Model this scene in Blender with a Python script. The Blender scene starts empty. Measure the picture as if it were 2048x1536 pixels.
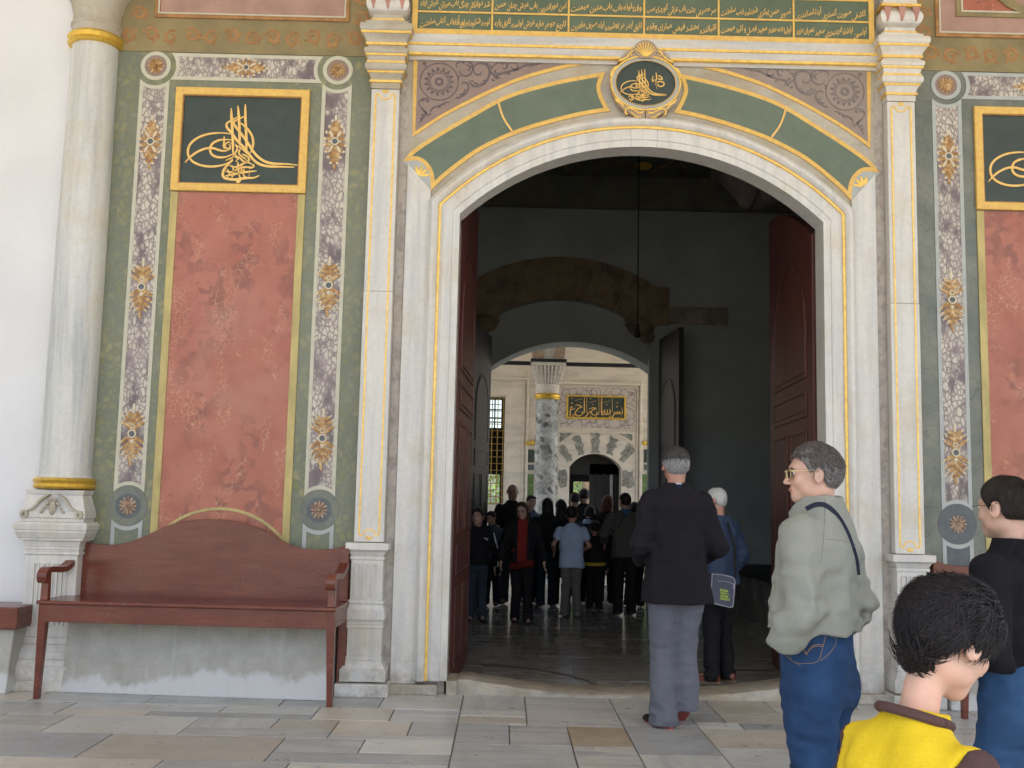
import bpy, bmesh, math, random
import numpy as np
from math import sin, cos, pi, radians, sqrt, atan2, asin
from mathutils import Vector, Matrix, noise as mnoise

sc = bpy.context.scene
COL = sc.collection
# ------------------------------------------------------------------ camera
CAMP = Vector((-1.047, -8.1, 1.465))
YAW, PITCH, ROLL, FPX = .0051, .1129, .0223, 2070.0
FW = Vector((sin(YAW)*cos(PITCH), cos(YAW)*cos(PITCH), sin(PITCH)))
_r0 = Vector((cos(YAW), -sin(YAW), 0)); _u0 = _r0.cross(FW)
RT = cos(ROLL)*_r0 + sin(ROLL)*_u0
UP = -sin(ROLL)*_r0 + cos(ROLL)*_u0
cd = bpy.data.cameras.new('camera'); cam = bpy.data.objects.new('camera', cd); COL.objects.link(cam)
cam.matrix_world = Matrix(((RT.x, UP.x, -FW.x, CAMP.x), (RT.y, UP.y, -FW.y, CAMP.y), (RT.z, UP.z, -FW.z, CAMP.z), (0, 0, 0, 1)))
cd.sensor_width = 36; cd.lens = 36*FPX/2048; cd.clip_start = .05; cd.clip_end = 3000
sc.camera = cam
# ------------------------------------------------------------------ light
SUN_EL, SUN_ROT = radians(66), radians(160)
world = bpy.data.worlds.new('World'); sc.world = world; world.use_nodes = True
wn = world.node_tree; wn.nodes.clear()
wo = wn.nodes.new('ShaderNodeOutputWorld'); wb = wn.nodes.new('ShaderNodeBackground')
sk = wn.nodes.new('ShaderNodeTexSky'); sk.sky_type = 'NISHITA'; sk.sun_disc = False
sk.sun_elevation = SUN_EL; sk.sun_rotation = SUN_ROT; sk.air_density = 1.0; sk.dust_density = 3.0; sk.ozone_density = 0.7
wb.inputs[1].default_value = .15
wn.links.new(sk.outputs[0], wb.inputs[0]); wn.links.new(wb.outputs[0], wo.inputs[0])
sl = bpy.data.lights.new('sun', 'SUN'); sun = bpy.data.objects.new('sun', sl); COL.objects.link(sun)
sl.energy = 4.0; sl.angle = radians(.53); sl.color = (1, .95, .86)
_sd = Vector((sin(SUN_ROT)*cos(SUN_EL), cos(SUN_ROT)*cos(SUN_EL), sin(SUN_EL)))
sun.rotation_euler = _sd.to_track_quat('Z', 'Y').to_euler()
sc.view_settings.view_transform = 'Standard'; sc.view_settings.look = 'None'
sc.view_settings.exposure = 1.42; sc.view_settings.gamma = 1.0
sc.cycles.use_denoising = True
sc.cycles.max_bounces = 8; sc.cycles.diffuse_bounces = 5; sc.cycles.glossy_bounces = 3
sc.cycles.sample_clamp_indirect = 8

# ------------------------------------------------------------------ helpers
def W(px, py, y=0.0):
    "photo pixel -> point of the vertical plane at depth y, as (x, z)"
    d = FW + RT*((px-1024)/FPX) - UP*((py-768)/FPX)
    p = CAMP + d*((y-CAMP.y)/d.y)
    return (p.x, p.z)
def G(px, py, z=0.0):
    d = FW + RT*((px-1024)/FPX) - UP*((py-768)/FPX)
    p = CAMP + d*((z-CAMP.z)/d.z)
    return (p.x, p.y)

def tag(o, label=None, cat=None, group=None, kind=None):
    if label: o['label'] = label
    if cat: o['category'] = cat
    if group: o['group'] = group
    if kind: o['kind'] = kind
    return o
def empty(name, loc=(0, 0, 0), rz=0.0, label=None, cat=None, group=None):
    o = bpy.data.objects.new(name, None); COL.objects.link(o); o.location = loc; o.rotation_euler = (0, 0, rz)
    o.empty_display_size = .1
    return tag(o, label, cat, group)
def copy_tree(o, parent=None):
    c = o.copy(); COL.objects.link(c)
    c.parent = parent
    for ch in [k for k in bpy.data.objects if k.parent is o]:
        copy_tree(ch, c)
    return c

class MB:
    def __init__(s): s.v = []; s.f = []; s.m = []; s.mats = []; s.cm = 0
    def mat(s, m):
        if m not in s.mats: s.mats.append(m)
        s.cm = s.mats.index(m); return s
    def add(s, vs, fs):
        n = len(s.v); s.v.extend([tuple(v) for v in vs])
        for f in fs: s.f.append(tuple(i+n for i in f)); s.m.append(s.cm)
        return s
    def box(s, x0, x1, y0, y1, z0, z1):
        if x0 > x1: x0, x1 = x1, x0
        if y0 > y1: y0, y1 = y1, y0
        if z0 > z1: z0, z1 = z1, z0
        return s.add([(x0, y0, z0), (x1, y0, z0), (x1, y1, z0), (x0, y1, z0), (x0, y0, z1), (x1, y0, z1), (x1, y1, z1), (x0, y1, z1)],
                     [(0, 3, 2, 1), (4, 5, 6, 7), (0, 1, 5, 4), (1, 2, 6, 5), (2, 3, 7, 6), (3, 0, 4, 7)])
    def frust(s, x0, x1, X0, X1, yb, y0, Y0, z0, z1):
        "block whose top is x0..x1/front y0 and bottom X0..X1/front Y0, back at yb"
        return s.add([(X0, Y0, z0), (X1, Y0, z0), (X1, yb, z0), (X0, yb, z0), (x0, y0, z1), (x1, y0, z1), (x1, yb, z1), (x0, yb, z1)],
                     [(0, 3, 2, 1), (4, 5, 6, 7), (0, 1, 5, 4), (1, 2, 6, 5), (2, 3, 7, 6), (3, 0, 4, 7)])
    def prism(s, poly, y0, y1):
        "polygon in x,z extruded y0 (front) .. y1"
        if y1 == 0: y1 = .006
        a = sum(poly[i][0]*poly[(i+1) % len(poly)][1]-poly[(i+1) % len(poly)][0]*poly[i][1] for i in range(len(poly)))
        if a < 0: poly = poly[::-1]
        n = len(poly)
        vs = [(p[0], y0, p[1]) for p in poly]+[(p[0], y1, p[1]) for p in poly]
        fs = [tuple(range(n)), tuple(range(2*n-1, n-1, -1))]
        fs += [(i, i+n, (i+1) % n+n, (i+1) % n) for i in range(n)]
        return s.add(vs, fs)
    def frame(s, out, inn, y0, y1):
        if y1 == 0: y1 = .006
        n = len(out); vs = []; fs = []
        for y in (y0, y1): vs += [(p[0], y, p[1]) for p in out]+[(p[0], y, p[1]) for p in inn]
        for i in range(n):
            j = (i+1) % n
            fs += [(i, j, n+j, n+i), (2*n+i, 3*n+i, 3*n+j, 2*n+j), (i, 2*n+i, 2*n+j, j), (n+i, n+j, 3*n+j, 3*n+i)]
        return s.add(vs, fs)
    def lathe(s, cx, cy, prof, seg=32, caps=True):
        vs = []; fs = []; k = len(prof)
        for (r, z) in prof:
            for i in range(seg): a = 2*pi*i/seg; vs.append((cx+r*cos(a), cy+r*sin(a), z))
        for j in range(k-1):
            for i in range(seg): fs.append((j*seg+i, j*seg+(i+1) % seg, (j+1)*seg+(i+1) % seg, (j+1)*seg+i))
        if caps: fs += [tuple(range(seg))[::-1], tuple((k-1)*seg+i for i in range(seg))]
        return s.add(vs, fs)
    def lump(s, c, r, ax=None, n=8, m=5):
        "ellipsoid; ax = 3 axes (matrix columns) or None"
        vs = []; fs = []
        for j in range(m+1):
            t = pi*j/m
            for i in range(n):
                a = 2*pi*i/n; p = Vector((r[0]*sin(t)*cos(a), r[1]*cos(t), r[2]*sin(t)*sin(a)))
                if ax is not None: p = ax @ p
                vs.append((c[0]+p.x, c[1]+p.y, c[2]+p.z))
        for j in range(m):
            for i in range(n): fs.append((j*n+i, j*n+(i+1) % n, (j+1)*n+(i+1) % n, (j+1)*n+i))
        return s.add(vs, fs)
    def tube(s, pts, r, seg=8, caps=True):
        pts = [Vector(p) for p in pts]; k = len(pts)
        rs = r if isinstance(r, (list, tuple)) else [r]*k
        vs = []; fs = []; up = None
        for i, p in enumerate(pts):
            t = (pts[min(i+1, k-1)]-pts[max(i-1, 0)]).normalized()
            if up is None: up = t.orthogonal().normalized()
            up = (up-t*up.dot(t)); up = up.normalized() if up.length > 1e-6 else t.orthogonal().normalized()
            b = t.cross(up)
            for q in range(seg):
                a = 2*pi*q/seg; w = p+up*(rs[i]*cos(a))+b*(rs[i]*sin(a)); vs.append(tuple(w))
        for i in range(k-1):
            for q in range(seg): fs.append((i*seg+q, i*seg+(q+1) % seg, (i+1)*seg+(q+1) % seg, (i+1)*seg+q))
        if caps: fs += [tuple(range(seg))[::-1], tuple((k-1)*seg+q for q in range(seg))]
        return s.add(vs, fs)
    def ribbon(s, pts, w, y0, y1, taper=True):
        "flat stroke in the x,z plane, front y0, back y1"
        pts = smooth(pts); k = len(pts); vs = []; fs = []
        for i, p in enumerate(pts):
            a = pts[max(i-1, 0)]; b = pts[min(i+1, k-1)]
            dx, dz = b[0]-a[0], b[1]-a[1]; L = sqrt(dx*dx+dz*dz) or 1
            t = i/(k-1); ww = w*(min(1, .35+3*t, .35+3*(1-t)) if taper else 1)*.5
            nx, nz = -dz/L*ww, dx/L*ww
            for (q, sg) in ((y0, 1), (y0, -1), (y1, -1), (y1, 1)): vs.append((p[0]+nx*sg, q, p[1]+nz*sg))
        for i in range(k-1):
            for q in range(4): fs.append((4*i+q, 4*i+(q+1) % 4, 4*i+4+(q+1) % 4, 4*i+4+q))
        fs += [(0, 3, 2, 1), (4*k-4, 4*k-3, 4*k-2, 4*k-1)]
        return s.add(vs, fs)
    def build(s, name, mat=None, parent=None, smooth=False, bevel=0, loc=None, fix=True, angle=40):
        me = bpy.data.meshes.new(name)
        off = Vector(loc) if loc is not None else Vector((0, 0, 0))
        me.from_pydata([(v[0]-off.x, v[1]-off.y, v[2]-off.z) for v in s.v], [], s.f)
        if mat is not None: me.materials.append(mat)
        else:
            for m in s.mats: me.materials.append(m)
            for p, i in zip(me.polygons, s.m): p.material_index = i
        if fix:
            bm = bmesh.new(); bm.from_mesh(me); bmesh.ops.recalc_face_normals(bm, faces=bm.faces)
            bm.to_mesh(me); bm.free()
        if smooth:
            me.polygons.foreach_set('use_smooth', [True]*len(me.polygons))
            if angle < 180:
                try: me.set_sharp_from_angle(angle=radians(angle))
                except Exception: pass
        o = bpy.data.objects.new(name, me); COL.objects.link(o)
        if loc is not None: o.location = loc
        if parent is not None: o.parent = parent
        if bevel:
            b = o.modifiers.new('b', 'BEVEL'); b.width = bevel; b.segments = 2; b.limit_method = 'ANGLE'; b.angle_limit = radians(35)
        return o

def smooth(pts, sub=5):
    if len(pts) < 3: return list(pts)
    out = []
    for i in range(len(pts)-1):
        p0 = pts[max(i-1, 0)]; p1 = pts[i]; p2 = pts[i+1]; p3 = pts[min(i+2, len(pts)-1)]
        for k in range(sub):
            t = k/sub
            out.append(tuple(.5*((2*p1[c])+(-p0[c]+p2[c])*t+(2*p0[c]-5*p1[c]+4*p2[c]-p3[c])*t*t+(-p0[c]+3*p1[c]-3*p2[c]+p3[c])*t**3) for c in range(len(p1))))
    out.append(tuple(pts[-1])); return out
def inset(poly, d):
    n = len(poly); a = sum(poly[i][0]*poly[(i+1) % n][1]-poly[(i+1) % n][0]*poly[i][1] for i in range(n))
    sg = 1 if a > 0 else -1; out = []
    for i in range(n):
        p0, p1, p2 = poly[i-1], poly[i], poly[(i+1) % n]
        e1 = Vector((p1[0]-p0[0], p1[1]-p0[1])).normalized(); e2 = Vector((p2[0]-p1[0], p2[1]-p1[1])).normalized()
        n1 = Vector((-e1.y, e1.x))*sg; n2 = Vector((-e2.y, e2.x))*sg
        m = n1+n2; m = m/max(m.length_squared, .25)*2
        if m.length > 2.5: m = m.normalized()*2.5
        out.append((p1[0]+m.x*d, p1[1]+m.y*d))
    return out
def cinset(poly, d):
    out = []
    for p in inset(poly, d):
        P = Vector(p); ok = True
        for i in range(len(poly)):
            a, b = Vector(poly[i]), Vector(poly[(i+1) % len(poly)]); ab = b-a; L = ab.length_squared
            t = max(0, min(1, (P-a).dot(ab)/L)) if L else 0
            if (P-(a+ab*t)).length < d*.94: ok = False; break
        if ok: out.append(p)
    return out
def rectp(x0, x1, z0, z1): return [(x0, z0), (x1, z0), (x1, z1), (x0, z1)]
def circ(cx, cz, r, n=40, rz=None): return [(cx+r*cos(2*pi*i/n), cz+(rz or r)*sin(2*pi*i/n)) for i in range(n)]
def mir(p): return [(-a, b) for a, b in p]

# ------------------------------------------------------------------ materials
def newmat(name):
    m = bpy.data.materials.new(name); m.use_nodes = True; nt = m.node_tree
    return m, nt, nt.nodes['Principled BSDF']
class N:
    def __init__(s, nt): s.nt = nt
    def n(s, t, **k):
        o = s.nt.nodes.new('ShaderNode'+t)
        for a, b in k.items(): setattr(o, a, b)
        return o
    def l(s, a, b): s.nt.links.new(a, b)
    def coords(s, scale=(1, 1, 1), rot=(0, 0, 0), obj=True, rnd=False):
        if obj: c = s.n('TexCoord').outputs['Object']
        else: c = s.n('NewGeometry').outputs['Position']
        if rnd:
            oi = s.n('ObjectInfo'); ad = s.n('VectorMath', operation='MULTIPLY_ADD')
            s.l(oi.outputs['Random'], ad.inputs[0]); ad.inputs[1].default_value = (37, 53, 11); s.l(c, ad.inputs[2]); c = ad.outputs[0]
        m = s.n('Mapping'); m.inputs['Scale'].default_value = scale; m.inputs['Rotation'].default_value = rot
        s.l(c, m.inputs[0]); return m.outputs[0]
    def noise(s, v, scale=5, detail=4, rough=.6, dist=0):
        t = s.n('TexNoise'); t.inputs['Scale'].default_value = scale; t.inputs['Detail'].default_value = detail
        t.inputs['Roughness'].default_value = rough; t.inputs['Distortion'].default_value = dist
        s.l(v, t.inputs['Vector']); return t.outputs['Fac']
    def vor(s, v, scale=5, feature='F1', out='Distance', rnd=1):
        t = s.n('TexVoronoi'); t.feature = feature; t.inputs['Scale'].default_value = scale; t.inputs['Randomness'].default_value = rnd
        s.l(v, t.inputs['Vector']); return t.outputs[out]
    def warp(s, v, scale=3, amt=.1):
        t = s.n('TexNoise'); t.inputs['Scale'].default_value = scale; t.inputs['Detail'].default_value = 3; s.l(v, t.inputs['Vector'])
        a = s.n('VectorMath', operation='MULTIPLY_ADD'); s.l(t.outputs['Color'], a.inputs[0]); a.inputs[1].default_value = (amt, amt, amt); s.l(v, a.inputs[2])
        return a.outputs[0]
    def ramp(s, f, stops):
        r = s.n('ValToRGB'); e = r.color_ramp.elements
        while len(e) < len(stops): e.new(.5)
        for el, (p, c) in zip(e, stops):
            el.position = p; el.color = (c, c, c, 1) if not isinstance(c, tuple) else (*c, 1)
        s.l(f, r.inputs[0]); return r.outputs[0]
    def mix(s, f, a, b, mode='MIX'):
        m = s.n('Mix', data_type='RGBA', blend_type=mode)
        if isinstance(f, (int, float)): m.inputs[0].default_value = f
        else: s.l(f, m.inputs[0])
        for i, c in ((6, a), (7, b)):
            if isinstance(c, tuple): m.inputs[i].default_value = (*c, 1)
            else: s.l(c, m.inputs[i])
        return m.outputs[2]
    def mul(s, a, b):
        m = s.n('Math', operation='MULTIPLY')
        for i, c in ((0, a), (1, b)):
            if isinstance(c, (int, float)): m.inputs[i].default_value = c
            else: s.l(c, m.inputs[i])
        return m.outputs[0]
    def bump(s, h, strength=.3, dist=.01, bs=None):
        b = s.n('Bump'); b.inputs['Strength'].default_value = strength; b.inputs['Distance'].default_value = dist
        s.l(h, b.inputs['Height']); s.l(b.outputs[0], bs.inputs['Normal'])
def plain(name, c, rough=.6, metal=0, var=.25, vs=6, bump=.15, bs=60, wear=None, sheen=0, rnd=False, stretch=(1, 1, 1)):
    m, nt, b = newmat(name); n = N(nt); v = n.coords(stretch, rnd=rnd)
    f = n.noise(v, vs, 5); d = tuple(x*(1-var) for x in c); l_ = tuple(min(1, x*(1+var)) for x in c)
    col = n.mix(n.ramp(f, [(.3, 0.), (.7, 1.)]), d, l_)
    if wear:
        wc, ws, wa = wear
        g = n.ramp(n.noise(v, ws, 8, .75), [(wa, 0.), (wa+.03, 1.)]); col = n.mix(g, col, wc)
    n.l(col, b.inputs['Base Color']); b.inputs['Roughness'].default_value = rough; b.inputs['Metallic'].default_value = metal
    if sheen: b.inputs['Sheen Weight'].default_value = sheen
    if bump: n.bump(n.noise(v, bs, 4), bump, .004, b)
    return m
def marble(name, base, streak, stretch=(6, 6, .5), rough=.35, warmth=(.55, .47, .34), wamt=.62, bump=.25, rot=(0, 0, 0), dark=None, sc1=1.0, rnd=False, grime=None):
    m, nt, b = newmat(name); n = N(nt)
    v = n.coords(stretch, rot, rnd=rnd); w = n.warp(v, 1.2, .6)
    f = n.ramp(n.noise(w, 2.2*sc1, 7, .62), [(.36, 1.), (.5, .35), (.62, 0.)])
    col = n.mix(f, base, streak)
    v2 = n.coords((1, 1, 1), rnd=rnd)
    f2 = n.ramp(n.noise(v2, 2.6, 6, .65), [(wamt-.12, 0.), (wamt+.12, .7)])
    col = n.mix(f2, col, warmth)
    fine = n.ramp(n.noise(v2, 30, 5, .7), [(.3, .92), (.7, 1.04)])
    col = n.mix(1., col, fine, 'MULTIPLY')
    gz = n.coords(obj=False); gx = n.n('SeparateXYZ'); n.l(gz, gx.inputs[0]); gm = n.n('MapRange'); n.l(gx.outputs[2], gm.inputs[0]); gm.inputs[1].default_value = .0; gm.inputs[2].default_value = .45; gm.inputs[3].default_value = 1; gm.inputs[4].default_value = 0
    col = n.mix(n.mul(gm.outputs[0], n.ramp(n.noise(gz, 7, 8, .75), [(.42, 0.), (.62, .8)])), col, (.25, .22, .175))
    if dark:
        f3 = n.ramp(n.noise(v2, 9, 9, .8), [(.64, 0.), (.72, 1.)]); col = n.mix(f3, col, dark)
    n.l(col, b.inputs['Base Color']); b.inputs['Roughness'].default_value = rough
    n.bump(n.noise(v2, 14, 6, .7), bump, .006, b)
    return m
MT = {}
def mats():
    M = MT
    M['marble'] = marble('white_marble', (.67, .64, .585), (.55, .54, .515))
    M['marble_h'] = marble('white_marble_h', (.60, .575, .53), (.45, .45, .44), stretch=(.5, 3, 6))
    M['marble_old'] = marble('old_marble', (.50, .46, .385), (.38, .36, .32), stretch=(1, 3, 5), wamt=.5, warmth=(.36, .29, .18), bump=.4, rough=.6)
    M['column'] = marble('column_marble', (.64, .625, .575), (.40, .41, .41), stretch=(5, 5, .35), rough=.25, sc1=.8)
    M['plaster'] = plain('white_plaster', (.70, .70, .70), .8, var=.06, vs=1.1, bump=.4, bs=18)
    M['mortar'] = marble('rough_mortar', (.48, .43, .38), (.32, .28, .25), stretch=(8, 8, 6), rough=.9, bump=1, dark=(.08, .07, .07))
    # gold
    for nm, c, w in (('gold', (.90, .62, .15), (.66, .36, .1)), ('goldpaint', (.76, .50, .12), (.62, .34, .11)), ('goldring', (.82, .56, .10), (.6, .36, .06)), ('goldstroke', (.84, .54, .16), (.66, .38, .1))):
        m, nt, b = newmat(nm); n = N(nt); v = n.coords()
        f = n.ramp(n.noise(v, 22, 8, .72), [(.42, 0.), (.72, 1.)]); col = n.mix(f, c, w)
        n.l(col, b.inputs['Base Color']); b.inputs['Roughness'].default_value = .38 if nm != 'goldpaint' else .55
        b.inputs['Metallic'].default_value = {'gold': .35, 'goldpaint': .1, 'goldring': .75, 'goldstroke': .2}[nm]
        n.bump(n.noise(v, 60, 5), .35, .004, b); M[nm] = m
    # green scagliola
    m, nt, b = newmat('green_marble'); n = N(nt); v = n.coords((1, 1, .8), (0, .5, 0)); v = n.warp(v, 7, .13)
    e = n.vor(v, 17, 'DISTANCE_TO_EDGE'); cell = n.vor(v, 17, 'F1', 'Color')
    f = n.ramp(e, [(.0, 1.), (.30, 0.)]); sep = n.n('SeparateColor'); n.l(cell, sep.inputs[0])
    c1 = n.mix(n.ramp(sep.outputs[0], [(.2, 0.), (.9, 1.)]), (.185, .18, .075), (.29, .265, .12))
    c1 = n.mix(n.ramp(n.noise(v, 3.5, 4), [(.4, 0.), (.62, .8)]), c1, (.175, .185, .11))
    c1 = n.mix(n.mul(f, .75), c1, (.125, .15, .12))
    c1 = n.mix(n.ramp(n.noise(v, 1.3, 3), [(.42, 0.), (.65, .5)]), c1, (.22, .23, .17))
    n.l(c1, b.inputs['Base Color']); b.inputs['Roughness'].default_value = .45; n.bump(n.noise(v, 40, 4), .1, .003, b); M['green'] = m
    m, nt, b = newmat('grey_green_marble'); n = N(nt); v = n.coords((1, 1, 1), (0, .3, 0)); v = n.warp(v, 4, .15)
    e = n.vor(v, 7, 'DISTANCE_TO_EDGE'); f = n.ramp(e, [(0., 1.), (.025, 0.)])
    c1 = n.mix(n.ramp(n.noise(v, 3, 5), [(.35, 0.), (.65, 1.)]), (.115, .13, .105), (.20, .205, .16))
    c1 = n.mix(n.mul(f, .5), c1, (.05, .06, .055)); w = n.ramp(n.noise(n.coords(), 38, 8, .8), [(.66, 0.), (.7, 1.)])
    c1 = n.mix(w, c1, (.4, .4, .38)); n.l(c1, b.inputs['Base Color']); b.inputs['Roughness'].default_value = .4; M['greygreen'] = m
    # red scagliola
    m, nt, b = newmat('red_marble'); n = N(nt); v0 = n.coords(); v = n.warp(v0, 5, .12)
    c1 = n.mix(n.ramp(n.noise(v, 3, 4), [(.3, 0.), (.7, 1.)]), (.345, .10, .058), (.425, .152, .098))
    cell = n.vor(n.warp(v0, 8, .07), 15, 'F1', 'Color'); sep = n.n('SeparateColor'); n.l(cell, sep.inputs[0])
    mpd = n.coords((1, 1, .45), (0, -.8, 0)); msk = n.mul(n.ramp(sep.outputs[1], [(.5, 0.), (.62, 1.)]), n.ramp(n.noise(mpd, 3.2, 4), [(.46, 0.), (.60, .75)]))
    c1 = n.mix(msk, c1, (.23, .078, .055))
    c1 = n.mix(n.ramp(n.noise(v0, 1.1, 3), [(.55, 0.), (.75, .5)]), c1, (.50, .27, .20))
    v2 = n.warp(v0, 9, .12); e = n.vor(v2, 21, 'DISTANCE_TO_EDGE'); ln = n.ramp(e, [(0., 1.), (.045, 0.)])
    mp = n.coords((1, 1, .5), (0, -.75, 0)); k = n.ramp(n.noise(mp, 4.5, 4, .6), [(.51, 0.), (.58, 1.)])
    c1 = n.mix(n.mul(n.mul(ln, k), .55), c1, (.66, .45, .25))
    n.l(c1, b.inputs['Base Color']); b.inputs['Roughness'].default_value = .38; n.bump(n.noise(v0, 30, 5), .12, .003, b); M['red'] = m
    # purple breccia
    m, nt, b = newmat('breccia'); n = N(nt); v0 = n.coords((1.3, 1.3, .8), (0, .8, 0)); v = n.warp(v0, 8, .07)
    e = n.vor(v, 24, 'DISTANCE_TO_EDGE'); f = n.ramp(e, [(.0, .1), (.2, .95)])
    k = n.ramp(n.noise(v0, 6, 3), [(.38, 0.), (.52, 1.)])
    c1 = n.mix(n.mul(f, k), (.15, .115, .12), (.60, .545, .45)); c1 = n.mix(n.ramp(n.noise(v0, 4, 3), [(.45, 0.), (.7, .55)]), c1, (.30, .235, .24))
    n.l(c1, b.inputs['Base Color']); b.inputs['Roughness'].default_value = .45; n.bump(n.noise(v0, 60, 4), .2, .003, b); M['breccia'] = m
    M['cream'] = plain('cream_paint', (.52, .50, .39), .55, var=.08, vs=12)
    M['greycream'] = plain('grey_paint', (.40, .42, .40), .55, var=.08, vs=12, wear=((.2, .22, .2), 20, .68))
    M['ivory'] = plain('yellow_olive', (.46, .37, .14), .5, var=.22, vs=9, stretch=(1, 1, .4))
    M['blackgreen'] = plain('dark_green_paint', (.036, .052, .042), .5, var=.2, vs=7)
    M['midgreen'] = plain('green_paint', (.125, .16, .115), .55, var=.16, vs=5)
    M['inscr'] = plain('inscription_green', (.10, .135, .085), .55, var=.15, vs=5)
    M['purple'] = plain('purple_paint', (.27, .195, .165), .6, var=.1, vs=8)
    M['purpledark'] = plain('purple_dark', (.125, .095, .10), .6, var=.15, vs=20)
    M['slate'] = plain('slate_paint', (.10, .115, .12), .5, var=.15, vs=20)
    M['ochre'] = plain('olive_ochre', (.235, .185, .085), .6, var=.25, vs=3)
    M['rust'] = plain('rust_scroll', (.33, .165, .055), .6, var=.3, vs=14)
    M['mauve'] = plain('mauve_paint', (.36, .22, .17), .55, var=.2, vs=4)
    m, nt, b = newmat('leaf_relief'); n = N(nt); v = n.coords(); f = n.noise(v, 26, 4)
    n.l(n.ramp(f, [(.34, (.25, .12, .04)), (.5, (.42, .235, .08)), (.66, (.60, .43, .22))]), b.inputs['Base Color']); b.inputs['Roughness'].default_value = .5; M['leaf'] = m
    M['leafpale'] = plain('leaf_pale_tips', (.62, .53, .38), .5, var=.15, vs=30)
    M['grille'] = plain('dull_gilt_bars', (.40, .26, .07), .4, metal=.5, var=.2)
    m, nt, b = newmat('rosette_brown'); n = N(nt); v = n.coords(); f = n.noise(v, 30, 4)
    n.l(n.ramp(f, [(.38, (.22, .12, .07)), (.6, (.45, .32, .22))]), b.inputs['Base Color']); b.inputs['Roughness'].default_value = .5; M['rosette'] = m
    # bench
    m, nt, b = newmat('red_bench_paint'); n = N(nt); v = n.coords((.5, 1, 3)); v0 = n.coords()
    c1 = n.mix(n.ramp(n.noise(v, 4, 5), [(.3, 0.), (.7, 1.)]), (.120, .024, .013), (.185, .046, .026))
    c1 = n.mix(n.ramp(n.noise(v0, 1.7, 3), [(.45, 0.), (.7, .45)]), c1, (.20, .075, .045))
    k = n.ramp(n.noise(v0, 3.0, 3), [(.48, 0.), (.6, 1.)])
    w = n.mul(n.ramp(n.noise(n.coords((2, 2, 1), (0, .6, 0)), 42, 9, .8), [(.575, 0.), (.62, .75)]), k); c1 = n.mix(w, c1, (.40, .28, .19)); c1 = n.mix(n.ramp(n.noise(v0, 60, 6, .8), [(.74, 0.), (.78, .6)]), c1, (.34, .25, .18)); c1 = n.mix(n.ramp(n.noise(n.coords((.4, 3, 9)), 9, 6, .7), [(.35, .35), (.6, 0.)]), c1, (.06, .014, .011))
    n.l(c1, b.inputs['Base Color']); b.inputs['Roughness'].default_value = .24; n.bump(n.noise(v, 30, 5), .18, .003, b); M['bench'] = m
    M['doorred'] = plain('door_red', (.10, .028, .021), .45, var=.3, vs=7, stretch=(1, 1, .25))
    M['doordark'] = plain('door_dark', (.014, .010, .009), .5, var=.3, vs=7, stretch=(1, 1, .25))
    M['void'] = plain('black_paint', (.012, .012, .012), .6)
    M['teal'] = plain('teal_plaster', (.30, .32, .30), .8, var=.14, vs=1.3)
    M['tealc'] = plain('ceiling_paint', (.13, .125, .09), .8, var=.25, vs=3)
    M['brownstone'] = marble('brown_stone', (.23, .17, .10), (.12, .09, .06), stretch=(2, 2, 2), rough=.9, bump=.8, warmth=(.22, .17, .1))
    M['greystone'] = marble('grey_stone', (.22, .20, .165), (.13, .12, .10), stretch=(2, 2, 2), rough=.9, bump=.5)
    # stained concrete block
    m, nt, b = newmat('stained_block'); n = N(nt); v0 = n.coords()
    sx = n.n('SeparateXYZ'); n.l(v0, sx.inputs[0])
    c1 = n.mix(n.ramp(n.noise(v0, 6, 7, .7), [(.3, 0.), (.7, 1.)]), (.36, .335, .285), (.48, .455, .40))
    hgt = n.n('Math', operation='MULTIPLY_ADD'); n.l(n.noise(n.coords((.9, 1, .5)), 1.5, 9, .68), hgt.inputs[0]); hgt.inputs[1].default_value = -.62; n.l(sx.outputs[2], hgt.inputs[2])
    low = n.ramp(hgt.outputs[0], [(-.0, 1.), (.012, 0.)]) if False else None
    rm = n.n('MapRange'); n.l(hgt.outputs[0], rm.inputs[0]); rm.inputs[1].default_value = -.22; rm.inputs[2].default_value = -.17; rm.inputs[3].default_value = 1; rm.inputs[4].default_value = 0
    c1 = n.mix(rm.outputs[0], c1, (.60, .59, .57))
    drip = n.ramp(n.noise(n.coords((9, 9, .5)), 1.6, 5, .6), [(.56, 0.), (.72, .6)]); c1 = n.mix(drip, c1, (.55, .54, .50))
    c1 = n.mix(n.ramp(n.noise(v0, 45, 6, .8), [(.6, 0.), (.75, .6)]), c1, (.2, .18, .14))
    n.l(c1, b.inputs['Base Color']); b.inputs['Roughness'].default_value = .85; n.bump(n.noise(v0, 40, 8, .75), .6, .01, b); M['block'] = m
    # floor slabs
    def slab(name, base, streak, stretch, rot=0, rough=.3):
        m, nt, b = newmat(name); n = N(nt); v = n.coords(stretch, (0, 0, rot), rnd=True); w = n.warp(v, 1.0, .5)
        f = n.ramp(n.noise(w, 2.4, 7, .6), [(.32, 1.), (.5, .3), (.64, 0.)]); c1 = n.mix(f, base, streak)
        oi = n.n('ObjectInfo'); rv = n.ramp(oi.outputs['Random'], [(0., .84), (1., 1.12)]); c1 = n.mix(1., c1, rv, 'MULTIPLY')
        p = n.coords(obj=False); c1 = n.mix(n.ramp(n.noise(p, 1.7, 6, .65), [(.45, 0.), (.75, .4)]), c1, (.33, .285, .22))
        c1 = n.mix(n.ramp(n.noise(p, 24, 7, .75), [(.3, .22), (.5, 0.)]), c1, (.14, .13, .12))
        n.l(c1, b.inputs['Base Color']); n.l(n.ramp(n.noise(p, 5, 5), [(.3, rough-.06), (.7, rough+.2)]), b.inputs['Roughness'])
        n.bump(n.noise(p, 9, 5, .6), .12, .01, b); return m
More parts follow.
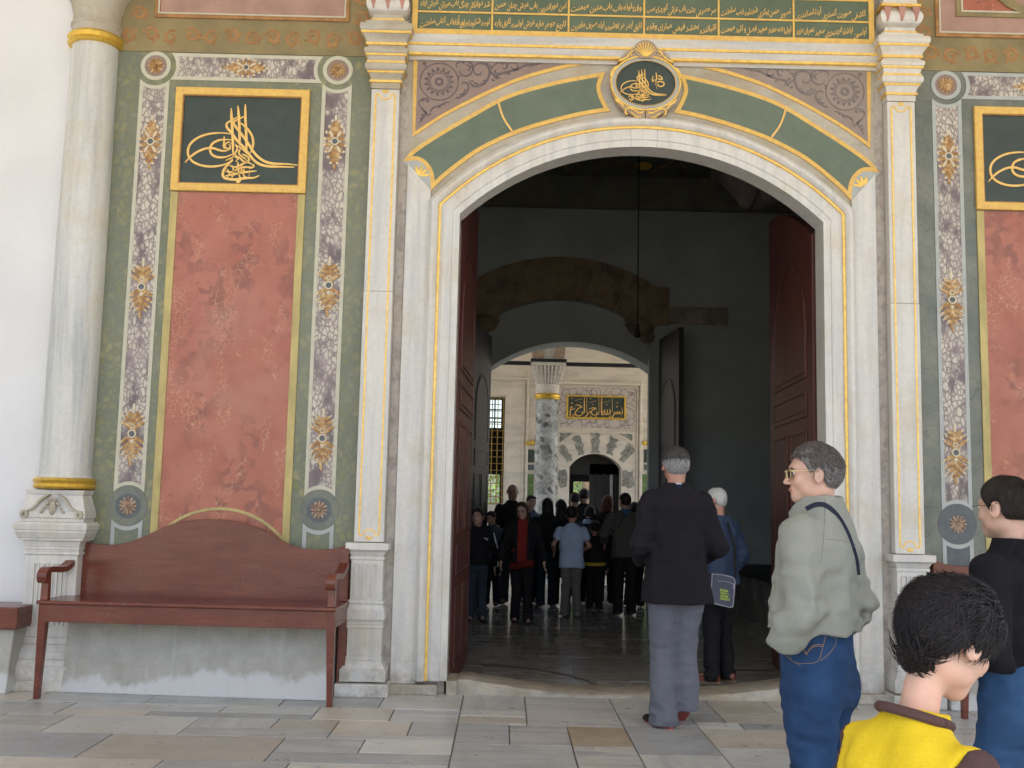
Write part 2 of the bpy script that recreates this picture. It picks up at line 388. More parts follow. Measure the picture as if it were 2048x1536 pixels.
    M['slabs'] = [slab('slab_grey', (0.468, 0.475, 0.463), (0.336, 0.348, 0.355), (1, 4, 1), .2), slab('slab_white', (0.577, 0.572, 0.537), (0.486, 0.489, 0.472), (1, 3, 1), -.3),
                  slab('slab_streak', (0.528, 0.516, 0.479), (0.320, 0.321, 0.328), (.7, 6, 1), .5), slab('slab_tan', (.50, .46, .395), (.42, .39, .34), (2, 2, 1)),
                  slab('slab_dark', (0.395, 0.404, 0.402), (0.302, 0.313, 0.325), (1, 5, 1), -.15), slab('slab_streak_b', (0.540, 0.544, 0.518), (0.368, 0.377, 0.384), (5, .8, 1), .35)]
    M['joint'] = plain('joint_dirt', (.20, .185, .16), .9, var=.3)
mats()
# ================================================================== ground
M = MT
rnd = random.Random(7)
base = MB().box(-80, 80, -90, -.02, -.45, -.05).build('ground', plain('court_gravel', (.47, .43, .365), .9, var=.12, vs=1)); tag(base, kind='structure')  # unseen ground beyond the paving, kept pale and warm to bounce sunlight
bed = MB().box(-6.6, 6.6, -11.6, -.02, -.046, -.012).build('paving_bed', M['joint']); tag(bed, kind='structure')
# ---- floor slabs of the forecourt: rows traced from the picture, then carried on
slab_meshes = {}
def slab_piece(x0, x1, y0, y1, mat, parent, z=0.0, name='floor_slab', gap=.0022):
    w, d = x1-x0, y1-y0
    mb = MB(); g = gap
    a = [rnd.uniform(.3, 1)*g for _ in range(4)]
    mb.frust(x0+g+.003, x1-g-.003, x0+a[0], x1-a[1], y1-a[2], y0+.003+g, y0+a[3], z-.035, z+rnd.uniform(-.0015, .0015))
    o = mb.build(name, mat, parent, loc=((x0+x1)/2, (y0+y1)/2, 0), fix=False)
    o.rotation_euler = (rnd.uniform(-.0012, .0012), rnd.uniform(-.0012, .0012), rnd.uniform(-.003, .003))
    return o
forecourt = empty('forecourt_paving', (0, 0, 0)); tag(forecourt, kind='structure')
S = M['slabs']
rows = []   # (y front, y back, [(x edge, material) ...])
def row(y0, y1, xs, ms):
    for i in range(len(xs)-1): slab_piece(xs[i], xs[i+1], y0, y1, S[ms[i % len(ms)]], forecourt)
# left of the gate
row(-.62, -.02, [-5.2, -4.35, -3.55], [3, 0])
row(-.62, -.32, [-3.55, -2.6, -1.9], [0, 4]); row(-.32, -.02, [-3.55, -2.9, -2.3, -1.9], [0, 1, 0])
row(-.62, -.02, [-1.9, -1.32], [1]); 
row(-1.02, -.62, [-5.2, -4.6, -4.0], [4, 0]); row(-.86, -.62, [-4.0, -2.95, -2.3], [0, 1]); row(-1.02, -.86, [-4.0, -3.4, -2.3], [3, 4])
row(-1.02, -.62, [-2.3, -1.78], [3])
row(-1.02, -.62, [-1.78, -1.32], [0])
row(-1.55, -1.02, [-5.2, -4.3, -3.86], [4, 2]); row(-1.55, -1.02, [-3.86, -3.02], [1]); row(-1.32, -1.02, [-3.02, -2.5, -2.1], [5, 3]); row(-1.55, -1.32, [-3.02, -2.1], [0])
row(-1.45, -1.02, [-2.1, -1.62, -1.32], [3, 4]); row(-1.55, -1.45, [-2.1, -1.32], [0])
row(-2.15, -1.55, [-5.2, -3.4, -2.35], [4, 3]); row(-1.9, -1.55, [-2.35, -1.86, -1.32], [0, 1]); row(-2.15, -1.9, [-2.35, -1.32], [4])
row(-2.75, -2.15, [-5.2, -3.9, -2.9, -2.2, -1.32], [0, 3, 0, 2])
# in front of the door
row(-.62, -.02, [-1.32, -.86], [5]); row(-.80, -.62, [-1.32, -.86], [1]); row(-1.02, -.80, [-1.32, -.86], [3])
row(-1.06, -.02, [-.86, -.22], [2]); row(-1.02, -.02, [-.22, .28], [0])
row(-.52, -.02, [.28, .50, .95], [4, 3]); row(-.85, -.52, [.28, .5], [4]); row(-.85, -.02, [.5, .62], [1]) if False else None
row(-.30, -.02, [.95, 1.6, 2.4], [3, 0]); row(-.85, -.52, [.50, 1.25, 2.0], [3, 1]); row(-.52, -.30, [.95, 1.75, 2.4], [1, 3])
row(-1.06, -.85, [.28, .58], [1]); row(-1.06, -.85, [.58, 1.45, 2.3], [4, 0])
row(-1.62, -1.02, [-1.32, -.98], [4]); row(-1.62, -1.06, [-.98, -.60], [2]); S.append(marble('brown_slab', (.33, .24, .16), (.42, .33, .24), stretch=(2, 1, 1), rough=.35, warmth=(.50, .42, .33), wamt=.55)); row(-1.62, -1.06, [-.60, -.22], [6])
row(-1.06, -1.02, [-1.0, -.86], [1]) if False else None
row(-1.02, -1.02-.0, [], []) if False else None
row(-1.8, -1.02, [-.22, .28], [4]); row(-1.62, -1.06, [.28, .86], [3]); row(-1.32, -1.06, [.86, 1.6], [1]); row(-1.62, -1.32, [.86, 1.6], [4])
row(-1.55, -1.06, [1.6, 2.3], [1]); row(-1.62, -1.55, [1.6, 2.3], [1])
row(-2.2, -1.62, [-1.32, -.60, -.22], [0, 2]); row(-2.2, -1.8, [-.22, .28], [5]); row(-2.2, -1.62, [.28, 1.0, 1.7, 2.3], [0, 3, 1])
row(-1.06, -1.02, [-.6, -.22], [3]) if False else None
row(-2.75, -2.2, [-1.32, -.5, .3, 1.2, 2.3], [3, 1, 4, 0]); row(-2.15, -2.2+.0, [], []) if False else None
row(-.85, -.30, [2.0, 2.4], [0]); row(-.85, -.52, [2.0, 2.4], [0]) if False else None
row(-2.75, -.02, [], []) if False else None
y = -.02; 
for k in range(9):   # right side strips
    h = rnd.choice([.28, .34, .42]); x = 2.4
    while x < 5.6:
        w = rnd.uniform(.45, 1.1); slab_piece(x, x+w, y-h, y, S[rnd.randrange(6)], forecourt); x += w
    y -= h
    if y < -2.6: break
y2 = -2.75
while y2 > -11:
    h = rnd.uniform(.4, .75); x = -6
    while x < 6:
        w = rnd.uniform(.6, 1.3); slab_piece(x, x+w, y2-h, y2, S[rnd.randrange(6)], forecourt); x += w
    y2 -= h

# ================================================================== arch geometry
AA, ZS, RR = 1.452, 3.735, 2.087; ZC = 4.323-RR
def archpath(o, zb=0.02, n=36):
    a, R = AA+o, RR+o; zs = ZC+sqrt(R*R-a*a); th = asin(a/R)
    p = [(-a, zb), (-a, zb+(zs-zb)*.5)]
    p += [(R*sin(t), ZC+R*cos(t)) for t in [-th+2*th*i/n for i in range(n+1)]]
    p += [(a, zb+(zs-zb)*.5), (a, zb)]
    return p
def archstrip(mb, prof, zb=0.02, n=36):
    "prof: list of (offset, y) swept along the arch"
    paths = [archpath(o, zb, n) for o, _ in prof]; k = len(paths[0]); vs = []; fs = []
    for (o, yy), p in zip(prof, paths): vs += [(q[0], yy, q[1]) for q in p]
    for j in range(len(prof)-1):
        for i in range(k-1): fs.append((j*k+i, j*k+i+1, (j+1)*k+i+1, (j+1)*k+i))
    mb.add(vs, fs)
gate = empty('gate_wall', (0, .3, 0), 0, 'thick white marble gate wall with the tall arched doorway', 'gate wall')
gate['category'] = 'wall'
def gp(o):   # parent keeping place
    o.parent = gate; o.matrix_parent_inverse = Matrix.Translation((0, -.3, 0)); return o
# wall core with the opening
ip = archpath(.02, -.1); n_ = len(ip); outp = []
for i, (px, pz) in enumerate(ip):
    if i < 2: outp.append((-4.95, pz))
    elif i >= n_-2: outp.append((4.95, pz))
    else:
        t = (i-2)/(n_-5); outp.append((-4.95+9.9*t, 8.2))
mb = MB(); vs = []; fs = []
for yy in (0.0, .17):
    vs += [(a, yy, b) for a, b in ip]; vs += [(a, yy, b) for a, b in outp]
for i in range(n_-1):
    fs += [(i, i+1, n_+i+1, n_+i), (2*n_+i, 3*n_+i, 3*n_+i+1, 2*n_+i+1), (i, 2*n_+i, 2*n_+i+1, i+1)]
mb.add(vs, fs)
ipb = archpath(.26, -.1); vs = []; fs = []
for yy in (0.171, .62): vs += [(a, yy, b) for a, b in ipb]; vs += [(a, yy, b) for a, b in outp]
for i in range(n_-1): fs += [(i, i+1, n_+i+1, n_+i), (2*n_+i, 3*n_+i, 3*n_+i+1, 2*n_+i+1), (i, 2*n_+i, 2*n_+i+1, i+1)]
gp(MB().add(vs, fs).build('inner_wall', M['teal']))
core = gp(mb.build('wall_core', M['marble_old'], smooth=False))
# slabs beside the jambs, running up under the green arch panels
for s in (-1, 1):
    mb = MB(); zs = ZC+sqrt((RR+.235)**2-(AA+.235)**2)
    pts = [(s*1.885, .06), (s*1.885, 4.155), (s*1.69, 3.93), (s*1.69, .06)]
    o = gp(mb.prism(pts, -.022, -.0).build('jamb_slab', M['marble'], bevel=.004))
    mb = MB(); mb.prism([(s*1.955, .06), (s*1.955, 4.85), (s*1.889, 4.85), (s*1.889, .06)], .0-.004, .01)
    gp(mb.build('mortar_strip', M['mortar']))
    mb = MB(); mb.box(s*1.90, s*1.52, -.10, 0, 0, .075); gp(mb.build('footing_stone', M['marble_old'], bevel=.008))
# moulded architrave, cut into stones by fine joints
surround = empty('door_surround', (0, 0, 0), 0, 'moulded white marble surround with a thin gilt line round the arched doorway', 'door surround')
prof = [(0, .175), (0, -.050), (.052, -.052), (.058, -.060), (.078, -.062), (.128, -.058), (.131, -.048), (.152, -.048)]
prof2 = [(.168, -.048), (.170, -.062), (.178, -.076), (.198, -.088), (.222, -.086), (.238, -.070), (.243, -.048), (.256, -.040), (.262, -.0)]
mb = MB(); archstrip(mb, prof, .10); mb.build('inner_band', M['marble'], surround, smooth=True, angle=25)
mb = MB(); archstrip(mb, prof2, .10); mb.build('outer_roll', M['marble'], surround, smooth=True, angle=30)
mb = MB(); archstrip(mb, [(.149, -.046), (.149, -.060), (.154, -.064), (.166, -.064), (.171, -.060), (.171, -.046)], .10); mb.build('gilt_line', M['gold'], surround, smooth=True)
# joints between the voussoirs
mb = MB()
for t in (-.045, .055, -.748, .748):
    pts = []
    for o_, yy in prof[1:]+prof2[:-1]:
        R = RR+o_; pts.append((R*sin(t*.985), yy-.0012, ZC+R*cos(t*.985)))
    pts2 = [(p[0]+.0035, p[1], p[2]) for p in pts]; k = len(pts)
    mb.add(pts+pts2, [(i, i+1, k+i+1, k+i) for i in range(k-1)])
mb.build('stone_joint', M['mortar'], surround)
for s in (-1, 1):
    MB().box(s*1.455, s*1.37, -.06, .3, -.02, .105).build('jamb_foot', M['marble_old'], surround, bevel=.01)
# ---- worn threshold
sill = MB(); k = 30; top = []
for i in range(k+1):
    x = -1.37+2.74*i/k; u_ = abs(x+.05)/1.35
    h = .025+.085*min(1, max(0, (u_-.35)/.55))**1.3
    top.append((x, h+.004*sin(x*23)))
vs = []; fs = []
for x, h in top:
    vs += [(x, -.03, -.02), (x, -.032, max(.012, h-.022)), (x, -.018, h-.004), (x, .01, h), (x, .40, h-.01), (x, .43, h-.03), (x, .43, -.08)]
for i in range(k):
    for q in range(6): fs.append((7*i+q, 7*i+q+1, 7*i+8+q, 7*i+7+q))
o = sill.add(vs, fs).build('worn_threshold', M['marble_old'], surround, smooth=True)

# ================================================================== spandrels and green arch panels
def C4(pts, ox, oy, sc_): return [(ox+a/sc_, oy+b/sc_) for a, b in pts]
def Wl(pts, y=0): return [W(a, b, y) for a, b in pts]
outer_arc = smooth(Wl([(806, 324), (828, 299), (881.5, 264), (935, 233), (994, 200), (1045.6, 180), (1127.6, 159.5), (1210, 145)]), 5)
right_end = smooth(Wl([(1210, 145), (1201, 172), (1203, 188), (1210, 205), (1220, 223)]), 4)
inner_arc = smooth(Wl([(1220, 223), (1168.6, 231), (1107, 245.6), (1045.6, 264), (994, 285.6), (949, 310), (892, 353), (862, 382)]), 5)
left_end = smooth(Wl([(862, 382), (861, 360), (857, 343), (846, 328), (832, 321.5), (806, 324)]), 4)
gpoly = outer_arc[:-1]+right_end[:-1]+inner_arc[:-1]+left_end[:-1]
ginn = cinset(gpoly, .034)
tri_l = Wl([(827, 116), (825.4, 275)])
tri_arc = smooth(Wl([(825.4, 275), (881.5, 237.5), (943, 205), (990, 183), (1045.6, 160), (1107, 142.5), (1168.6, 129.5), (1222, 121.5)]), 5)
tpoly = [tri_l[0]]+tri_arc
# keep only a clean inner triangle
tinn_arc = smooth(Wl([(831, 263), (884, 229), (946, 196), (993, 174), (1048, 152), (1110, 134.5), (1150, 126.5), (1172, 124)]), 5)
tin = [W(835.5, 122.3)]+tinn_arc
def crop5(pts): return Wl(C4(pts, 820, 100, 4.876))
scrolls = [([(460, 180), (450, 145), (480, 125), (540, 115), (600, 140), (615, 190), (590, 240), (540, 260), (500, 240), (485, 210)], 16),
 ([(545, 150), (580, 165), (578, 200), (560, 205)], 12), ([(620, 180), (640, 150), (690, 135), (750, 150), (775, 200), (770, 260), (740, 320), (690, 350), (630, 360), (585, 325), (580, 300)], 20),
 ([(620, 185), (630, 230), (660, 248), (690, 240), (695, 215)], 13), ([(790, 200), (825, 150), (880, 122), (930, 130), (945, 170), (920, 192), (905, 180)], 15),
 ([(950, 175), (960, 140), (1000, 128), (1040, 145), (1050, 180), (1025, 198), (990, 185), (990, 165)], 12), ([(830, 235), (900, 232), (960, 218), (1050, 195), (1110, 160), (1200, 148), (1300, 136)], 20),
 ([(780, 215), (820, 250), (850, 270), (880, 285)], 18), ([(500, 340), (520, 322), (560, 335), (572, 375), (550, 425), (500, 462), (440, 480)], 16),
 ([(100, 560), (90, 515), (125, 482), (170, 482), (182, 505), (160, 520)], 13), ([(100, 560), (130, 590), (155, 620), (130, 660), (95, 720)], 18),
 ([(200, 610), (225, 570), (290, 548), (340, 522), (385, 512)], 16), ([(150, 600), (175, 640), (210, 622)], 12), ([(480, 300), (470, 270), (500, 255)], 9), ([(120, 150), (150, 130), (150, 175)], 16)]
leafs = [(700, 335), (725, 310), (660, 345), (640, 330), (520, 430), (535, 400), (500, 440), (860, 250), (840, 280), (810, 300), (250, 560), (290, 560), (330, 535), (120, 640), (110, 680), (1120, 160), (1160, 150), (1200, 150), (1240, 145), (790, 165), (760, 150), (600, 170), (520, 130), (900, 140), (170, 500), (130, 500), (610, 310), (780, 240), (830, 215), (880, 240), (960, 240), (470, 470)]
for s, f in ((-1, lambda p: p), (1, mir)):
    pan = empty('arch_panel', (s*1.3, 0, 4.3), 0, ('curved green arch panel with gilt border, %s' % ('on the side of the empty bench' if s < 0 else 'above the man in the grey-green jacket')), 'arch panel', 'green arch panels flanking the medallion')
    def pp(o, pan=pan): o.parent = pan; o.matrix_parent_inverse = Matrix.Translation(-pan.location); return o
    pp(MB().prism(f(gpoly), -.012, .0).build('gilt_border', M['goldpaint']))
    pp(MB().prism(f(ginn), -.0145, -.011).build('green_field', M['midgreen']))
    a, b = W(995, 200), W(1024, 263)
    pp(MB().ribbon(f([a, ((a[0]+b[0])/2-.012, (a[1]+b[1])/2-.02), b]), .016, -.019, -.0135, taper=False).build('divider', M['goldstroke']))
    # corner flower quarter
    pp(MB().prism(f(left_end+[W(838, 355)]), -.010, 0).build('corner_field', M['greycream']))
    mb = MB(); c0 = f([W(838, 352)])[0]
    for k in range(5):
        an = radians(60+s*12-s*(-70+k*34)) if False else radians((100 if s < 0 else 80)+(k-2)*34*(1)+(-25 if s < 0 else 25))
        ax = Matrix.Rotation(-an, 3, 'Y'); mb.lump((c0[0]+.045*cos(an), -.012, c0[1]+.045*sin(an)), (.042, .006, .014), ax)
    pp(mb.build('flower', M['gold'], smooth=True))
    sp = empty('spandrel_panel', (s*1.6, 0, 4.8), 0, ('mauve spandrel with round wheel ornament, %s' % ('its scrolls crisp and dark' if s < 0 else 'its scrolls pale and faded')), 'spandrel', 'scroll painted spandrels over the arch')
    def ps(o, sp=sp): o.parent = sp; o.matrix_parent_inverse = Matrix.Translation(-sp.location); return o
    ps(MB().prism(f(tpoly), -.010, 0).build('gilt_border', M['goldpaint']))
    ps(MB().prism(f(tin), -.0125, -.009).build('mauve_field', M['purple'] if s < 0 else plain('mauve_faded', (.285, .225, .19), .6, var=.12)))
    dk = M['purpledark'] if s < 0 else plain('purple_faded', (.175, .145, .14), .6, var=.2, vs=20)
    mb = MB()
    for pts, w in scrolls: mb.ribbon(f(crop5(pts)), w*.00079*1.15, -.0155, -.012)
    for a, b in leafs:
        c0 = f(crop5([(a, b)]))[0]; an = rnd.uniform(0, pi); mb.lump((c0[0], -.0135, c0[1]), (.016, .0035, .008), Matrix.Rotation(an, 3, 'Y'), 6, 4)
    so = ps(mb.build('scroll_ornament', dk)); so['kind'] = 'stuff'
    c0 = f([W(878.5, 164.6)])[0]; mb = MB()
    mb.frame(circ(*c0, .160), circ(*c0, .152), -.0155, -.012); mb.frame(circ(*c0, .077), circ(*c0, .071), -.0155, -.012); mb.frame(circ(*c0, .036), circ(*c0, .016), -.0155, -.012)
    for k in range(15):
        an = 2*pi*k/15; mb.lump((c0[0]+.104*cos(an), -.0135, c0[1]+.104*sin(an)), (.021, .003, .012), Matrix.Rotation(-an, 3, 'Y'), 6, 4)
        mb.lump((c0[0]+.088*cos(an+.2), -.0135, c0[1]+.088*sin(an+.2)), (.012, .003, .005), Matrix.Rotation(-an-.2, 3, 'Y'), 6, 4)
    ps(mb.build('wheel_ornament', dk))

# ================================================================== tughra strokes (crop pixels of the left panel)
TUG = [([(795, 375), (800, 520), (812, 720), (820, 1000)], 30), ([(880, 345), (893, 500), (900, 700), (905, 850)], 30), ([(975, 325), (976, 500), (985, 700), (992, 950)], 30),
 ([(875, 490), (800, 530), (738, 575), (745, 630), (800, 690), (870, 790), (950, 870), (1030, 975), (1100, 1055), (1180, 1100), (1280, 1120), (1400, 1124), (1500, 1126), (1600, 1130)], 30),
 ([(965, 480), (900, 512), (835, 545), (830, 580), (880, 650), (950, 740), (1010, 825), (1070, 920), (1130, 990), (1210, 1050), (1300, 1080), (1400, 1088), (1500, 1090), (1640, 1104)], 30),
 ([(905, 560), (960, 600), (1010, 650), (1060, 730), (1075, 810), (1065, 880), (1040, 950)], 28),
 ([(810, 708), (700, 694), (600, 695), (480, 712), (370, 755), (290, 815), (247, 890), (247, 975), (290, 1045), (370, 1092), (470, 1117), (580, 1120), (690, 1102), (770, 1066), (815, 1022)], 26),
 ([(800, 782), (700, 777), (620, 792), (555, 830), (525, 895), (540, 955), (590, 993), (660, 1005), (740, 996), (805, 965)], 26),
 ([(205, 1070), (260, 1012), (340, 950), (430, 905), (510, 886), (580, 892), (650, 915), (720, 922), (795, 890)], 26), ([(705, 735), (703, 850), (712, 900)], 22),
 ([(800, 835), (765, 808), (722, 835), (725, 880), (765, 890), (785, 855), (760, 838)], 16), ([(680, 860), (705, 830)], 14), ([(720, 1045), (780, 1020), (815, 1000)], 14),
 ([(820, 1040), (770, 1080), (710, 1150), (687, 1220), (710, 1265), (780, 1284), (850, 1288), (930, 1276), (1000, 1268), (1080, 1266), (1155, 1235)], 30),
 ([(760, 1105), (850, 1130), (930, 1095), (1000, 1065), (1060, 1095)], 18), ([(720, 1180), (800, 1192), (880, 1152), (960, 1130), (1080, 1130)], 18), ([(720, 1240), (820, 1222), (900, 1205), (1000, 1190), (1120, 1178)], 20),
 ([(850, 830), (872, 900), (842, 960), (882, 1010), (852, 1060)], 16), ([(920, 880), (892, 950), (940, 1000), (990, 1030)], 16), ([(830, 1000), (900, 1010), (960, 1060), (1040, 1035)], 18), ([(800, 1100), (830, 1190), (800, 1262)], 16),
 ([(880, 1060), (882, 1150), (902, 1250)], 18), ([(960, 1150), (950, 1220), (982, 1268)], 16), ([(1030, 1180), (1022, 1245)], 14), ([(850, 1282), (880, 1322), (910, 1290), (902, 1240)], 20), ([(930, 960), (1010, 1000), (1020, 1050)], 16),
 ([(835, 850), (900, 870), (960, 920), (1000, 960)], 14), ([(740, 1150), (770, 1210), (740, 1260)], 14), ([(920, 1090), (930, 1160), (890, 1210)], 14), ([(1060, 1090), (1085, 1120), (1020, 1150)], 16)]
def tug_world(pts): return Wl([(340+a/6.4, 160+b/6.4) for a, b in pts])
_tc = (-3.2325, 4.303)
TUGN = [([(a-_tc[0], b-_tc[1]) for a, b in tug_world(p)], w/6.4*.00391) for p, w in TUG]
def tughra(cx, cz, scale, y0, y1, name, mat, parent, rot=0, wscale=1, skip=0):
    mb = MB()
    for i, (p, w) in enumerate(TUGN):
        if skip and i > skip: continue
        q = [(cx+scale*(a*cos(rot)-b*sin(rot)), cz+scale*(a*sin(rot)+b*cos(rot))) for a, b in p]
        mb.ribbon(q, w*scale*wscale*(1.35 if i > 13 else 1.12), y0-.0006*(i % 5), y1)
    return mb.build(name, mat, parent)

# ================================================================== painted wall panels
def leafmed(c, kind, y, vert=True, s=1.0):
    mb = MB(); cx, cz = c
    def P(a, b, r, an, dy=0, pale=False):
        mb.mat(M['leafpale'] if pale else M['leaf'])
        if not vert: a, b = b, a; an = pi/2-an
        mb.lump((cx+a*s, y-dy, cz+b*s), (r[0]*s, r[2], r[1]*s), Matrix.Rotation(-an, 3, 'Y'), 8, 5)
    if kind == 0:
        P(0, 0, (.050, .165, .004), 0)
        for sg in (-1, 1):
            for (b, a, L, an) in [(.02, .058, .030, .1), (-.025, .058, .030, -.25), (.062, .046, .030, .5), (-.068, .048, .030, -.55), (.102, .030, .028, .8), (-.108, .032, .028, -.85), (.142, .014, .024, 1.1), (-.148, .015, .024, -1.1)]:
                q = an if sg > 0 else pi-an
                P(sg*a, b, (L, .016, .007), q, .003); P(sg*(a+.022*cos(an)), b+.02*sin(an), (.014, .011, .006), q+.8*sg, .006, True)
            P(sg*.03, .06, (.012, .030, .006), -.5*sg, .008, True); P(sg*.03, -.06, (.012, .030, .006), .5*sg, .008, True)
        P(0, .185, (.011, .026, .005), 0, .002, True); P(0, -.19, (.012, .028, .005), .1, .002)
        for k in range(12): an = 2*pi*k/12; P(.040*cos(an), .046*sin(an), (.012, .009, .005), an, .009, k % 2 == 0)
    else:
        P(0, 0, (.030, .175, .005), 0)
        for b in [-.150, -.105, -.060, -.012, .036, .082, .124]:
            wd = .088*max(.12, 1-(abs(b)/.205)**1.7); dr = .62 if b > -.01 else -.62
            for sg in (-1, 1):
                an = dr if sg > 0 else pi-dr
                P(sg*wd*.52, b+wd*.33*(1 if dr > 0 else -1), (wd*.66, .0165, .006), an, .002+.001*(b > 0))
                ex, ez = sg*wd*1.03, b+wd*.68*(1 if dr > 0 else -1)
                P(ex, ez, (.017, .007, .005), an, .004, True); P(ex-sg*.012, ez-.016*(1 if dr > 0 else -1), (.015, .006, .005), an-sg*.5*(1 if dr > 0 else -1), .004, sg < 0)
        P(0, .185, (.012, .040, .006), 0, .002, True); P(-.004, -.200, (.012, .042, .006), .2, .002)
        for k in range(6): an = 2*pi*k/6; P(.016*cos(an), .055+.016*sin(an), (.008, .008, .005), 0, .009, True)
        P(0, -.055, (.014, .018, .006), 0, .008, True)
    mb.mat(M['leafpale'])
    mb.frame(circ(cx, cz, .031*s, 20), circ(cx, cz, .021*s, 20), y-.016, y)
    mb.mat(M['slate']); mb.prism(circ(cx, cz, .021*s, 16), y-.010, y)
    return mb
def rosette(cx, cz, r, y, n=12):
    mb = MB()
    for k in range(n):
        an = 2*pi*k/n; mb.lump((cx+r*.66*cos(an), y, cz+r*.66*sin(an)), (r*.34, .008, r*.155), Matrix.Rotation(-an, 3, 'Y'), 6, 5)
        mb.lump((cx+r*.35*cos(an+.26), y-.005, cz+r*.35*sin(an+.26)), (r*.2, .006, r*.09), Matrix.Rotation(-an-.26, 3, 'Y'), 6, 4)
    mb.lump((cx, y-.008, cz), (r*.17, .008, r*.17)); return mb
XF, XN, ZT, ZB = 3.955, 2.478, 4.915, 1.365
def concave_strip(x0, x1, z0, z1, cut_top=None, cut_bot=None, n=9):
    "vertical strip whose ends are hollowed by circles (cx,cz,r)"
    p = []
    if cut_bot:
        cx, cz, r = cut_bot
        for i in range(n+1): x = x0+(x1-x0)*i/n; p.append((x, cz+sqrt(max(0, r*r-(x-cx)**2))))
    else: p += [(x0+(x1-x0)*i/n, z0) for i in range(n+1)]
    if cut_top:
        cx, cz, r = cut_top
        for i in range(n+1): x = x1+(x0-x1)*i/n; p.append((x, cz-sqrt(max(0, r*r-(x-cx)**2))))
    else: p += [(x1+(x0-x1)*i/n, z1) for i in range(n+1)]
    return p
def wall_panel(s):
    g = M['green'] if s < 0 else M['greygreen']; cr = M['cream'] if s < 0 else M['greycream']
    lab = 'green marbled wall panel with red centre, ' + ('complete, between the round column and the doorway' if s < 0 else 'cut off beside the woman in black')
    root = empty('painted_wall_panel', (s*3.2, 0, 0), 0, lab, 'wall panel', 'painted wall panels flanking the gate')
    def p(o): o.parent = root; o.matrix_parent_inverse = Matrix.Translation((-s*3.2, 0, 0)); return o
    X = lambda a: s*a
    def R(a, b, z0, z1): return rectp(min(s*a, s*b), max(s*a, s*b), z0, z1)
    p(MB().prism(R(2.19, 4.9, .3, 5.035), -.012, 0).build('green_field', g))
    p(MB().prism(R(2.19, 4.9, 5.038, 6.6), -.014, 0).build('olive_field', M['ochre']))
    # rust scroll border on the olive field
    mb = MB()
    def scr(cx, cz, r, fl):
        pts = []
        for k in range(15):
            t = k/14; an = fl*(pi*2.6*t)+(.4 if fl > 0 else pi-.4); rr = r*(1-.78*t); pts.append((cx+rr*cos(an), cz+rr*sin(an)))
        mb.ribbon(pts, .026, -.0165, -.014)
        for k in range(5): an = rnd.uniform(0, 6.28); mb.lump((cx+r*1.05*cos(an), -.015, cz+r*.95*sin(an)), (.026, .002, .012), Matrix.Rotation(rnd.uniform(0, 3), 3, 'Y'), 6, 3)
    x = 2.36; k = 0
    while x < 4.2:
        scr(s*x, 5.175+.01*(-1)**k, .062, 1 if k % 2 else -1); x += .165; k += 1
    z = 5.36
    while z < 5.9:
        for xx in (2.3, 4.12): scr(s*xx, z, .06, 1 if k % 2 else -1)
        z += .165; k += 1
    so = p(mb.build('scroll_border', M['rust'])); so['kind'] = 'stuff'
    # upper framed panel
    p(MB().frame(R(2.40, 3.99, 5.325, 6.4), R(2.445, 3.945, 5.37, 6.355), -.030, -.013).build('upper_frame', M['rust'], bevel=.006))
    p(MB().frame(R(2.43, 3.96, 5.355, 6.37), R(2.442, 3.948, 5.367, 6.358), -.034, -.029).build('upper_bead', M['cream']))
    p(MB().prism(R(2.445, 3.945, 5.37, 6.355), -.020, -.013).build('upper_field', M['mauve']))
    if s > 0:
        p(MB().frame(R(2.57, 3.8, 5.50, 6.2), R(2.62, 3.75, 5.545, 6.15), -.034, -.019).build('inner_frame', M['ochre'], bevel=.006))
        p(MB().frame(R(2.612, 3.758, 5.537, 6.158), R(2.625, 3.745, 5.55, 6.145), -.038, -.033).build('inner_bead', M['cream']))
        p(MB().prism(R(2.62, 3.75, 5.545, 6.15), -.024, -.019).build('inner_field', M['red']))
        cc = (s*3.22, 5.92); p(MB().frame(circ(*cc, .40), circ(*cc, .33), -.04, -.02).build('round_frame', M['ochre'])); p(MB().prism(circ(*cc, .33), -.03, -.02).build('round_field', M['mauve']))
    # strips
    hw = .120; bw = .030; rc = .165
    for xc in (XF, XN):
        c0 = s*xc
        o1 = concave_strip(c0-hw, c0+hw, 0, 0, (c0, ZT, rc), (c0, ZB, .158)); i1 = concave_strip(c0-hw+bw, c0+hw-bw, 0, 0, (c0, ZT-bw*.9, rc+.004), (c0, ZB+bw*.9, .162))
        p(MB().frame(o1, i1, -.0185, -.012).build('strip_border', cr, bevel=.002)); p(MB().prism(i1, -.0145, -.0115).build('breccia_strip', M['breccia']))
        o2 = concave_strip(c0-hw, c0+hw, .95, 0, (c0, ZB, .158), None); i2 = concave_strip(c0-hw+bw, c0+hw-bw, .95, 0, (c0, ZB-bw*.9, .162), None)
        p(MB().frame(o2, i2, -.0185, -.012).build('lower_border', M['greycream'])); p(MB().prism(i2, -.0145, -.0115).build('lower_field', M['slate'] if s > 0 else g))
        p(MB().frame(circ(c0, ZT, .122), circ(c0, ZT, .090), -.0185, -.012).build('top_ring', cr, bevel=.002)); p(MB().prism(circ(c0, ZT, .090), -.0145, -.0115).build('top_disc', M['purple']))
        p(rosette(c0, ZT, .072, -.017).build('rosette', M['gold'] if False else M['leaf'], smooth=True))
        p(MB().prism(circ(c0, ZB, .152), -.0165, -.012).build('bottom_disc', M['slate'] if s > 0 else M['greygreen'])); p(MB().prism(circ(c0, ZB, .098), -.0185, -.016).build('bottom_roundel', M['slate']))
        p(rosette(c0, ZB, .075, -.021).build('rosette', M['rosette'], smooth=True))
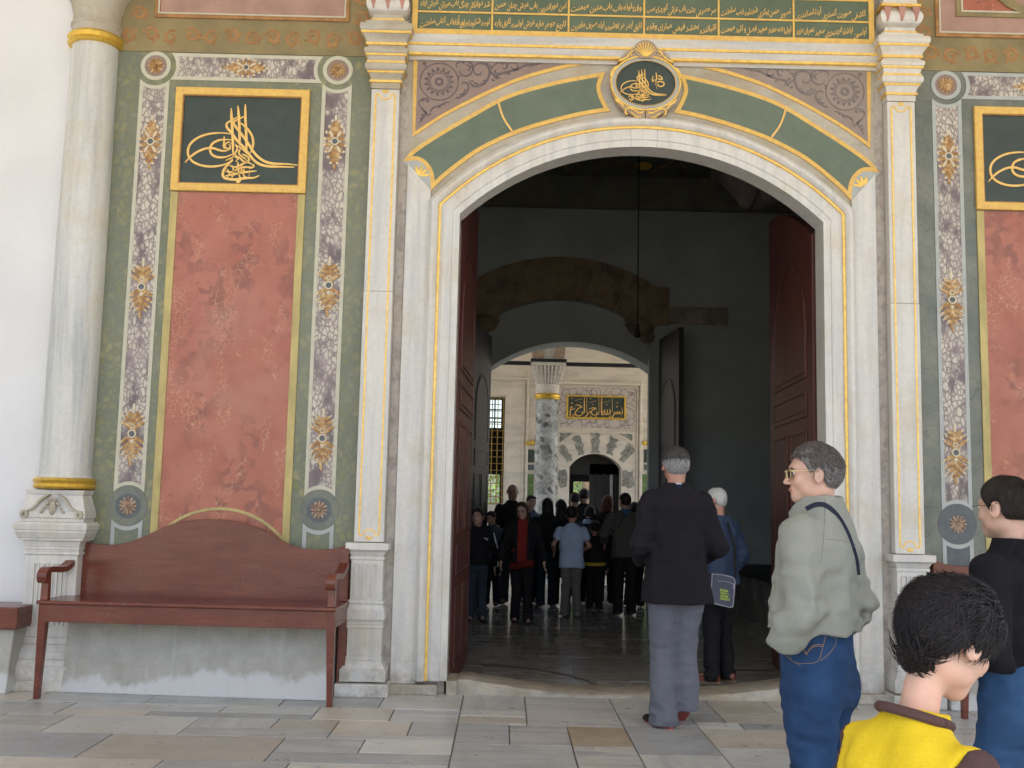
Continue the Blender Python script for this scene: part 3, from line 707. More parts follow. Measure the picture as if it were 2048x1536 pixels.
        for zz, kd in ((W(*((300, 285) if xc > 3 else (667, 285)))[1], 0), (W(*((286, 575) if xc > 3 else (657, 572)))[1], 1), (W(*((268, 868) if xc > 3 else (648, 877)))[1], 1)):
            p(leafmed((c0+rnd.uniform(-.004, .004), zz), kd, -.0165, s=1.08).build('leaf_medallion', None, smooth=True))
    # horizontal bar on top
    xa, xb = min(s*XF, s*XN), max(s*XF, s*XN)
    def hbar(d, rr, h):
        q = []
        for i in range(10): z = ZT-h+2*h*i/9; q.append((xb-sqrt(rr*rr-(z-ZT)**2)-d, z))
        for i in range(10): z = ZT+h-2*h*i/9; q.append((xa+sqrt(rr*rr-(z-ZT)**2)+d, z))
        return q
    ob, ib = hbar(0, rc, .113), hbar(bw*.9, rc+.004, .113-bw)
    p(MB().frame(ob, ib, -.0185, -.012).build('bar_border', cr, bevel=.002)); p(MB().prism(ib, -.0145, -.0115).build('breccia_bar', M['breccia']))
    p(leafmed((s*3.22, ZT), 0, -.0165, vert=False, s=.92).build('leaf_medallion', None, smooth=True))
    # red centre
    p(MB().prism(R(2.755, 3.712, 1.0, 3.87), -.0150, -.0118).build('red_field', M['red']))
    for a, b in ((3.712, 3.772), (2.695, 2.755)): p(MB().prism(R(a, b, 1.08, 3.87), -.024, -.012).build('side_bar', M['ivory'], bevel=.004))
    cz, cr_ = 0.78, .60
    def arc(r, n=16):
        th = asin(.478/r) if r > .478 else pi/2
        return [(s*3.2335+r*sin(-th+2*th*i/n), 1.345-.62+r*cos(-th+2*th*i/n)) for i in range(n+1)]
    r1 = .645
    a1, a2 = arc(r1), arc(r1-.022); p(MB().prism(a1+a2[::-1], -.022, -.0145).build('curved_bar', M['ivory']))
    # framed tughra
    cp = empty('calligraphy_panel', (s*3.2325, -.012, 4.303), 0, 'gilt framed dark green panel with golden monogram, ' + ('complete, near the round column' if s < 0 else 'cut off at the picture edge'), 'calligraphy panel', 'gilt framed monogram panels')
    def c(o): o.parent = cp; o.matrix_parent_inverse = Matrix.Translation(-cp.location); return o
    fo, fi = R(2.692, 3.773, 3.875, 4.735), R(2.755, 3.712, 3.938, 4.672)
    c(MB().frame(fo, fi, -.045, -.010).build('gilt_frame', M['goldpaint'], bevel=.007)); c(MB().frame(inset(fi, -.002), inset(fi, .008), -.034, -.012).build('red_fillet', M['rust']))
    c(MB().prism(fi, -.020, -.0122).build('green_ground', M['blackgreen']))
    c(tughra(s*3.2325, 4.303, 1, -.028, -.0195, 'monogram', M['goldstroke'], None))
    return root
wall_panel(-1); wall_panel(1)

# ================================================================== pilasters
CAPL = [(-60, -14, 742, 812, 0), (-14, -9, 736, 818, 1), (30, 38, 751, 814, 0), (38, 42.5, 748, 816, 1), (42.5, 47, 745, 819, 0), (47, 54, 737, 824, 0), (54, 69.5, 722, 830, 2), (69.5, 74, 724, 827, 1), (74, 89, 0, 0, (726, 825, 737, 819)), (89, 94, 736, 820, 1),
 (94, 99, 739, 816, 0), (99, 111, 731, 821, 2), (111, 115, 733, 818, 1), (115, 124.5, 0, 0, (735, 815, 738, 813)), (124.5, 128.5, 736, 815, 1), (128.5, 143.5, 732, 817, 2), (143.5, 147.5, 737, 812, 1), (147.5, 160.5, 0, 0, (739, 810, 744, 805)), (160.5, 165, 742, 808, 1), (165, 176.5, 744.5, 804, 0)]
def pilaster(s):
    root = empty('pilaster', (s*2.074, 0, 0), 0, 'marble pilaster with gilt outlines and stepped capital, ' + ('beside the empty red bench' if s < 0 else 'above the boy in yellow'), 'pilaster', 'pilasters beside the doorway')
    def p(o): o.parent = root; o.matrix_parent_inverse = Matrix.Translation((-s*2.074, 0, 0)); return o
    cx = s*2.074; Z = lambda yy: W(775, yy, -.11)[1]
    hwf = lambda a, b: (b-a)/2*.00391
    mb = MB(); gb = MB()
    for (ya, yb_, a, b, k) in CAPL:
        z1, z0 = Z(ya), Z(yb_)
        if isinstance(k, tuple):
            h1, h0 = hwf(k[0], k[1]), hwf(k[2], k[3]); n = 5
            for i in range(n):
                t0, t1 = i/n, (i+1)/n; c0 = h1+(h0-h1)*sin(t0*pi/2); c1 = h1+(h0-h1)*sin(t1*pi/2)
                mb.frust(cx-c0, cx+c0, cx-c1, cx+c1, 0, -(c0-.01), -(c1-.01), z1+(z0-z1)*t1, z1+(z0-z1)*t0)
        else:
            h = hwf(a, b); d = h-.01
            if k == 1: p(MB().box(cx-h, cx+h, -d, 0, z0, z1).build('gilt_fillet', M['gold']))
            elif ya == -60: p(MB().box(cx-h, cx+h, -d, 0, z0, z1).build('upper_block', M['marble']))
            elif k == 2:
                n = 6
                for i in range(n):
                    t0, t1 = -1+2*i/n, -1+2*(i+1)/n; e0 = h-.012+.012*sqrt(max(0, 1-t0*t0)); e1 = h-.012+.012*sqrt(max(0, 1-t1*t1)); zm, hh = (z0+z1)/2, (z1-z0)/2
                    mb.frust(cx-e1, cx+e1, cx-e0, cx+e0, 0, -(e1-.01), -(e0-.01), zm+t0*hh, zm+t1*hh)
            else: mb.box(cx-h, cx+h, -d, 0, z0, z1)
    p(mb.build('capital', M['marble_old'] if s < 0 else M['marble'], smooth=False))
    # bulbous urn with red petals
    zb, zt = Z(30), Z(-9); ub = MB(); n = 10; prev = None
    for i in range(n):
        t0, t1 = i/n, (i+1)/n
        f = lambda t: .128+.045*sin(pi*min(1, t*1.05))**.8
        ub.frust(cx-f(t1), cx+f(t1), cx-f(t0), cx+f(t0), 0, -(f(t1)-.01), -(f(t0)-.01), zb+(zt-zb)*t0, zb+(zt-zb)*t1)
    p(ub.build('urn', M['marble'], smooth=True, angle=60))
    rp = MB(); red = MT.setdefault('petal', plain('faded_red', (.42, .21, .17), .6, var=.2))
    for dx in (-.115, 0, .115):
        yy = -.166 if dx == 0 else -.160
        rp.prism([(cx+dx-.028, zt-.012), (cx+dx+.028, zt-.012), (cx+dx+.020, zt-.07), (cx+dx+.004, zb+.035), (cx+dx-.004, zb+.035), (cx+dx-.020, zt-.07)], yy-.004, yy+.03)
    p(rp.build('petal', red))
    # shaft in two blocks
    zt, zb, zj = Z(177), Z(1085), Z(582); hw = .112
    p(MB().box(cx-hw, cx+hw, -.095, 0, zj+.001, zt).build('shaft_block', M['marble'], bevel=.004))
    p(MB().box(cx-hw-.002, cx+hw+.002, -.097, 0, zb, zj-.001).build('shaft_block', M['marble'], bevel=.004))
    gl = MB(); w = .0105
    for sg in (-1, 1): gl.ribbon([(cx+sg*.076, zb+.06), (cx+sg*.078, (zt+zb)/2), (cx+sg*.077, zt-.05)], w*1.25, -.1005, -.094, taper=False)
    for zz, d in ((zt-.05, -1), (zb+.06, 1)):
        gl.ribbon([(cx-.077, zz), (cx-.055, zz+d*.012*-1), (cx-.03, zz+d*.026), (cx, zz+d*.034), (cx+.03, zz+d*.026), (cx+.055, zz-d*.012), (cx+.077, zz)], w, -.1005, -.094, taper=False)
        for k in range(5): an = radians(90*-d+(k-2)*32)*1; gl.lump((cx+.02*cos(an), -.098, zz-d*.015*-1+.02*sin(an)-(d*.03)), (.016, .003, .007), Matrix.Rotation(-an, 3, 'Y'), 6, 4)
    p(gl.build('gilt_outline', M['gold']))
    # pedestal
    ZP = lambda yy: W(740, yy, -.16)[1]; k = .00391*.985
    def hx(a, b): return (b-a)/2*k
    pd = MB()
    def blk(ya, yb_, a, b, c=None, d=None):
        h1 = hx(a, b); h0 = hx(c, d) if c else h1
        pd.frust(cx-h1, cx+h1, cx-h0, cx+h0, 0, -(h1+.02), -(h0+.02), ZP(yb_), ZP(ya))
    for q in [(1086, 1100, 697, 782), (1100, 1104, 699, 780, 704, 776), (1104, 1113, 704, 776, 709, 772), (1113, 1120, 709, 776), (1120, 1201, 708, 771), (1201, 1208, 703, 772.5), (1208, 1222, 706, 770, 700, 775), (1222, 1240, 699, 776), (1240, 1243, 701, 774), (1243, 1250, 703, 773), (1250, 1257, 701.5, 773.5), (1257, 1313, 703.5, 771), (1313, 1322, 702, 772), (1322, 1338, 702, 772, 696, 781), (1338, 1363, 694, 783)]: blk(*q)
    p(pd.build('pedestal', M['marble'], bevel=.003))
    h = hx(686, 783)+.012; p(MB().box(cx-h-.0, cx+h, -h-.04, 0, 0, ZP(1365.5)).build('plinth', M['marble'], bevel=.008))
    # flutes: raised rims round rounded grooves
    fl = MB()
    for (ya, yb_) in ((1128, 1195), (1264, 1306)):
        for dx in (-.066, 0, .066):
            z1, z0 = ZP(ya), ZP(yb_); r = .0175; y_ = -(hx(708, 771)+.02)
            po = [(cx+dx+r*cos(a), z1-r+r*sin(a)) for a in [pi*i/8 for i in range(9)]]+[(cx+dx-r*cos(a), z0+r-r*sin(a)) for a in [pi*i/8 for i in range(9)]]
            p(MB().frame(inset(po, -.006), inset(po, .004), y_-.013, y_+.002).build('flute', M['marble']))
    return root
pilaster(-1); pilaster(1)

# ================================================================== cornice over the arch + inscription panel
cor = empty('cornice', (0, 0, 5.2), 0, 'white marble cornice with two thin gilt mouldings over the arch', 'cornice')
def pc(o): o.parent = cor; o.matrix_parent_inverse = Matrix.Translation((0, 0, -5.2)); return o
zz = lambda yy: W(1000, yy+3, -.05)[1]
w_ = 1.925
pc(MB().frust(-w_, w_, -w_, w_, 0, -.085, -.075, zz(88), zz(71)).build('top_band', M['marble_h'], bevel=.003)); pc(MB().box(-w_, w_, -.083, 0, zz(93), zz(88)).build('gilt_moulding', M['gold'], bevel=.002))
pc(MB().frust(-w_, w_, -w_, w_, 0, -.07, -.055, zz(106), zz(93)).build('middle_band', M['marble_h'])); pc(MB().box(-w_, w_, -.066, 0, zz(111), zz(106)).build('gilt_moulding', M['gold'], bevel=.002))
pc(MB().box(-w_, w_, -.03, 0, zz(118), zz(111)).build('lower_band', M['marble_h']))
pc(MB().box(-1.9, 1.9, -.003, 0, 3.95, zz(118)).build('back_slab', M['marble_h'])) if False else None
ins = empty('inscription_panel', (0, -.05, 5.5), 0, 'green inscription board divided by gilt bars into cells of flowing gold script', 'inscription')
def pi_(o): o.parent = ins; o.matrix_parent_inverse = Matrix.Translation((0, .05, -5.5)); return o
zb0 = zz(69); xl, xr = -1.885, 1.885; y0 = -.05
pi_(MB().box(xl, xr, y0, 0, zb0, 6.5).build('board', M['inscr']))
zr = [zb0+.045, W(1000, 29, -.05)[1], W(1000, -14, -.05)[1], W(1000, -60, -.05)[1]]
pi_(MB().box(xl, xr, y0-.012, y0-.0005, zb0, zb0+.045).build('gilt_bar', M['goldpaint'], bevel=.003))
for z in zr[1:]: pi_(MB().box(xl+.045, xr-.045, y0-.010, y0-.0005, z, z+.016).build('gilt_bar', M['goldpaint'], bevel=.003))
for s in (-1, 1): pi_(MB().box(s*1.885, s*1.84, y0-.011, y0-.0005, zb0+.0455, 6.5).build('gilt_bar', M['goldpaint'], bevel=.003))
xs = [W(a, 50, -.05)[0] for a in (984, 1137, 1288, 1437, 1587)]
for x in xs: pi_(MB().box(x-.008, x+.008, y0-.009, y0-.0005, zb0+.0455, 6.5).build('gilt_bar', M['goldpaint'], bevel=.003))
# Arabic shaping with presentation forms
import unicodedata as ud
_forms = {}
for cp in list(range(0xFB50, 0xFC00))+list(range(0xFE70, 0xFEFD)):
    d = ud.decomposition(chr(cp)).split()
    if len(d) == 2 and d[0] in ('<isolated>', '<final>', '<initial>', '<medial>'): _forms.setdefault(chr(int(d[1], 16)), {})[d[0][1:-1]] = chr(cp)
_ar = set('اأآدذرزژو\u0627')
def shape(wd):
    out = []; n = len(wd)
    for i, ch in enumerate(wd):
        if ch not in _forms: out.append(ch); continue
        f = _forms[ch]; pj = i > 0 and wd[i-1] in _forms and wd[i-1] not in _ar and 'initial' in _forms[wd[i-1]]
        nj = i < n-1 and wd[i+1] in _forms and 'initial' in f and ch not in _ar
        key = 'medial' if pj and nj else 'final' if pj else 'initial' if nj else 'isolated'
        out.append(f.get(key, f.get('isolated', ch)))
    return ''.join(reversed(out))
def script(words, x0, x1, zb, h, y, name, mat, parentf, slant=-.16):
    "words read right to left, fitted between x1 and x0"
    vs = []; fs = []; x = 0.0; gapw = .16
    parts = []
    for wd in words.split():
        c = bpy.data.curves.new('t', 'FONT'); c.body = shape(wd); c.size = 1; c.extrude = 0; c.resolution_u = 3; c.offset = .012
        o = bpy.data.objects.new('t', c); COL.objects.link(o)
        bpy.context.view_layer.update()
        me = bpy.data.meshes.new_from_object(o.evaluated_get(bpy.context.evaluated_depsgraph_get()))
        co = [tuple(v.co) for v in me.vertices]; pf = [tuple(p.vertices) for p in me.polygons]
        bpy.data.objects.remove(o); bpy.data.curves.remove(c); bpy.data.meshes.remove(me)
        if not co: continue
        a = min(v[0] for v in co); b = max(v[0] for v in co); wdt = b-a
        parts.append((co, pf, b, wdt))
    tot = sum(q[3] for q in parts)+gapw*(len(parts)-1); sx = (x1-x0)/tot; cur = x1; sz = h
    for i, (co, pf, b, wdt) in enumerate(parts):
        n = len(vs); up = (.10 if i % 2 else -.02)
        for v in co:
            dx = v[0]-b   # <=0
            vs.append((cur+dx*sx, y, zb+sz*(v[1]+up-slant*0+(.30+dx*.22 if wdt > .6 else .12+dx*.1))))
        fs += [tuple(k+n for k in f) for f in pf]; cur -= (wdt+gapw)*sx
    mb = MB(); k = len(vs); mb.add(vs+[(a, b+.004, c) for a, b, c in vs], fs)
    o = mb.build(name, mat, fix=True); parentf(o); return o
LN1 = ['كاشفی صورت كستری آينة اسكندری', 'تصوير حسن پيكری شهنامه زيب سلطنت', 'سر مصرعی رشته باب عرائی كوردكه سب', 'وقتا اوله باب باب متين ميمنت', 'امن دوراندرين باب عرش چنان حسن', 'شد دوانكار چنگ باب ميزان عرش ايله']
LN2 = ['اولسون ايا شاه فريدبختك سعيد عمرك مزيد', 'اوليا بده حفظ مجيد فضل و كليد ميمنت', 'اقبالنده بخشد فيض مبارك وقفه', 'لايق ايدر هر پوشيده ايله صرف مقدرت', 'تاريخ جوهر مايه عرش اولسه لايق پايه', 'لوحه شكوه پيرای آيه باب كتاب سلطنت']
edges = [1.84]+xs[::-1]+[-1.84]
for i in range(6):
    a, b = edges[i+1]+.02, edges[i]-.02
    script(LN2[i], a, b, zr[0]+.035, .070, y0-.004, 'lettering', M['goldstroke'], pi_)
    script(LN1[i], a, b, zr[1]+.050, .070, y0-.004, 'lettering', M['goldstroke'], pi_)
mb = MB(); bx, bz = W(917, 47, -.055)
for k, st in enumerate([[(0, 0), (0, .028)], [(.018, 0), (.018, .028)], [(.034, 0), (.044, .028), (.054, 0)], [(.062, 0), (.072, .028), (.082, 0)]]): mb.ribbon([(bx-.04+a, bz-.012+b) for a, b in st], .006, y0-.004, y0, taper=False)
pi_(mb.build('numerals', M['goldstroke']))

# ================================================================== oval medallion
mx, mz = W(1290.2, 169.6, -.05)
med = empty('oval_medallion', (mx, -.03, mz), 0, 'oval dark green medallion with golden monogram, beaded rim and shell crest over the arch', 'medallion')
def pm(o): o.parent = med; o.matrix_parent_inverse = Matrix.Translation(-med.location); return o
FR = MT.setdefault('medframe', plain('medallion_frame', (.36, .27, .185), .5, var=.25, vs=25))
pm(MB().prism(circ(mx, mz, .285, 48, .245), -.06, 0).build('backing', FR)); 
mb = MB(); mb.frame(circ(mx, mz, .275, 48, .218), circ(mx, mz, .243, 48, .190), -.085, -.05); pm(mb.build('rim', M['greycream'], bevel=.006))
mb = MB(); mb.frame(circ(mx, mz, .285, 48, .232), circ(mx, mz, .272, 48, .218), -.095, -.05); pm(mb.build('gilt_rim', M['gold'], bevel=.003))
pm(MB().prism(circ(mx, mz, .245, 48, .192), -.072, -.05).build('green_ground', M['blackgreen']))
mb = MB()
for k in range(84):
    a = 2*pi*k/84; mb.lump((mx+.243*cos(a), -.088, mz+.190*sin(a)), (.0062, .006, .0062), None, 6, 4)
so = pm(mb.build('bead_rim', M['goldstroke'], smooth=True))
tughra(mx-.02, mz-.005, .42, -.078, -.071, 'monogram', M['goldstroke'], None, rot=-.02); pm(bpy.data.objects['monogram.002'] if 'monogram.002' in bpy.data.objects else COL.objects[-1])
mb = MB()
def c7(p): return Wl([(1200+a/8.533, 70+b/8.533) for a, b in p], -.07)
for p_, w in [([(955, 645), (965, 740), (940, 800)], 22), ([(905, 700), (890, 770), (900, 800), (930, 760)], 20), ([(985, 700), (1040, 720), (1060, 760), (1010, 760), (990, 740)], 20), ([(940, 830), (1000, 800), (1080, 810), (1085, 860), (1030, 885), (985, 860), (1000, 830)], 20), ([(930, 850), (1000, 850)], 16), ([(960, 870), (975, 925)], 18), ([(1000, 690), (1020, 700)], 16),
             ([(480, 1060), (530, 1040), (580, 1080), (540, 1110), (490, 1090)], 22), ([(520, 1020), (545, 1090), (520, 1140)], 20)]: mb.ribbon(c7(p_), w*.00046, -.078, -.071)
pm(mb.build('small_lettering', M['goldstroke']))
mb = MB(); gm = MB()
# shell
sx_, sz_ = c7([(770, 360)])[0]
fan = [(sx_+.105*cos(a)*1.0, sz_+.125*sin(a)+(.0)) for a in [radians(15+150*i/20) for i in range(21)]]
mb.prism(fan+[(sx_-.05, sz_-.03), (sx_+.05, sz_-.03)], -.10, -.03)
for k in range(9):
    a = radians(26+128*k/8); gm.ribbon([(sx_+.018*cos(a), sz_-.02), (sx_+.06*cos(a), sz_+.055*sin(a)), (sx_+.095*cos(a), sz_+.108*sin(a))], .009, -.108, -.099)
for s in (-1, 1):
    def q(pts): return [(mx+s*(a-mx), b) for a, b in c7(pts)]
    for p_, w in [([(700, 330), (640, 290), (560, 290), (510, 330), (540, 380)], 26), ([(690, 350), (660, 370), (650, 340)], 26), ([(500, 350), (440, 410), (380, 440), (310, 465)], 34), ([(290, 550), (230, 600), (190, 680), (185, 740)], 34), ([(250, 1090), (300, 1150), (360, 1190), (410, 1260)], 34), ([(620, 1340), (520, 1270), (440, 1280), (430, 1340), (470, 1370)], 26), ([(740, 1320), (690, 1350), (620, 1330), (600, 1290)], 26), ([(700, 1410), (620, 1420), (560, 1370), (520, 1330)], 20), ([(175, 760), (185, 880), (220, 1000)], 12)]:
        gm.ribbon(q(p_), w*.00046*.9, -.098, -.06)
    mb.prism(q([(560, 240), (460, 280), (340, 410), (300, 470), (480, 420), (700, 390), (700, 250)]), -.088, -.02) if s > 0 else mb.prism(q([(700, 250), (700, 390), (480, 420), (300, 470), (340, 410), (460, 280), (560, 240)]), -.088, -.02)
    pm(mb.build('carved_shell' if s < 0 else 'carved_leaf', FR, bevel=.004)); mb = MB()
    mb.prism(q([(240, 1080), (330, 1230), (420, 1300), (560, 1390), (760, 1470), (770, 1260), (500, 1220), (330, 1100)]), -.086, -.02)
    mb.prism(q([(270, 520), (180, 640), (160, 750), (200, 740), (290, 600)]), -.084, -.02) if False else None
    if s > 0: pm(mb.build('carved_scroll', FR, bevel=.004))
    else: pm(mb.build('carved_scroll', FR, bevel=.004)); mb = MB()
pm(gm.build('gilt_scrollwork', M['gold']))

# ================================================================== corner column on the left
def CW(px, py): return W(px, py, -.03)
colr = empty('marble_column', (-4.28, -.2, 0), 0, 'round grey-white marble column with two gilt rings on a carved square pedestal', 'column')
xcT, zcT = CW(190, 90); xcB, zcB = CW(133, 955); ccx = (xcT+xcB)/2; colr.location = (ccx, -.2, 0)
def pk(o): o.parent = colr; o.matrix_parent_inverse = Matrix.Translation((-ccx, .2, 0)); return o
Zc = lambda yy: CW(160, yy)[1]
rT, rB = .182, .196; cyc = -.02
zA, zB_ = Zc(957), Zc(96)
pk(MB().lathe(ccx, cyc, [(rB+.012, zA), (rB, zA+.03)]+[(rB+(rT-rB)*t+.004*sin(pi*t), zA+.03+(zB_-zA-.03)*t) for t in [i/12 for i in range(13)]], 48).build('shaft', M['column'], smooth=True))
def ring(z0, z1, r): return [(r-.02, z0), (r+.012, z0+.004), (r+.026, z0+(z1-z0)*.22), (r+.014, z0+(z1-z0)*.46), (r+.016, z0+(z1-z0)*.5), (r+.030, z0+(z1-z0)*.74), (r+.012, z1-.004), (r-.02, z1)]
pk(MB().lathe(ccx, cyc, ring(zA-.085, zA+.004, rB+.012), 48).build('gilt_ring', M['goldring'], smooth=True))
pk(MB().lathe(ccx, cyc, ring(zB_-.01, zB_+.09, rT+.01), 48).build('gilt_ring', M['goldring'], smooth=True))
z = zB_+.085
pk(MB().lathe(ccx, cyc, [(rT+.005, z), (rT+.008, z+.06), (rT+.018, z+.07), (rT+.02, z+.085), (rT+.004, z+.09), (rT+.006, z+.17), (rT+.03, z+.27), (rT+.07, z+.34), (rT+.075, z+.36), (rT+.11, z+.5), (rT+.15, z+.75)], 48).build('capital', M['marble_old'], smooth=True))
ped = MB(); kk = .00391*.97
def pb(ya, yb_, a, b, c=None, d=None, sh=0):
    xc_ = ccx; h1 = (b-a)/2*kk; h0 = (d-c)/2*kk if c is not None else h1
    ped.frust(xc_-h1, xc_+h1, xc_-h0, xc_+h0, 0, -h1*.86-.01, -h0*.86-.01, Zc(yb_), Zc(ya))
xm = 108
for ya, yb_, w1, w0 in [(981, 990, 118, 112), (990, 1022, 108, 128), (1022, 1036, 130, 130), (1036, 1044, 124, 124), (1044, 1049, 138, 146), (1049, 1060, 148, 144), (1060, 1065, 142, 142), (1065, 1076, 140, 130), (1076, 1080, 128, 128), (1080, 1093, 116, 108), (1093, 1098, 110, 110), (1098, 1102, 106, 106), (1102, 1108, 110, 110), (1108, 1270, 103, 103), (1270, 1284, 108, 108), (1284, 1298, 112, 138), (1298, 1312, 140, 140), (1312, 1324, 146, 158), (1324, 1352, 160, 160)]:
    pb(ya, yb_, xm-w1/2, xm+w1/2, xm-w0/2, xm+w0/2)
zfl = Zc(1352)
if zfl > 0: ped.box(ccx-80*kk, ccx+80*kk, -80*kk*.86-.01, 0, 0, zfl)
pk(ped.build('pedestal', M['marble'], bevel=.004))
fl = MB()
for dx in (-.105, -.035, .035, .105):
    z1, z0 = Zc(1126), Zc(1246); yf = -103/2*kk*.86-.01
    q = rectp(ccx+dx-.017, ccx+dx+.017, z0, z1); pk(MB().frame(inset(q, -.004), inset(q, .004), yf-.012, yf+.002).build('flute', M['marble']))
cv = MB(); yf = -.225
for s in (-1, 1):
    cv.ribbon([(ccx+s*.03, Zc(990)), (ccx+s*.09, Zc(1000)), (ccx+s*.14, Zc(1016)), (ccx+s*.2, Zc(1024))], .016, yf-.012, yf+.05)
    cv.frame(circ(ccx+s*.205, Zc(1029), .03, 16), circ(ccx+s*.205, Zc(1029), .012, 16), yf-.018, yf+.05)
    for k in range(4): cv.lump((ccx+s*(.02+.02*k), yf-.004, Zc(1000+8*k)), (.02, .012, .012), Matrix.Rotation(s*.6, 3, 'Y'), 6, 4)
cv.lump((ccx, yf, Zc(1016)), (.028, .014, .06), None, 8, 6)
pk(cv.build('carved_scroll', M['marble_old'], smooth=True, angle=40))
# ---- white side wall, its stone bench and red cushion board
sw = MB().prism([(-9, 0), (-4.42, 0), (-4.42, 8.2), (-9, 8.2)], -.035, .3).build('side_wall', M['plaster']); tag(sw, 'plain whitewashed wall beyond the round marble column', 'wall')
lb = empty('side_bench', (-5.2, -.3, 0), 0, 'end of a dark red bench board on a stone base beyond the column', 'bench')
o = MB().box(-7, -4.56, -.42, -.036, .46, .62).build('seat_board', M['bench'], bevel=.01); o.parent = lb; o.matrix_parent_inverse = Matrix.Translation((5.2, .3, 0))
o = MB().frust(-7, -4.60, -7, -4.62, -.036, -.36, -.39, 0, .458).build('stone_base', M['block'], bevel=.01); o.parent = lb; o.matrix_parent_inverse = Matrix.Translation((5.2, .3, 0))

# ================================================================== benches
def make_bench(label, full=True):
    root = empty('red_bench', (0, 0, 0), 0, label, 'bench', 'red painted benches against the gate wall')
    m = M['bench']; hl = 1.062; D_ = .50; zs = .665
    # back outline
    prof = [(-1, .425), (-.96, .40), (-.90, .38), (-.8, .368), (-.70, .37), (-.60, .392), (-.47, .45), (-.33, .522), (-.17, .565), (0, .578)]
    top = smooth([(a*1.0*(hl-.01), zs+.035+b) for a, b in prof]+[(-a*(hl-.01), zs+.035+b) for a, b in prof[-2::-1]], 3)
    MB().prism(top+[(hl-.01, zs-.1), (-hl+.01, zs-.1)], -.012, .022).build('backrest', m, root, bevel=.004)
    MB().box(-hl-.012, hl+.012, -D_-.02, .0, zs, zs+.026).build('seat', m, root, bevel=.007)
    MB().box(-hl+.02, hl-.02, -D_, -D_+.026, zs-.125, zs-.001).build('front_rail', m, root, bevel=.003)
    for s in (-1, 1): MB().box(s*(hl-.0), s*(hl-.028), -D_+.04, -.02, zs-.12, zs-.001).build('side_rail', m, root, bevel=.003)
    for s in (-1, 1):
        x0, x1 = s*hl, s*(hl-.062)
        xa, xb = min(x0, x1), max(x0, x1)
        MB().frust(xa, xb, xa+(.0 if s < 0 else .026), xb-(.026 if s < 0 else 0), -D_+.06, -D_-.002, -D_+.012, 0, zs-.001).build('front_leg', m, root, bevel=.004)
        MB().frust(xa, xb, xa, xb, .02, -.035, -.03, 0, zs-.001).build('rear_leg', m, root, bevel=.004)
        MB().box(xa, xb, -.05, .02, zs+.026, zs+.42).build('back_post', m, root, bevel=.004)
        # arm post and scrolled arm
        MB().frust(xa+.004, xb-.008, xa+.004, xb-.004, -D_+.055, -D_+.012, -D_+.004, zs+.026, zs+.22).build('arm_post', m, root, bevel=.004)
        ap = smooth([(-.03, .298), (-.12, .262), (-.22, .232), (-.33, .232), (-.43, .24), (-.50, .236), (-.535, .205), (-.525, .17), (-.50, .168)], 4)
        vs = []; fs = []; k = len(ap)
        for i, (yy, z_) in enumerate(ap):
            a = ap[max(i-1, 0)]; b = ap[min(i+1, k-1)]; dx, dz = b[0]-a[0], b[1]-a[1]; L = sqrt(dx*dx+dz*dz); nx, nz = -dz/L*.02, dx/L*.02
            if i > k-4: nx *= .7; nz *= .7
            for sx2, sg in ((xa-.004, 1), (xb+.004, 1), (xb+.004, -1), (xa-.004, -1)): vs.append((sx2, yy+nx*sg, zs+.0+z_+nz*sg))
        for i in range(k-1):
            for q in range(4): fs.append((4*i+q, 4*i+(q+1) % 4, 4*i+4+(q+1) % 4, 4*i+4+q))
        fs += [(0, 3, 2, 1), (4*k-4, 4*k-3, 4*k-2, 4*k-1)]
        MB().add(vs, fs).build('armrest', m, root, smooth=True, bevel=.005)
    return root
bench = make_bench('dark red painted wooden bench with arched back, empty, beside the round column')
bench.location = (-3.268, -.105, 0); bench.rotation_euler = (0, 0, -.035)
b2 = copy_tree(bench); b2['label'] = 'dark red bench mostly hidden behind the boy and the woman in black'; b2.location = (3.30, -.05, -.02); b2.rotation_euler = (0, 0, .02)
blk = empty('stone_block', (-3.30, -.2, 0), 0, 'pale stained masonry block behind the legs of the empty red bench', 'block')
bl = MB().frust(-.98, .98, -.985, .985, .2, -.20, -.24, 0, .60)
o = bl.build('block_body', M['block'], blk, bevel=.01)
o.modifiers[0].segments = 3
mb = MB()
for x in (-.52, .66): mb.ribbon([(x, .01), (x+.004, .2), (x-.002, .4), (x, .58)], .004, -.245, -.2, taper=False)
blk.rotation_euler = (0, 0, -.06); blk.location = (-3.27, -.10, 0)
b3 = copy_tree(blk); b3.location = (3.28, -.02, 0); b3['label'] = 'masonry block under the bench that the boy and woman hide'; b3.rotation_euler = (0, 0, 0)
# unseen eaves, added to block the sun; pale underside bounces light to the floor
ev = MB().box(-22, 22, -11, .62, 8.21, 8.5).build('shade_eaves', plain('eaves_plaster', (.74, .70, .62), .9, var=.05)); tag(ev, 'deep pale eaves high over the gate front', 'roof')
# ================================================================== gate hall (dark room behind the arch)
Y1 = 7.4; ZF = -.06; ZCE = 6.45
MB().box(-2.9, 3.6, .44, 11.2, -.3, ZF-.012).build('hall_floor_base', M['joint']); tag(bpy.data.objects['hall_floor_base'], kind='structure')
hallf = empty('hall_paving', (0, 4, 0)); tag(hallf, kind='structure')
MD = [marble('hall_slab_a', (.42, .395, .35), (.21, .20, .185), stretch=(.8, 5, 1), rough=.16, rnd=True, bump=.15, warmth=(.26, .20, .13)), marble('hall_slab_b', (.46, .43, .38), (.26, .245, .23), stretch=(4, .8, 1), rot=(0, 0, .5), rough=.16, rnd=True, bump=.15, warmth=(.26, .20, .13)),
      marble('hall_slab_c', (.38, .36, .32), (.19, .185, .175), stretch=(.7, 6, 1), rot=(0, 0, -.2), rough=.16, rnd=True, bump=.15, warmth=(.26, .20, .13))]
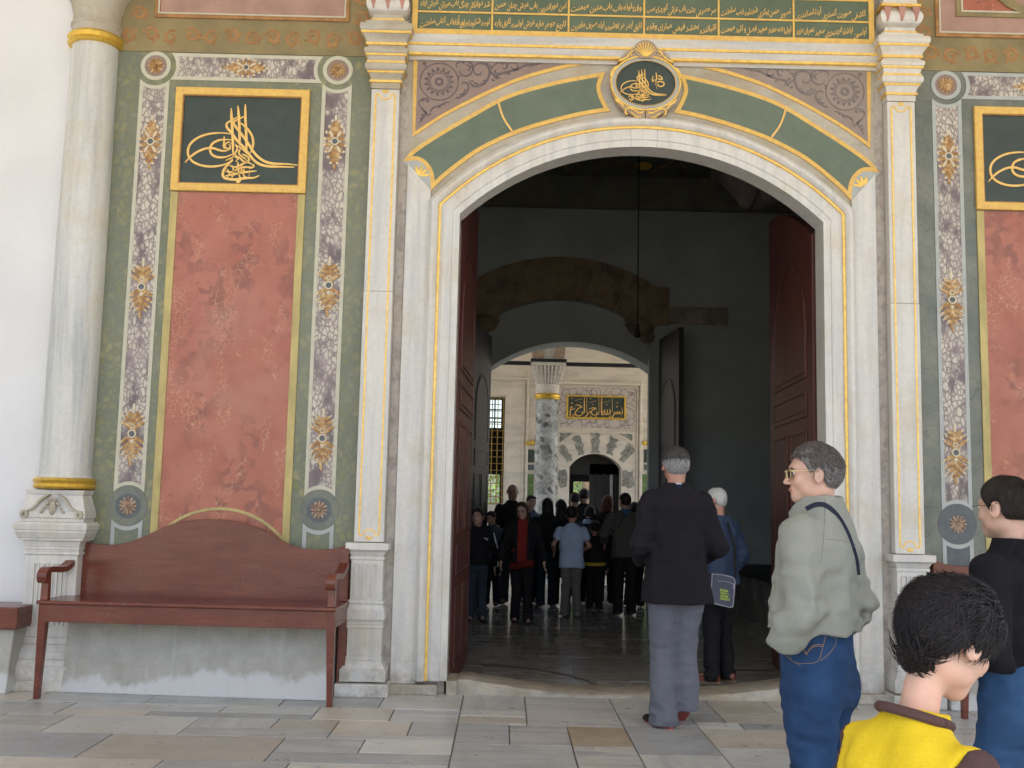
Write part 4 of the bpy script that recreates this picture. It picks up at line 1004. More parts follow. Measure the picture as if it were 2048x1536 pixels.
rnd = random.Random(21); y = .45
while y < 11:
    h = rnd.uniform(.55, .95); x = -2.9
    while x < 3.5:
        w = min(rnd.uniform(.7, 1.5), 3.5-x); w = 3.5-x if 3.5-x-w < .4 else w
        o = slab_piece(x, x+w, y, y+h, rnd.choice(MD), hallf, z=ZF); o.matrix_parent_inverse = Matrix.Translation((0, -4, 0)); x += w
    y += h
# curved door track grooves worn in the floor
for s, nm in ((-1, 'left'), (1, 'right')):
    mb = MB(); pts = []
    for i in range(17):
        a = pi/2*i/16*.93; r = 1.30; pts.append((s*(1.50-r*sin(a)), .62+r*cos(a)*1.0-.62+.55))
    vs = []; fs = []
    for i, (a, b) in enumerate(pts): vs += [(a, b-.022, ZF+.005), (a, b+.022, ZF+.005), (a, b+.022, ZF+.002), (a, b-.022, ZF+.002)]
    for i in range(16):
        for q in range(4): fs.append((4*i+q, 4*i+(q+1) % 4, 4*i+4+(q+1) % 4, 4*i+4+q))
    o = mb.add(vs, fs).build('floor_groove', M['void'], hallf); o.matrix_parent_inverse = Matrix.Translation((0, -4, 0))
# second wall with arched opening
def arch_pts(xl, xr, zs, zc, zb, n=24):
    a = (xr-xl)/2; cx = (xl+xr)/2; rise = zc-zs; R = (a*a+rise*rise)/(2*rise); c0 = zc-R; th = asin(a/R)
    return [(xl, zb), (xl, (zb+zs)/2)]+[(cx+R*sin(t), c0+R*cos(t)) for t in [-th+2*th*i/n for i in range(n+1)]]+[(xr, (zb+zs)/2), (xr, zb)]
def holed_wall(mb, ip, X0, X1, Z1, ya, yb):
    n_ = len(ip); op = []
    for i, (a, b) in enumerate(ip):
        if i < 2: op.append((X0, b))
        elif i >= n_-2: op.append((X1, b))
        else: op.append((X0+(X1-X0)*(i-2)/(n_-5), Z1))
    vs = []; fs = []
    for yy in (ya, yb): vs += [(a, yy, b) for a, b in ip]; vs += [(a, yy, b) for a, b in op]
    for i in range(n_-1): fs += [(i, i+1, n_+i+1, n_+i), (2*n_+i, 3*n_+i, 3*n_+i+1, 2*n_+i+1), (i, 2*n_+i, 2*n_+i+1, i+1), (n_+i, n_+i+1, 3*n_+i+1, 3*n_+i)]
    mb.add(vs, fs); return mb
oxl, oxr = -1.36, 1.262
ip2 = arch_pts(oxl, oxr, 3.45, 3.915, ZF)
iw = empty('hall_end_wall', (0, Y1, 0), 0, 'dark teal plastered end wall of the gate hall with a second arched doorway', 'wall')
def pw(o): o.parent = iw; o.matrix_parent_inverse = Matrix.Translation((0, -Y1, 0)); return o
pw(holed_wall(MB(), ip2, -3.0, 3.7, 6.7, Y1+.16, Y1+.75).build('recessed_wall', M['teal']))
nL, nR = -1.56, 1.395
ip3 = arch_pts(-1.56, 1.10, 4.02, 4.545, ZF); holed = holed_wall(MB(), ip3, -3.0, 3.7, 6.7, Y1, Y1+.165); pw(holed.build('front_wall', M['teal']))
# brown stone arch: voussoirs, each its own block
cxx = (-1.56+1.10)/2; a_ = 1.33; rise = .525; Rb = (a_*a_+rise*rise)/(2*rise); c0 = 4.545-Rb; th = asin(a_/Rb)
for i in range(9):
    t0, t1 = -th*1.02+2.04*th*i/9+.002, -th*1.02+2.04*th*(i+1)/9-.002
    P4 = []
    for r in (Rb, Rb+.645):
        P4.append([(cxx+r*sin(t), c0+r*cos(t)) for t in [t0+(t1-t0)*q/6 for q in range(7)]])
    poly = P4[0]+P4[1][::-1]
    if i >= 7: poly = [(min(x, 1.395), z) for x, z in poly]
    pw(MB().prism(poly, Y1-.035, Y1+.02).build('voussoir', M['brownstone'], bevel=.006))
for s in (-1, 1):
    x = -1.40 if s < 0 else .96
    mb = MB(); mb.lump((x, Y1-.03, 4.13), (.20, .12, .14), None, 10, 8); mb.lump((x+s*.1, Y1-.03, 3.98), (.12, .10, .10), None, 10, 8); mb.box(x-.22, x+.42 if s > 0 else x+.22, Y1-.05, Y1+.1, 4.17, 4.32)
    so = pw(mb.build('corbel', M['brownstone'], smooth=True))
pw(MB().box(1.20, 1.395, Y1-.04, Y1+.02, 4.17, 4.75).build('impost_block', M['brownstone'], bevel=.005))
pw(MB().box(1.40, 2.29, Y1-.045, Y1+.02, 4.195, 4.455).build('lintel_stone', M['greystone'], bevel=.005))
pw(MB().box(-3.0, 3.7, Y1-.12, Y1, 5.95, ZCE).build('dark_cornice', M['tealc'], bevel=.01))
# side walls, ceiling, platform
lw = MB().box(-3.0, -2.9, .62, Y1, -.1, 6.6).build('hall_side_wall', M['teal']); tag(lw, 'dim left side wall of the gate hall behind the open door leaf', 'wall')
rw = MB().box(3.6, 3.7, .62, Y1, -.1, 6.6).build('hall_side_wall', M['teal']); tag(rw, 'dim right side wall of the gate hall above the stone platform', 'wall')
ce = empty('hall_ceiling', (0, 4, ZCE)); tag(ce, kind='structure')
def pce(o): o.parent = ce; o.matrix_parent_inverse = Matrix.Translation((0, -4, -ZCE)); return o
pce(MB().box(-3.0, 3.7, .62, Y1+.75, ZCE, ZCE+.2).build('ceiling_board', M['tealc']))
pce(MB().box(-6.5, 6.5, .63, 9.2, 8.21, 8.4).build('roof_deck', M['tealc']))  # hall roof out of view, its reach set to keep sun off the court
cg = M['rust']; k = 0
for i in range(-7, 9):
    for sg in (-1, 1):
        x = i*.9; L = 7.2
        pts = [(x+sg*t*.42, 4-3+t, ZCE-.014) for t in (0, 6)]
        pts = [(max(-2.8, min(3.5, p[0])), p[1], p[2]) for p in pts]
        if abs(pts[0][0]-pts[1][0]) < .5: continue
        pce(MB().tube(pts, .016, 5).build('ceiling_rib', M['rust']))
for i in range(4):
    for j in range(7):
        x, yy = -2.1+i*1.5+(.75 if j % 2 else 0), 1.6+j*.85
        if x < 3.3: pce(MB().lump((x, yy, ZCE-.02), (.13, .13, .06), None, 10, 6).build('ceiling_boss', MT['goldring'], smooth=True))
pl = empty('stone_platform', (2.9, 4, 0), 0, 'dark low stone platform along the right side of the gate hall', 'platform')
o = MB().box(2.35, 3.6, .9, Y1, ZF-.1, .52).build('platform_block', M['greystone'], bevel=.02); o.parent = pl; o.matrix_parent_inverse = Matrix.Translation((-2.9, -4, 0))
o = MB().box(2.30, 3.6, .88, Y1, .52, .62).build('platform_edge', M['void'], bevel=.015); o.parent = pl; o.matrix_parent_inverse = Matrix.Translation((-2.9, -4, 0))
# hanging cord with tassel
hc = empty('hanging_cord', (.7, 5.6, ZCE), 0, 'thin black cord with a tassel hanging from the dark hall ceiling', 'cord')
hx_, hz_ = W(1275, 655, 5.6)
o = MB().tube([(hx_, 5.6, ZCE), (hx_, 5.6, hz_)], .009, 6).build('cord', M['void'], hc); o.matrix_parent_inverse = Matrix.Translation((-.7, -5.6, -ZCE))
o = MB().lathe(hx_, 5.6, [(.012, hz_+.05), (.03, hz_+.03), (.022, hz_), (.032, hz_-.03), (.045, hz_-.13), (.02, hz_-.14)][::-1], 12).build('tassel', M['void'], hc, smooth=True); o.matrix_parent_inverse = Matrix.Translation((-.7, -5.6, -ZCE))
# pale pendant of the vault at the upper right
pd_ = empty('vault_corbel', (2.2, 3.4, 5.1), 0, 'pale carved stone corbel under the hall ceiling at the right of the arch', 'corbel')
mb = MB(); a, b = W(1496, 412, 3.4)
mb.lathe(a, 3.5, [(.01, b), (.05, b+.012), (.085, b+.05), (.09, b+.09), (.12, b+.12), (.17, b+.17), (.185, b+.22), (.24, b+.26), (.30, b+.33), (.31, b+.42)], 20)
for k in range(4):
    a2, b2 = W(1522+k*13, 404-6*k, 3.4); mb.frust(a2-.05, a2+.11, a2-.02, a2+.09, 3.7, 3.25, 3.32, b2-.0, b+.42)
a, b = W(1500, 340, 3.4); mb.box(a-.35, 3.6, 3.2, 3.9, b+.02, ZCE)
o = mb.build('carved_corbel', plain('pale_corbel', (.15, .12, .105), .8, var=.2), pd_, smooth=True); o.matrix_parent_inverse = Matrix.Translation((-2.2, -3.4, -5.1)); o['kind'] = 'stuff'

# ================================================================== door leaves
def leaf(hinge, free, W_, H0, H1, mat, label, zb, panels, knob=True, group=None):
    "leaf from hinge (x,y) to free edge (x,y); top rises from H0 at hinge to H1 at the free edge"
    hx, hy = hinge; fx, fy = free; L = sqrt((fx-hx)**2+(fy-hy)**2); an = atan2(fy-hy, fx-hx)
    root = empty('door_leaf', (hx, hy, 0), an, label, 'door', group)
    R = 2.0; n = 8
    top = [(L*i/n, H0+(H1-H0)*sin(pi/2*i/n)) for i in range(n+1)]
    MB().prism([(0, zb), (L, zb)]+top[::-1], -.035, .035).build('leaf_board', mat, root, bevel=.006)
    for sd in (-1, 1):
        for (x0, x1, z0, z1, arch) in panels:
            x0, x1 = x0*L, x1*L
            if arch: po = [(x0, z0), (x1, z0)]+[((x0+x1)/2+(x1-x0)/2*cos(a), z1-(x1-x0)*.5+(x1-x0)*.5*sin(a)) for a in [pi*i/8 for i in range(9)]]
            else: po = rectp(x0, x1, z0, z1)
            y_ = sd*.035
            MB().frame(po, inset(po, .028), y_-.012*(1 if sd < 0 else 0), y_+.012*(1 if sd > 0 else 0)).build('panel_moulding', mat, root, bevel=.004)
            q = inset(po, .05); MB().prism(q, min(y_+sd*.009, y_), max(y_+sd*.009, y_)).build('raised_panel', mat, root, bevel=.004)
    if knob:
        MB().frame(circ(L*.93, 1.42, .055, 16), circ(L*.93, 1.42, .040, 16), -.055, -.04).build('ring_handle', M['void'], root)
    return root
pn = [(.12, .88, 2.55, 3.65, True), (.12, .88, 2.22, 2.45, False), (.12, .46, 1.2, 2.12, False), (.54, .88, 1.2, 2.12, False), (.12, .88, .85, 1.1, False), (.12, .46, .12, .75, False), (.54, .88, .12, .75, False)]
Lh = (W(903, 900, .25)[0], .25); Lf = (W(938, 900, 1.9)[0], 1.9)
leaf(Lh, Lf, 0, 3.72, 4.30, M['doorred'], 'tall red door leaf beside the boy in the black sports jacket', ZF+.03, pn, group='door leaves of the gate')
Rh = (W(1629, 900, .25)[0]+.0, .25); Rf = (W(1548, 900, 2.05)[0], 2.05)
leaf((Rh[0]+.03, Rh[1]), Rf, 0, 3.72, 4.30, M['doorred'], 'tall red panelled door leaf behind the man in the grey-green jacket', ZF+.03, pn, group='door leaves of the gate')
pn2 = [(.14, .86, 2.3, 3.3, True), (.14, .86, 1.95, 2.2, False), (.14, .46, 1.0, 1.85, False), (.54, .86, 1.0, 1.85, False), (.14, .86, .15, .9, False)]
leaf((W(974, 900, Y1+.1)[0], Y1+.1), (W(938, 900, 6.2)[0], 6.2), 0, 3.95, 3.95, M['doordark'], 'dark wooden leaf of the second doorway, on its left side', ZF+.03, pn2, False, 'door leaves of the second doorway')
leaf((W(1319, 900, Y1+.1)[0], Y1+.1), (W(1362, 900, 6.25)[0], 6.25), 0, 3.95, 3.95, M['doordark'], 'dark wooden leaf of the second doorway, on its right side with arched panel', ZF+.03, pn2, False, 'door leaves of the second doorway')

# ================================================================== small court and the audience chamber behind
YF = 15.4
MB().box(-30, 30, Y1+.75, 80, -.5, -.075).build('court_ground', plain('court_pave', (.62, .58, .50), .6, var=.12, vs=2)); tag(bpy.data.objects['court_ground'], kind='structure')
FM = MT['farmarble'] = marble('far_marble', (.76, .68, .56), (.60, .55, .47), stretch=(.6, 3, 3), bump=.1, wamt=.66, warmth=(.55, .46, .33))
fc = empty('audience_chamber', (0, YF, 0), 0, 'pale marble pavilion seen through both doorways, with gilt inscription and grille', 'pavilion')
def pf(o): o.parent = fc; o.matrix_parent_inverse = Matrix.Translation((0, -YF, 0)); return o
F = lambda px, py: W(px, py, YF)
dxl, dxr = F(1139, 930)[0], F(1243, 930)[0]; dzc = F(1190, 907)[1]; dzs = F(1190, 935)[1]
wxl, wxr, wz1, wz0 = F(958, 792)[0], F(1013, 792)[0], F(990, 790)[1], F(990, 1012)[1]
# wall with door and window openings, in vertical strips
ipd = arch_pts(dxl, dxr, dzs, dzc, -.1, 14)
pf(holed_wall(MB(), ipd, wxr, 6.0, 6.2, YF, YF+.5).build('front_wall', FM))
pf(MB().box(-8, wxl, YF, YF+.5, -.1, 6.2).build('front_wall', FM)); pf(MB().box(wxl, wxr, YF, YF+.5, -.1, wz0).build('window_sill_wall', FM)); pf(MB().box(wxl, wxr, YF, YF+.5, wz1, 6.2).build('front_wall', FM))
def frect(ax, ay, bx, by, d=0.0):
    (x0, z1), (x1, z0) = F(ax, ay), F(bx, by); return rectp(x0, x1, z0, z1)
# frames on the wall
q = frect(905, 752, 1050, 1200); pf(MB().frame(q, inset(q, .05), YF-.05, YF+.0).build('window_surround', FM, bevel=.01)); q2 = inset(q, .10); pf(MB().frame(q2, inset(q2, .03), YF-.03, YF).build('surround_bead', FM, bevel=.006))
q = frect(1100, 762, 1281, 1290); pf(MB().frame(q, inset(q, .07), YF-.07, YF).build('door_surround', FM, bevel=.015)); q2 = inset(q, .10); pf(MB().frame(q2, inset(q2, .03), YF-.04, YF).build('surround_bead', FM, bevel=.006))
br = plain('breccia_far', (.50, .44, .40), .4, var=.1); 
m, nt, b = newmat('veined_purple'); n = N(nt); v = n.warp(n.coords((1, 1, 1), (0, .6, 0)), 4, .25); e = n.vor(v, 6, 'DISTANCE_TO_EDGE')
n.l(n.mix(n.ramp(e, [(0., 1.), (.07, 0.)]), (.55, .49, .43), (.20, .14, .15)), b.inputs['Base Color']); b.inputs['Roughness'].default_value = .4; VP = m
q = frect(1112, 774, 1272, 858); pf(MB().prism(q, YF-.02, YF+.01).build('veined_panel', VP))
q = frect(1133, 790, 1251, 840); pf(MB().frame(q, inset(q, .04), YF-.06, YF-.015).build('gilt_frame', M['goldring'], bevel=.006)); pf(MB().prism(inset(q, .038), YF-.035, YF-.018).build('dark_board', M['blackgreen']))
def c8(pts): return [F(1100+a/6.4, 760+b/6.4) for a, b in pts]
BIS = [([(437, 218), (437, 400), (418, 425), (402, 405)], 15), ([(468, 218), (470, 415)], 15), ([(622, 218), (626, 420)], 15), ([(658, 218), (658, 425), (680, 445)], 15), ([(793, 225), (796, 410)], 14),
 ([(912, 350), (925, 405), (918, 432), (900, 430), (888, 405), (880, 432), (866, 430), (858, 408), (850, 432), (835, 432), (826, 412), (812, 430)], 13), ([(822, 415), (812, 450), (785, 484), (752, 488), (775, 455)], 14),
 ([(762, 372), (768, 425), (735, 438), (732, 375)], 14), ([(735, 438), (702, 438), (698, 378)], 14), ([(702, 438), (674, 440), (668, 415), (690, 400), (695, 430)], 13),
 ([(626, 420), (604, 440), (596, 405)], 14), ([(604, 440), (560, 450), (522, 420), (545, 385), (590, 368), (545, 358), (500, 372)], 14), ([(596, 445), (580, 480), (530, 484), (512, 455)], 13), ([(470, 415), (492, 425), (510, 402), (480, 440), (445, 478), (420, 476)], 14),
 ([(437, 400), (410, 440), (365, 462), (328, 445), (328, 405), (372, 360), (405, 345), (350, 320), (320, 335)], 14), ([(320, 362), (285, 380), (262, 372), (270, 348), (298, 350)], 13), ([(264, 372), (256, 420), (258, 480)], 14),
 ([(320, 266), (405, 246)], 9), ([(500, 292), (592, 264)], 9), ([(680, 292), (766, 270)], 9), ([(628, 486), (700, 476)], 9), ([(806, 490), (886, 480)], 9),
 ([(272, 240), (290, 240)], 16), ([(508, 242), (526, 242)], 16), ([(535, 320), (555, 316)], 18), ([(382, 290), (396, 290)], 14), ([(715, 320), (738, 316)], 18), ([(850, 292), (868, 290)], 16), ([(848, 335), (855, 350), (862, 335)], 9), ([(272, 290), (280, 305), (290, 290)], 9), ([(905, 462), (918, 462)], 15), ([(360, 408), (374, 408)], 13)]
mb = MB()
for p_, w in BIS: mb.ribbon(c8(p_), w*.00178*1.05, YF-.046, YF-.036)
pf(mb.build('lettering', M['goldstroke']))
a, b = c8([(300, 455)])[0]; pf(MB().lump((a, YF-.04, b), (.045, .01, .045), None, 8, 5).build('flower', M['leaf']))
pf(MB().prism(frect(1112, 862, 1272, 868), YF-.05, YF+.0).build('string_moulding', FM)); 
# arch with verde antico inlays
m, nt, b = newmat('verde_antico'); n = N(nt); v = n.warp(n.coords(), 6, .15)
c1 = n.ramp(n.noise(v, 8, 6, .7), [(.3, (.11, .12, .10)), (.5, (.24, .24, .205)), (.68, (.44, .42, .37))]); c1 = n.mix(n.ramp(n.vor(v, 9, 'F1'), [(.14, .9), (.24, 0.)]), c1, (.08, .075, .07)); n.l(c1, b.inputs['Base Color']); b.inputs['Roughness'].default_value = .35; VA = m
def blob(pts, wav=.02):
    out = []
    n_ = len(pts)
    for i in range(n_):
        p, q = pts[i], pts[(i+1) % n_]
        for k in range(4): t = k/4; out.append((p[0]+(q[0]-p[0])*t+wav*sin(i*5+k*1.7), p[1]+(q[1]-p[1])*t+wav*cos(i*3+k*2.1)))
    return out
for pts in [[(515, 685), (650, 685), (630, 740), (640, 800), (615, 860), (635, 930), (530, 930), (545, 850), (520, 790), (540, 730)], [(275, 750), (340, 710), (395, 715), (400, 770), (430, 830), (420, 890), (450, 940), (370, 965), (350, 900), (320, 850), (330, 800)],
            [(770, 715), (890, 770), (840, 800), (850, 860), (800, 890), (805, 970), (720, 930), (740, 870), (715, 850), (760, 790)], [(105, 850), (160, 820), (220, 870), (230, 930), (270, 960), (290, 1030), (215, 1055), (190, 990), (140, 950)], [(1005, 815), (1080, 870), (1080, 930), (1030, 960), (1000, 1000), (940, 1055), (890, 1020), (930, 940), (890, 950), (950, 890)],
            [(105, 1150), (215, 1150), (222, 1360), (150, 1380), (105, 1350)], [(925, 1165), (960, 1150), (1010, 1185), (1060, 1160), (1078, 1360), (1000, 1390), (925, 1350)], [(130, 680), (290, 680), (200, 740), (125, 800)], [(880, 690), (1050, 690), (1048, 800), (960, 730)]]:
    pf(MB().prism(blob(c8(pts), .012), YF-.012, YF+.01).build('marble_inlay', VA))
arcp = smooth(c8([(100, 850), (200, 760), (330, 695), (480, 668), (600, 665), (750, 672), (900, 715), (1000, 770), (1085, 850)]), 4)
pf(MB().ribbon(arcp, .045, YF-.03, YF, taper=False).build('arch_bead', FM))
# side tile panels, pediments and small boards
m, nt, b = newmat('flower_tiles'); n = N(nt); v = n.coords(); e = n.vor(v, 14, 'F1'); c1 = n.ramp(e, [(.1, (.45, .45, .42)), (.25, (.10, .14, .17)), (.5, (.13, .19, .14))]); n.l(c1, b.inputs['Base Color']); b.inputs['Roughness'].default_value = .25; TL = m
for (x0, x1, bx0, bx1) in ((1051, 1100, 1056, 1100), (1283, 1330, 1288, 1322)):
    q = frect(x0, 882, x1, 946); 
    pf(MB().prism(q, YF-.012, YF+.01).build('plaster_field', FM)); q = frect(bx0, 899, bx1, 926); pf(MB().prism(q, YF-.03, YF-.01).build('dark_board', M['blackgreen'])); q = frect(bx0, 929, bx1, 941); pf(MB().prism(q, YF-.03, YF-.01).build('dark_board', M['slate']))
    a, z = F((bx0+bx1)/2+3, 913); tughra(a, z, .32, YF-.036, YF-.029, 'monogram', M['goldring'], None, wscale=1.5); pf(COL.objects[-1])
    q = [F(x0, 890), F(x0, 884), F(x0+12, 882), F(x1-12, 873) if x0 > 1200 else F(x0+20, 880), F(x1, 880), F(x1, 890)]; pf(MB().prism(q, YF-.08, YF).build('gilt_pediment', M['leaf'] if False else MT['goldring'], bevel=.01))
    for k in range(5): a, z = F(x0+4+k*(x1-x0-8)/4, 885-(3 if k in (2, 3) else 0)); pf(MB().lump((a, YF-.09, z), (.05, .02, .03), Matrix.Rotation(k*1.1, 3, 'Y'), 7, 5).build('gilt_leaf', MT['goldring'], smooth=True))
    (xa, za), (xb, zb_) = F(x0, 948), F(x1, 1200); nx, nz = max(2, round((xb-xa)/.21)), 9
    for i in range(nx):
        for j in range(nz):
            wx = (xb-xa)/nx; wz = .25; pf(MB().box(xa+i*wx+.004, xa+(i+1)*wx-.004, YF-.018+.002*((i+j) % 2), YF+.0, za-(j+1)*wz+.004, za-j*wz-.004).build('tile', TL if (i and j) else MT.setdefault('gtile', plain('green_tile', (.12, .20, .07), .3, var=.3, vs=20))))
# grille and bright room window behind
mb = None; fr = pf(MB().frame(rectp(wxl, wxr, wz0, wz1), rectp(wxl+.03, wxr-.03, wz0+.03, wz1-.03), YF+.05, YF+.14).build('window_frame', FM))
for i in range(5):
    x = wxl+.06+(wxr-wxl-.12)*i/4; pf(MB().tube([(x, YF+.1, wz0), (x, YF+.1, wz1)], .011, 6).build('grille_bar', MT['grille'], smooth=True))
for j in range(17):
    z = wz0+.06+(wz1-wz0-.12)*j/16; pf(MB().tube([(wxl, YF+.09, z), (wxr, YF+.09, z)], .009, 6).build('grille_bar', MT['grille'], smooth=True))
# back wall of the chamber with window openings and garden door
YB = 21.5; Bw = lambda px, py: W(px, py, YB); bxl, bxr = Bw(1147, 962)[0], Bw(1182, 962)[0]; bz1 = Bw(1165, 963)[1]
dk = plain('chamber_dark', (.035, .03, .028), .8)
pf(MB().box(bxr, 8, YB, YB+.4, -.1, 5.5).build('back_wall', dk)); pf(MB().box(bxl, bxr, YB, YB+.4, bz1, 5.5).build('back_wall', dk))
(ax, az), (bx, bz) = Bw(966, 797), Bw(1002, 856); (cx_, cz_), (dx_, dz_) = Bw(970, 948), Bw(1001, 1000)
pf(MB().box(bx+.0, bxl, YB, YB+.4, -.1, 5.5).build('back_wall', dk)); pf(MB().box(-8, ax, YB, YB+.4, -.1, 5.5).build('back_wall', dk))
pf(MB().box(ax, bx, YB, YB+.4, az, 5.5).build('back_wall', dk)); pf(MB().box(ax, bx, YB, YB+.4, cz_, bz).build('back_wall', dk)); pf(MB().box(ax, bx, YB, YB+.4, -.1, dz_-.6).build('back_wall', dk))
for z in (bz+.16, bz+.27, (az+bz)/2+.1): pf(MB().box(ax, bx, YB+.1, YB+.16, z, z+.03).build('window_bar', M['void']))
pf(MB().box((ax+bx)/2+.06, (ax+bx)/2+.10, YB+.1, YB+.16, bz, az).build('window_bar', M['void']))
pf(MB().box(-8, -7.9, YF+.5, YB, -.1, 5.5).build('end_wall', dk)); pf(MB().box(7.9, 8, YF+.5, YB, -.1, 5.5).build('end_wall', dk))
pf(MB().box(-8, 8, YF+.5, YB, -.09, -.05).build('chamber_floor', dk)); pf(MB().box(-6.5, 6.5, 10.3, YB+1.2, 5.5, 5.8).build('roof', FM))  # porch roof out of view, front edge carried out to shade the column
# door and head blackened to stand for the unlit vestibule, with pale door edge
pf(MB().box(F(1183, 940)[0], dxr+.02, YF+.52, YF+.6, -.1, dzs+.1).build('darkened_inner_door', M['void'])); pf(MB().box(dxl-.02, dxr+.02, YF+.52, YF+.6, F(1190, 948)[1], dzc+.1).build('darkened_door_head', M['void']))
a = F(1227, 950)[0]; pf(MB().box(a-.03, a+.03, YF+.44, YF+.51, -.1, F(1227, 948)[1]).build('door_edge', plain('grey_edge', (.34, .35, .36), .5)))
for xx in (1196, 1212, 1236): a = F(xx, 950)[0]; pf(MB().box(a-.012, a+.012, YF+.49, YF+.515, .2, dzs-.1).build('door_moulding', M['doordark']))
# porch arches over the column
cvx = F(1093, 700)
def porch():
    YC = 12.6; P = lambda px, py: W(px, py, YC)
    cx0 = (P(1069, 900)[0]+P(1117, 900)[0])/2; r = (P(1117, 900)[0]-P(1069, 900)[0])/2
    cl = empty('breccia_column', (cx0, YC, 0), 0, 'mottled grey-green stone column with a gilt ring seen through the second doorway', 'column')
    def pk(o): o.parent = cl; o.matrix_parent_inverse = Matrix.Translation((-cx0, -YC, 0)); return o
    m, nt, b = newmat('mottled_column'); n = N(nt); v = n.warp(n.coords(), 5, .2)
    c1 = n.ramp(n.noise(v, 4, 7, .75), [(.36, (.14, .14, .125)), (.48, (.36, .35, .31)), (.6, (.60, .57, .50))]); c1 = n.mix(n.ramp(n.vor(v, 5, 'F1'), [(.22, .95), (.34, 0.)]), c1, (.10, .09, .09)); c1 = n.mix(n.ramp(n.vor(v, 13, 'F1'), [(.12, .9), (.2, 0.)]), c1, (.6, .57, .5)); n.l(c1, b.inputs['Base Color']); b.inputs['Roughness'].default_value = .3
    zr = P(1093, 800)[1]; pk(MB().lathe(cx0, YC, [(r*1.25, -.1), (r*1.25, .15), (r*1.06, .25), (r*1.03, .4), (r*.97, zr)], 32).build('shaft', m, smooth=True))
    z1 = P(1093, 788)[1]; pk(MB().lathe(cx0, YC, ring(zr-.0, z1, r*.98), 32).build('gilt_ring', MT['goldring'], smooth=True))
    z2, z3 = P(1093, 770)[1], P(1093, 735)[1]; hw = (P(1127, 735)[0]-P(1060, 735)[0])/2
    pk(MB().lathe(cx0, YC, [(r*.97, z1), (r*1.0, z2)], 24).build('neck', FM, smooth=True))
    mb = MB()
    for k in range(28):
        a = 2*pi*k/28; sq = 1/max(abs(cos(a)), abs(sin(a)))
        for j in range(4):
            t = j/4; rr = r*(1+.25*t)*(1-t)+hw*.94*min(sq, 1.3)*t
            mb.lump((cx0+rr*cos(a), YC+rr*sin(a), z2+(z3-z2)*(t+.125)), (.022, .022, (z3-z2)*.17), None, 5, 4)
    mb.frust(cx0-hw*.86, cx0+hw*.86, cx0-r*.9, cx0+r*.9, YC+r, YC-hw*.86, YC-r*.9, z2, z3)
    so = pk(mb.build('fluted_capital', FM)); so['kind'] = 'stuff'
    pk(MB().box(cx0-hw, cx0+hw, YC-hw, YC+hw, z3, z3+.07).build('abacus', FM, bevel=.01)); pk(MB().box(cx0-hw-.02, cx0+hw+.02, YC-hw-.02, YC+hw+.02, z3+.07, z3+.13).build('iron_plate', M['void']))
    # tie beam and springers
    tb = empty('porch_arcade', (cx0, YC, z3), 0, 'cream porch arches with striped springers and a dark tie beam', 'arcade')
    def pt(o): o.parent = tb; o.matrix_parent_inverse = Matrix.Translation((-cx0, -YC, -z3)); return o
    za, zb_ = P(1093, 724)[1], P(1093, 731)[1]
    pt(MB().box(-6, cx0-hw-.03, YC-.05, YC+.05, zb_, za).build('tie_beam', M['void'])); pt(MB().box(cx0+hw+.03, 6, YC-.05, YC+.05, zb_, za).build('tie_beam', M['void']))
    zt = z3+1.6; cr = FM; st = plain('arch_stripe', (.42, .30, .20), .7, var=.25, vs=12)
    z0 = z3+.13
    for k in range(6):
        t0, t1 = k/6, (k+1)/6; f = lambda t, s: cx0+s*(hw*.92+(.62*t**1.7)); g = lambda t, s: cx0+s*(hw*.28+(.62*t**1.5)*.9)
        for s in (-1, 1):
            a0, a1, b0, b1 = f(t0, s), f(t1, s), g(t0, s), g(t1, s)
            mb = MB(); mb.prism([(a0, z0+t0*1.5), (b0, z0+t0*1.5), (b1, z0+t1*1.5), (a1, z0+t1*1.5)], YC-hw*.8, YC+hw*.8); pt(mb.build('voussoir', st if k % 2 == 0 else cr, bevel=.006))
        pt(MB().prism([(g(t0, -1), z0+t0*1.5), (g(t0, 1), z0+t0*1.5), (g(t1, 1), z0+t1*1.5), (g(t1, -1), z0+t1*1.5)], YC-hw*.6, YC+hw*.6).build('web', cr))
    return cx0
porch()
# garden beyond
def foliage_blob(mb, c, r, n, lsz, seed):
    rg = random.Random(seed)
    for _ in range(n):
        d = Vector((rg.gauss(0, 1), rg.gauss(0, 1), rg.gauss(0, 1))).normalized()*rg.uniform(.5, 1)**.4
        p = Vector(c)+Vector((d.x*r[0], d.y*r[1], d.z*r[2])); a = Vector((rg.uniform(-1, 1), rg.uniform(-1, 1), rg.uniform(-1, .3))).normalized()*lsz*rg.uniform(.6, 1.4); b_ = a.cross(Vector((rg.uniform(-1, 1), rg.uniform(-1, 1), rg.uniform(-1, 1)))).normalized()*lsz*.3
        mb.add([p-a, p+b_, p+a, p-b_], [(0, 1, 2, 3)])
lf = plain('leaf_green', (.10, .16, .035), .5, var=.5, vs=3, bump=0); lf2 = plain('leaf_dry', (.30, .20, .09), .6, var=.4, vs=3, bump=0); bark = plain('bark', (.12, .09, .06), .9)
for i, (x, y_, h, lab) in enumerate([(.3, 31, 4.2, 'leafy green tree in the garden, at the left of the far garden door'), (3.4, 34, 5.0, 'leafy green tree in the garden seen at the right of the far garden door'), (-5.0, 36, 4.6, 'leafy tree in the garden outside the far chamber window')]):
    t = empty('garden_tree', (x, y_, 0), 0, lab, 'tree', 'garden trees beyond the pavilion')
    MB().tube([(0, 0, -.1), (.1, .05, h*.35), (-.05, 0, h*.6)], [.16, .12, .07], 8).build('trunk', bark, t, smooth=True)
    mb = MB(); foliage_blob(mb, (0, 0, h*.62), (1.7, 1.5, h*.42), 2200, .13, i+3); mb.build('crown', lf, t, fix=False)
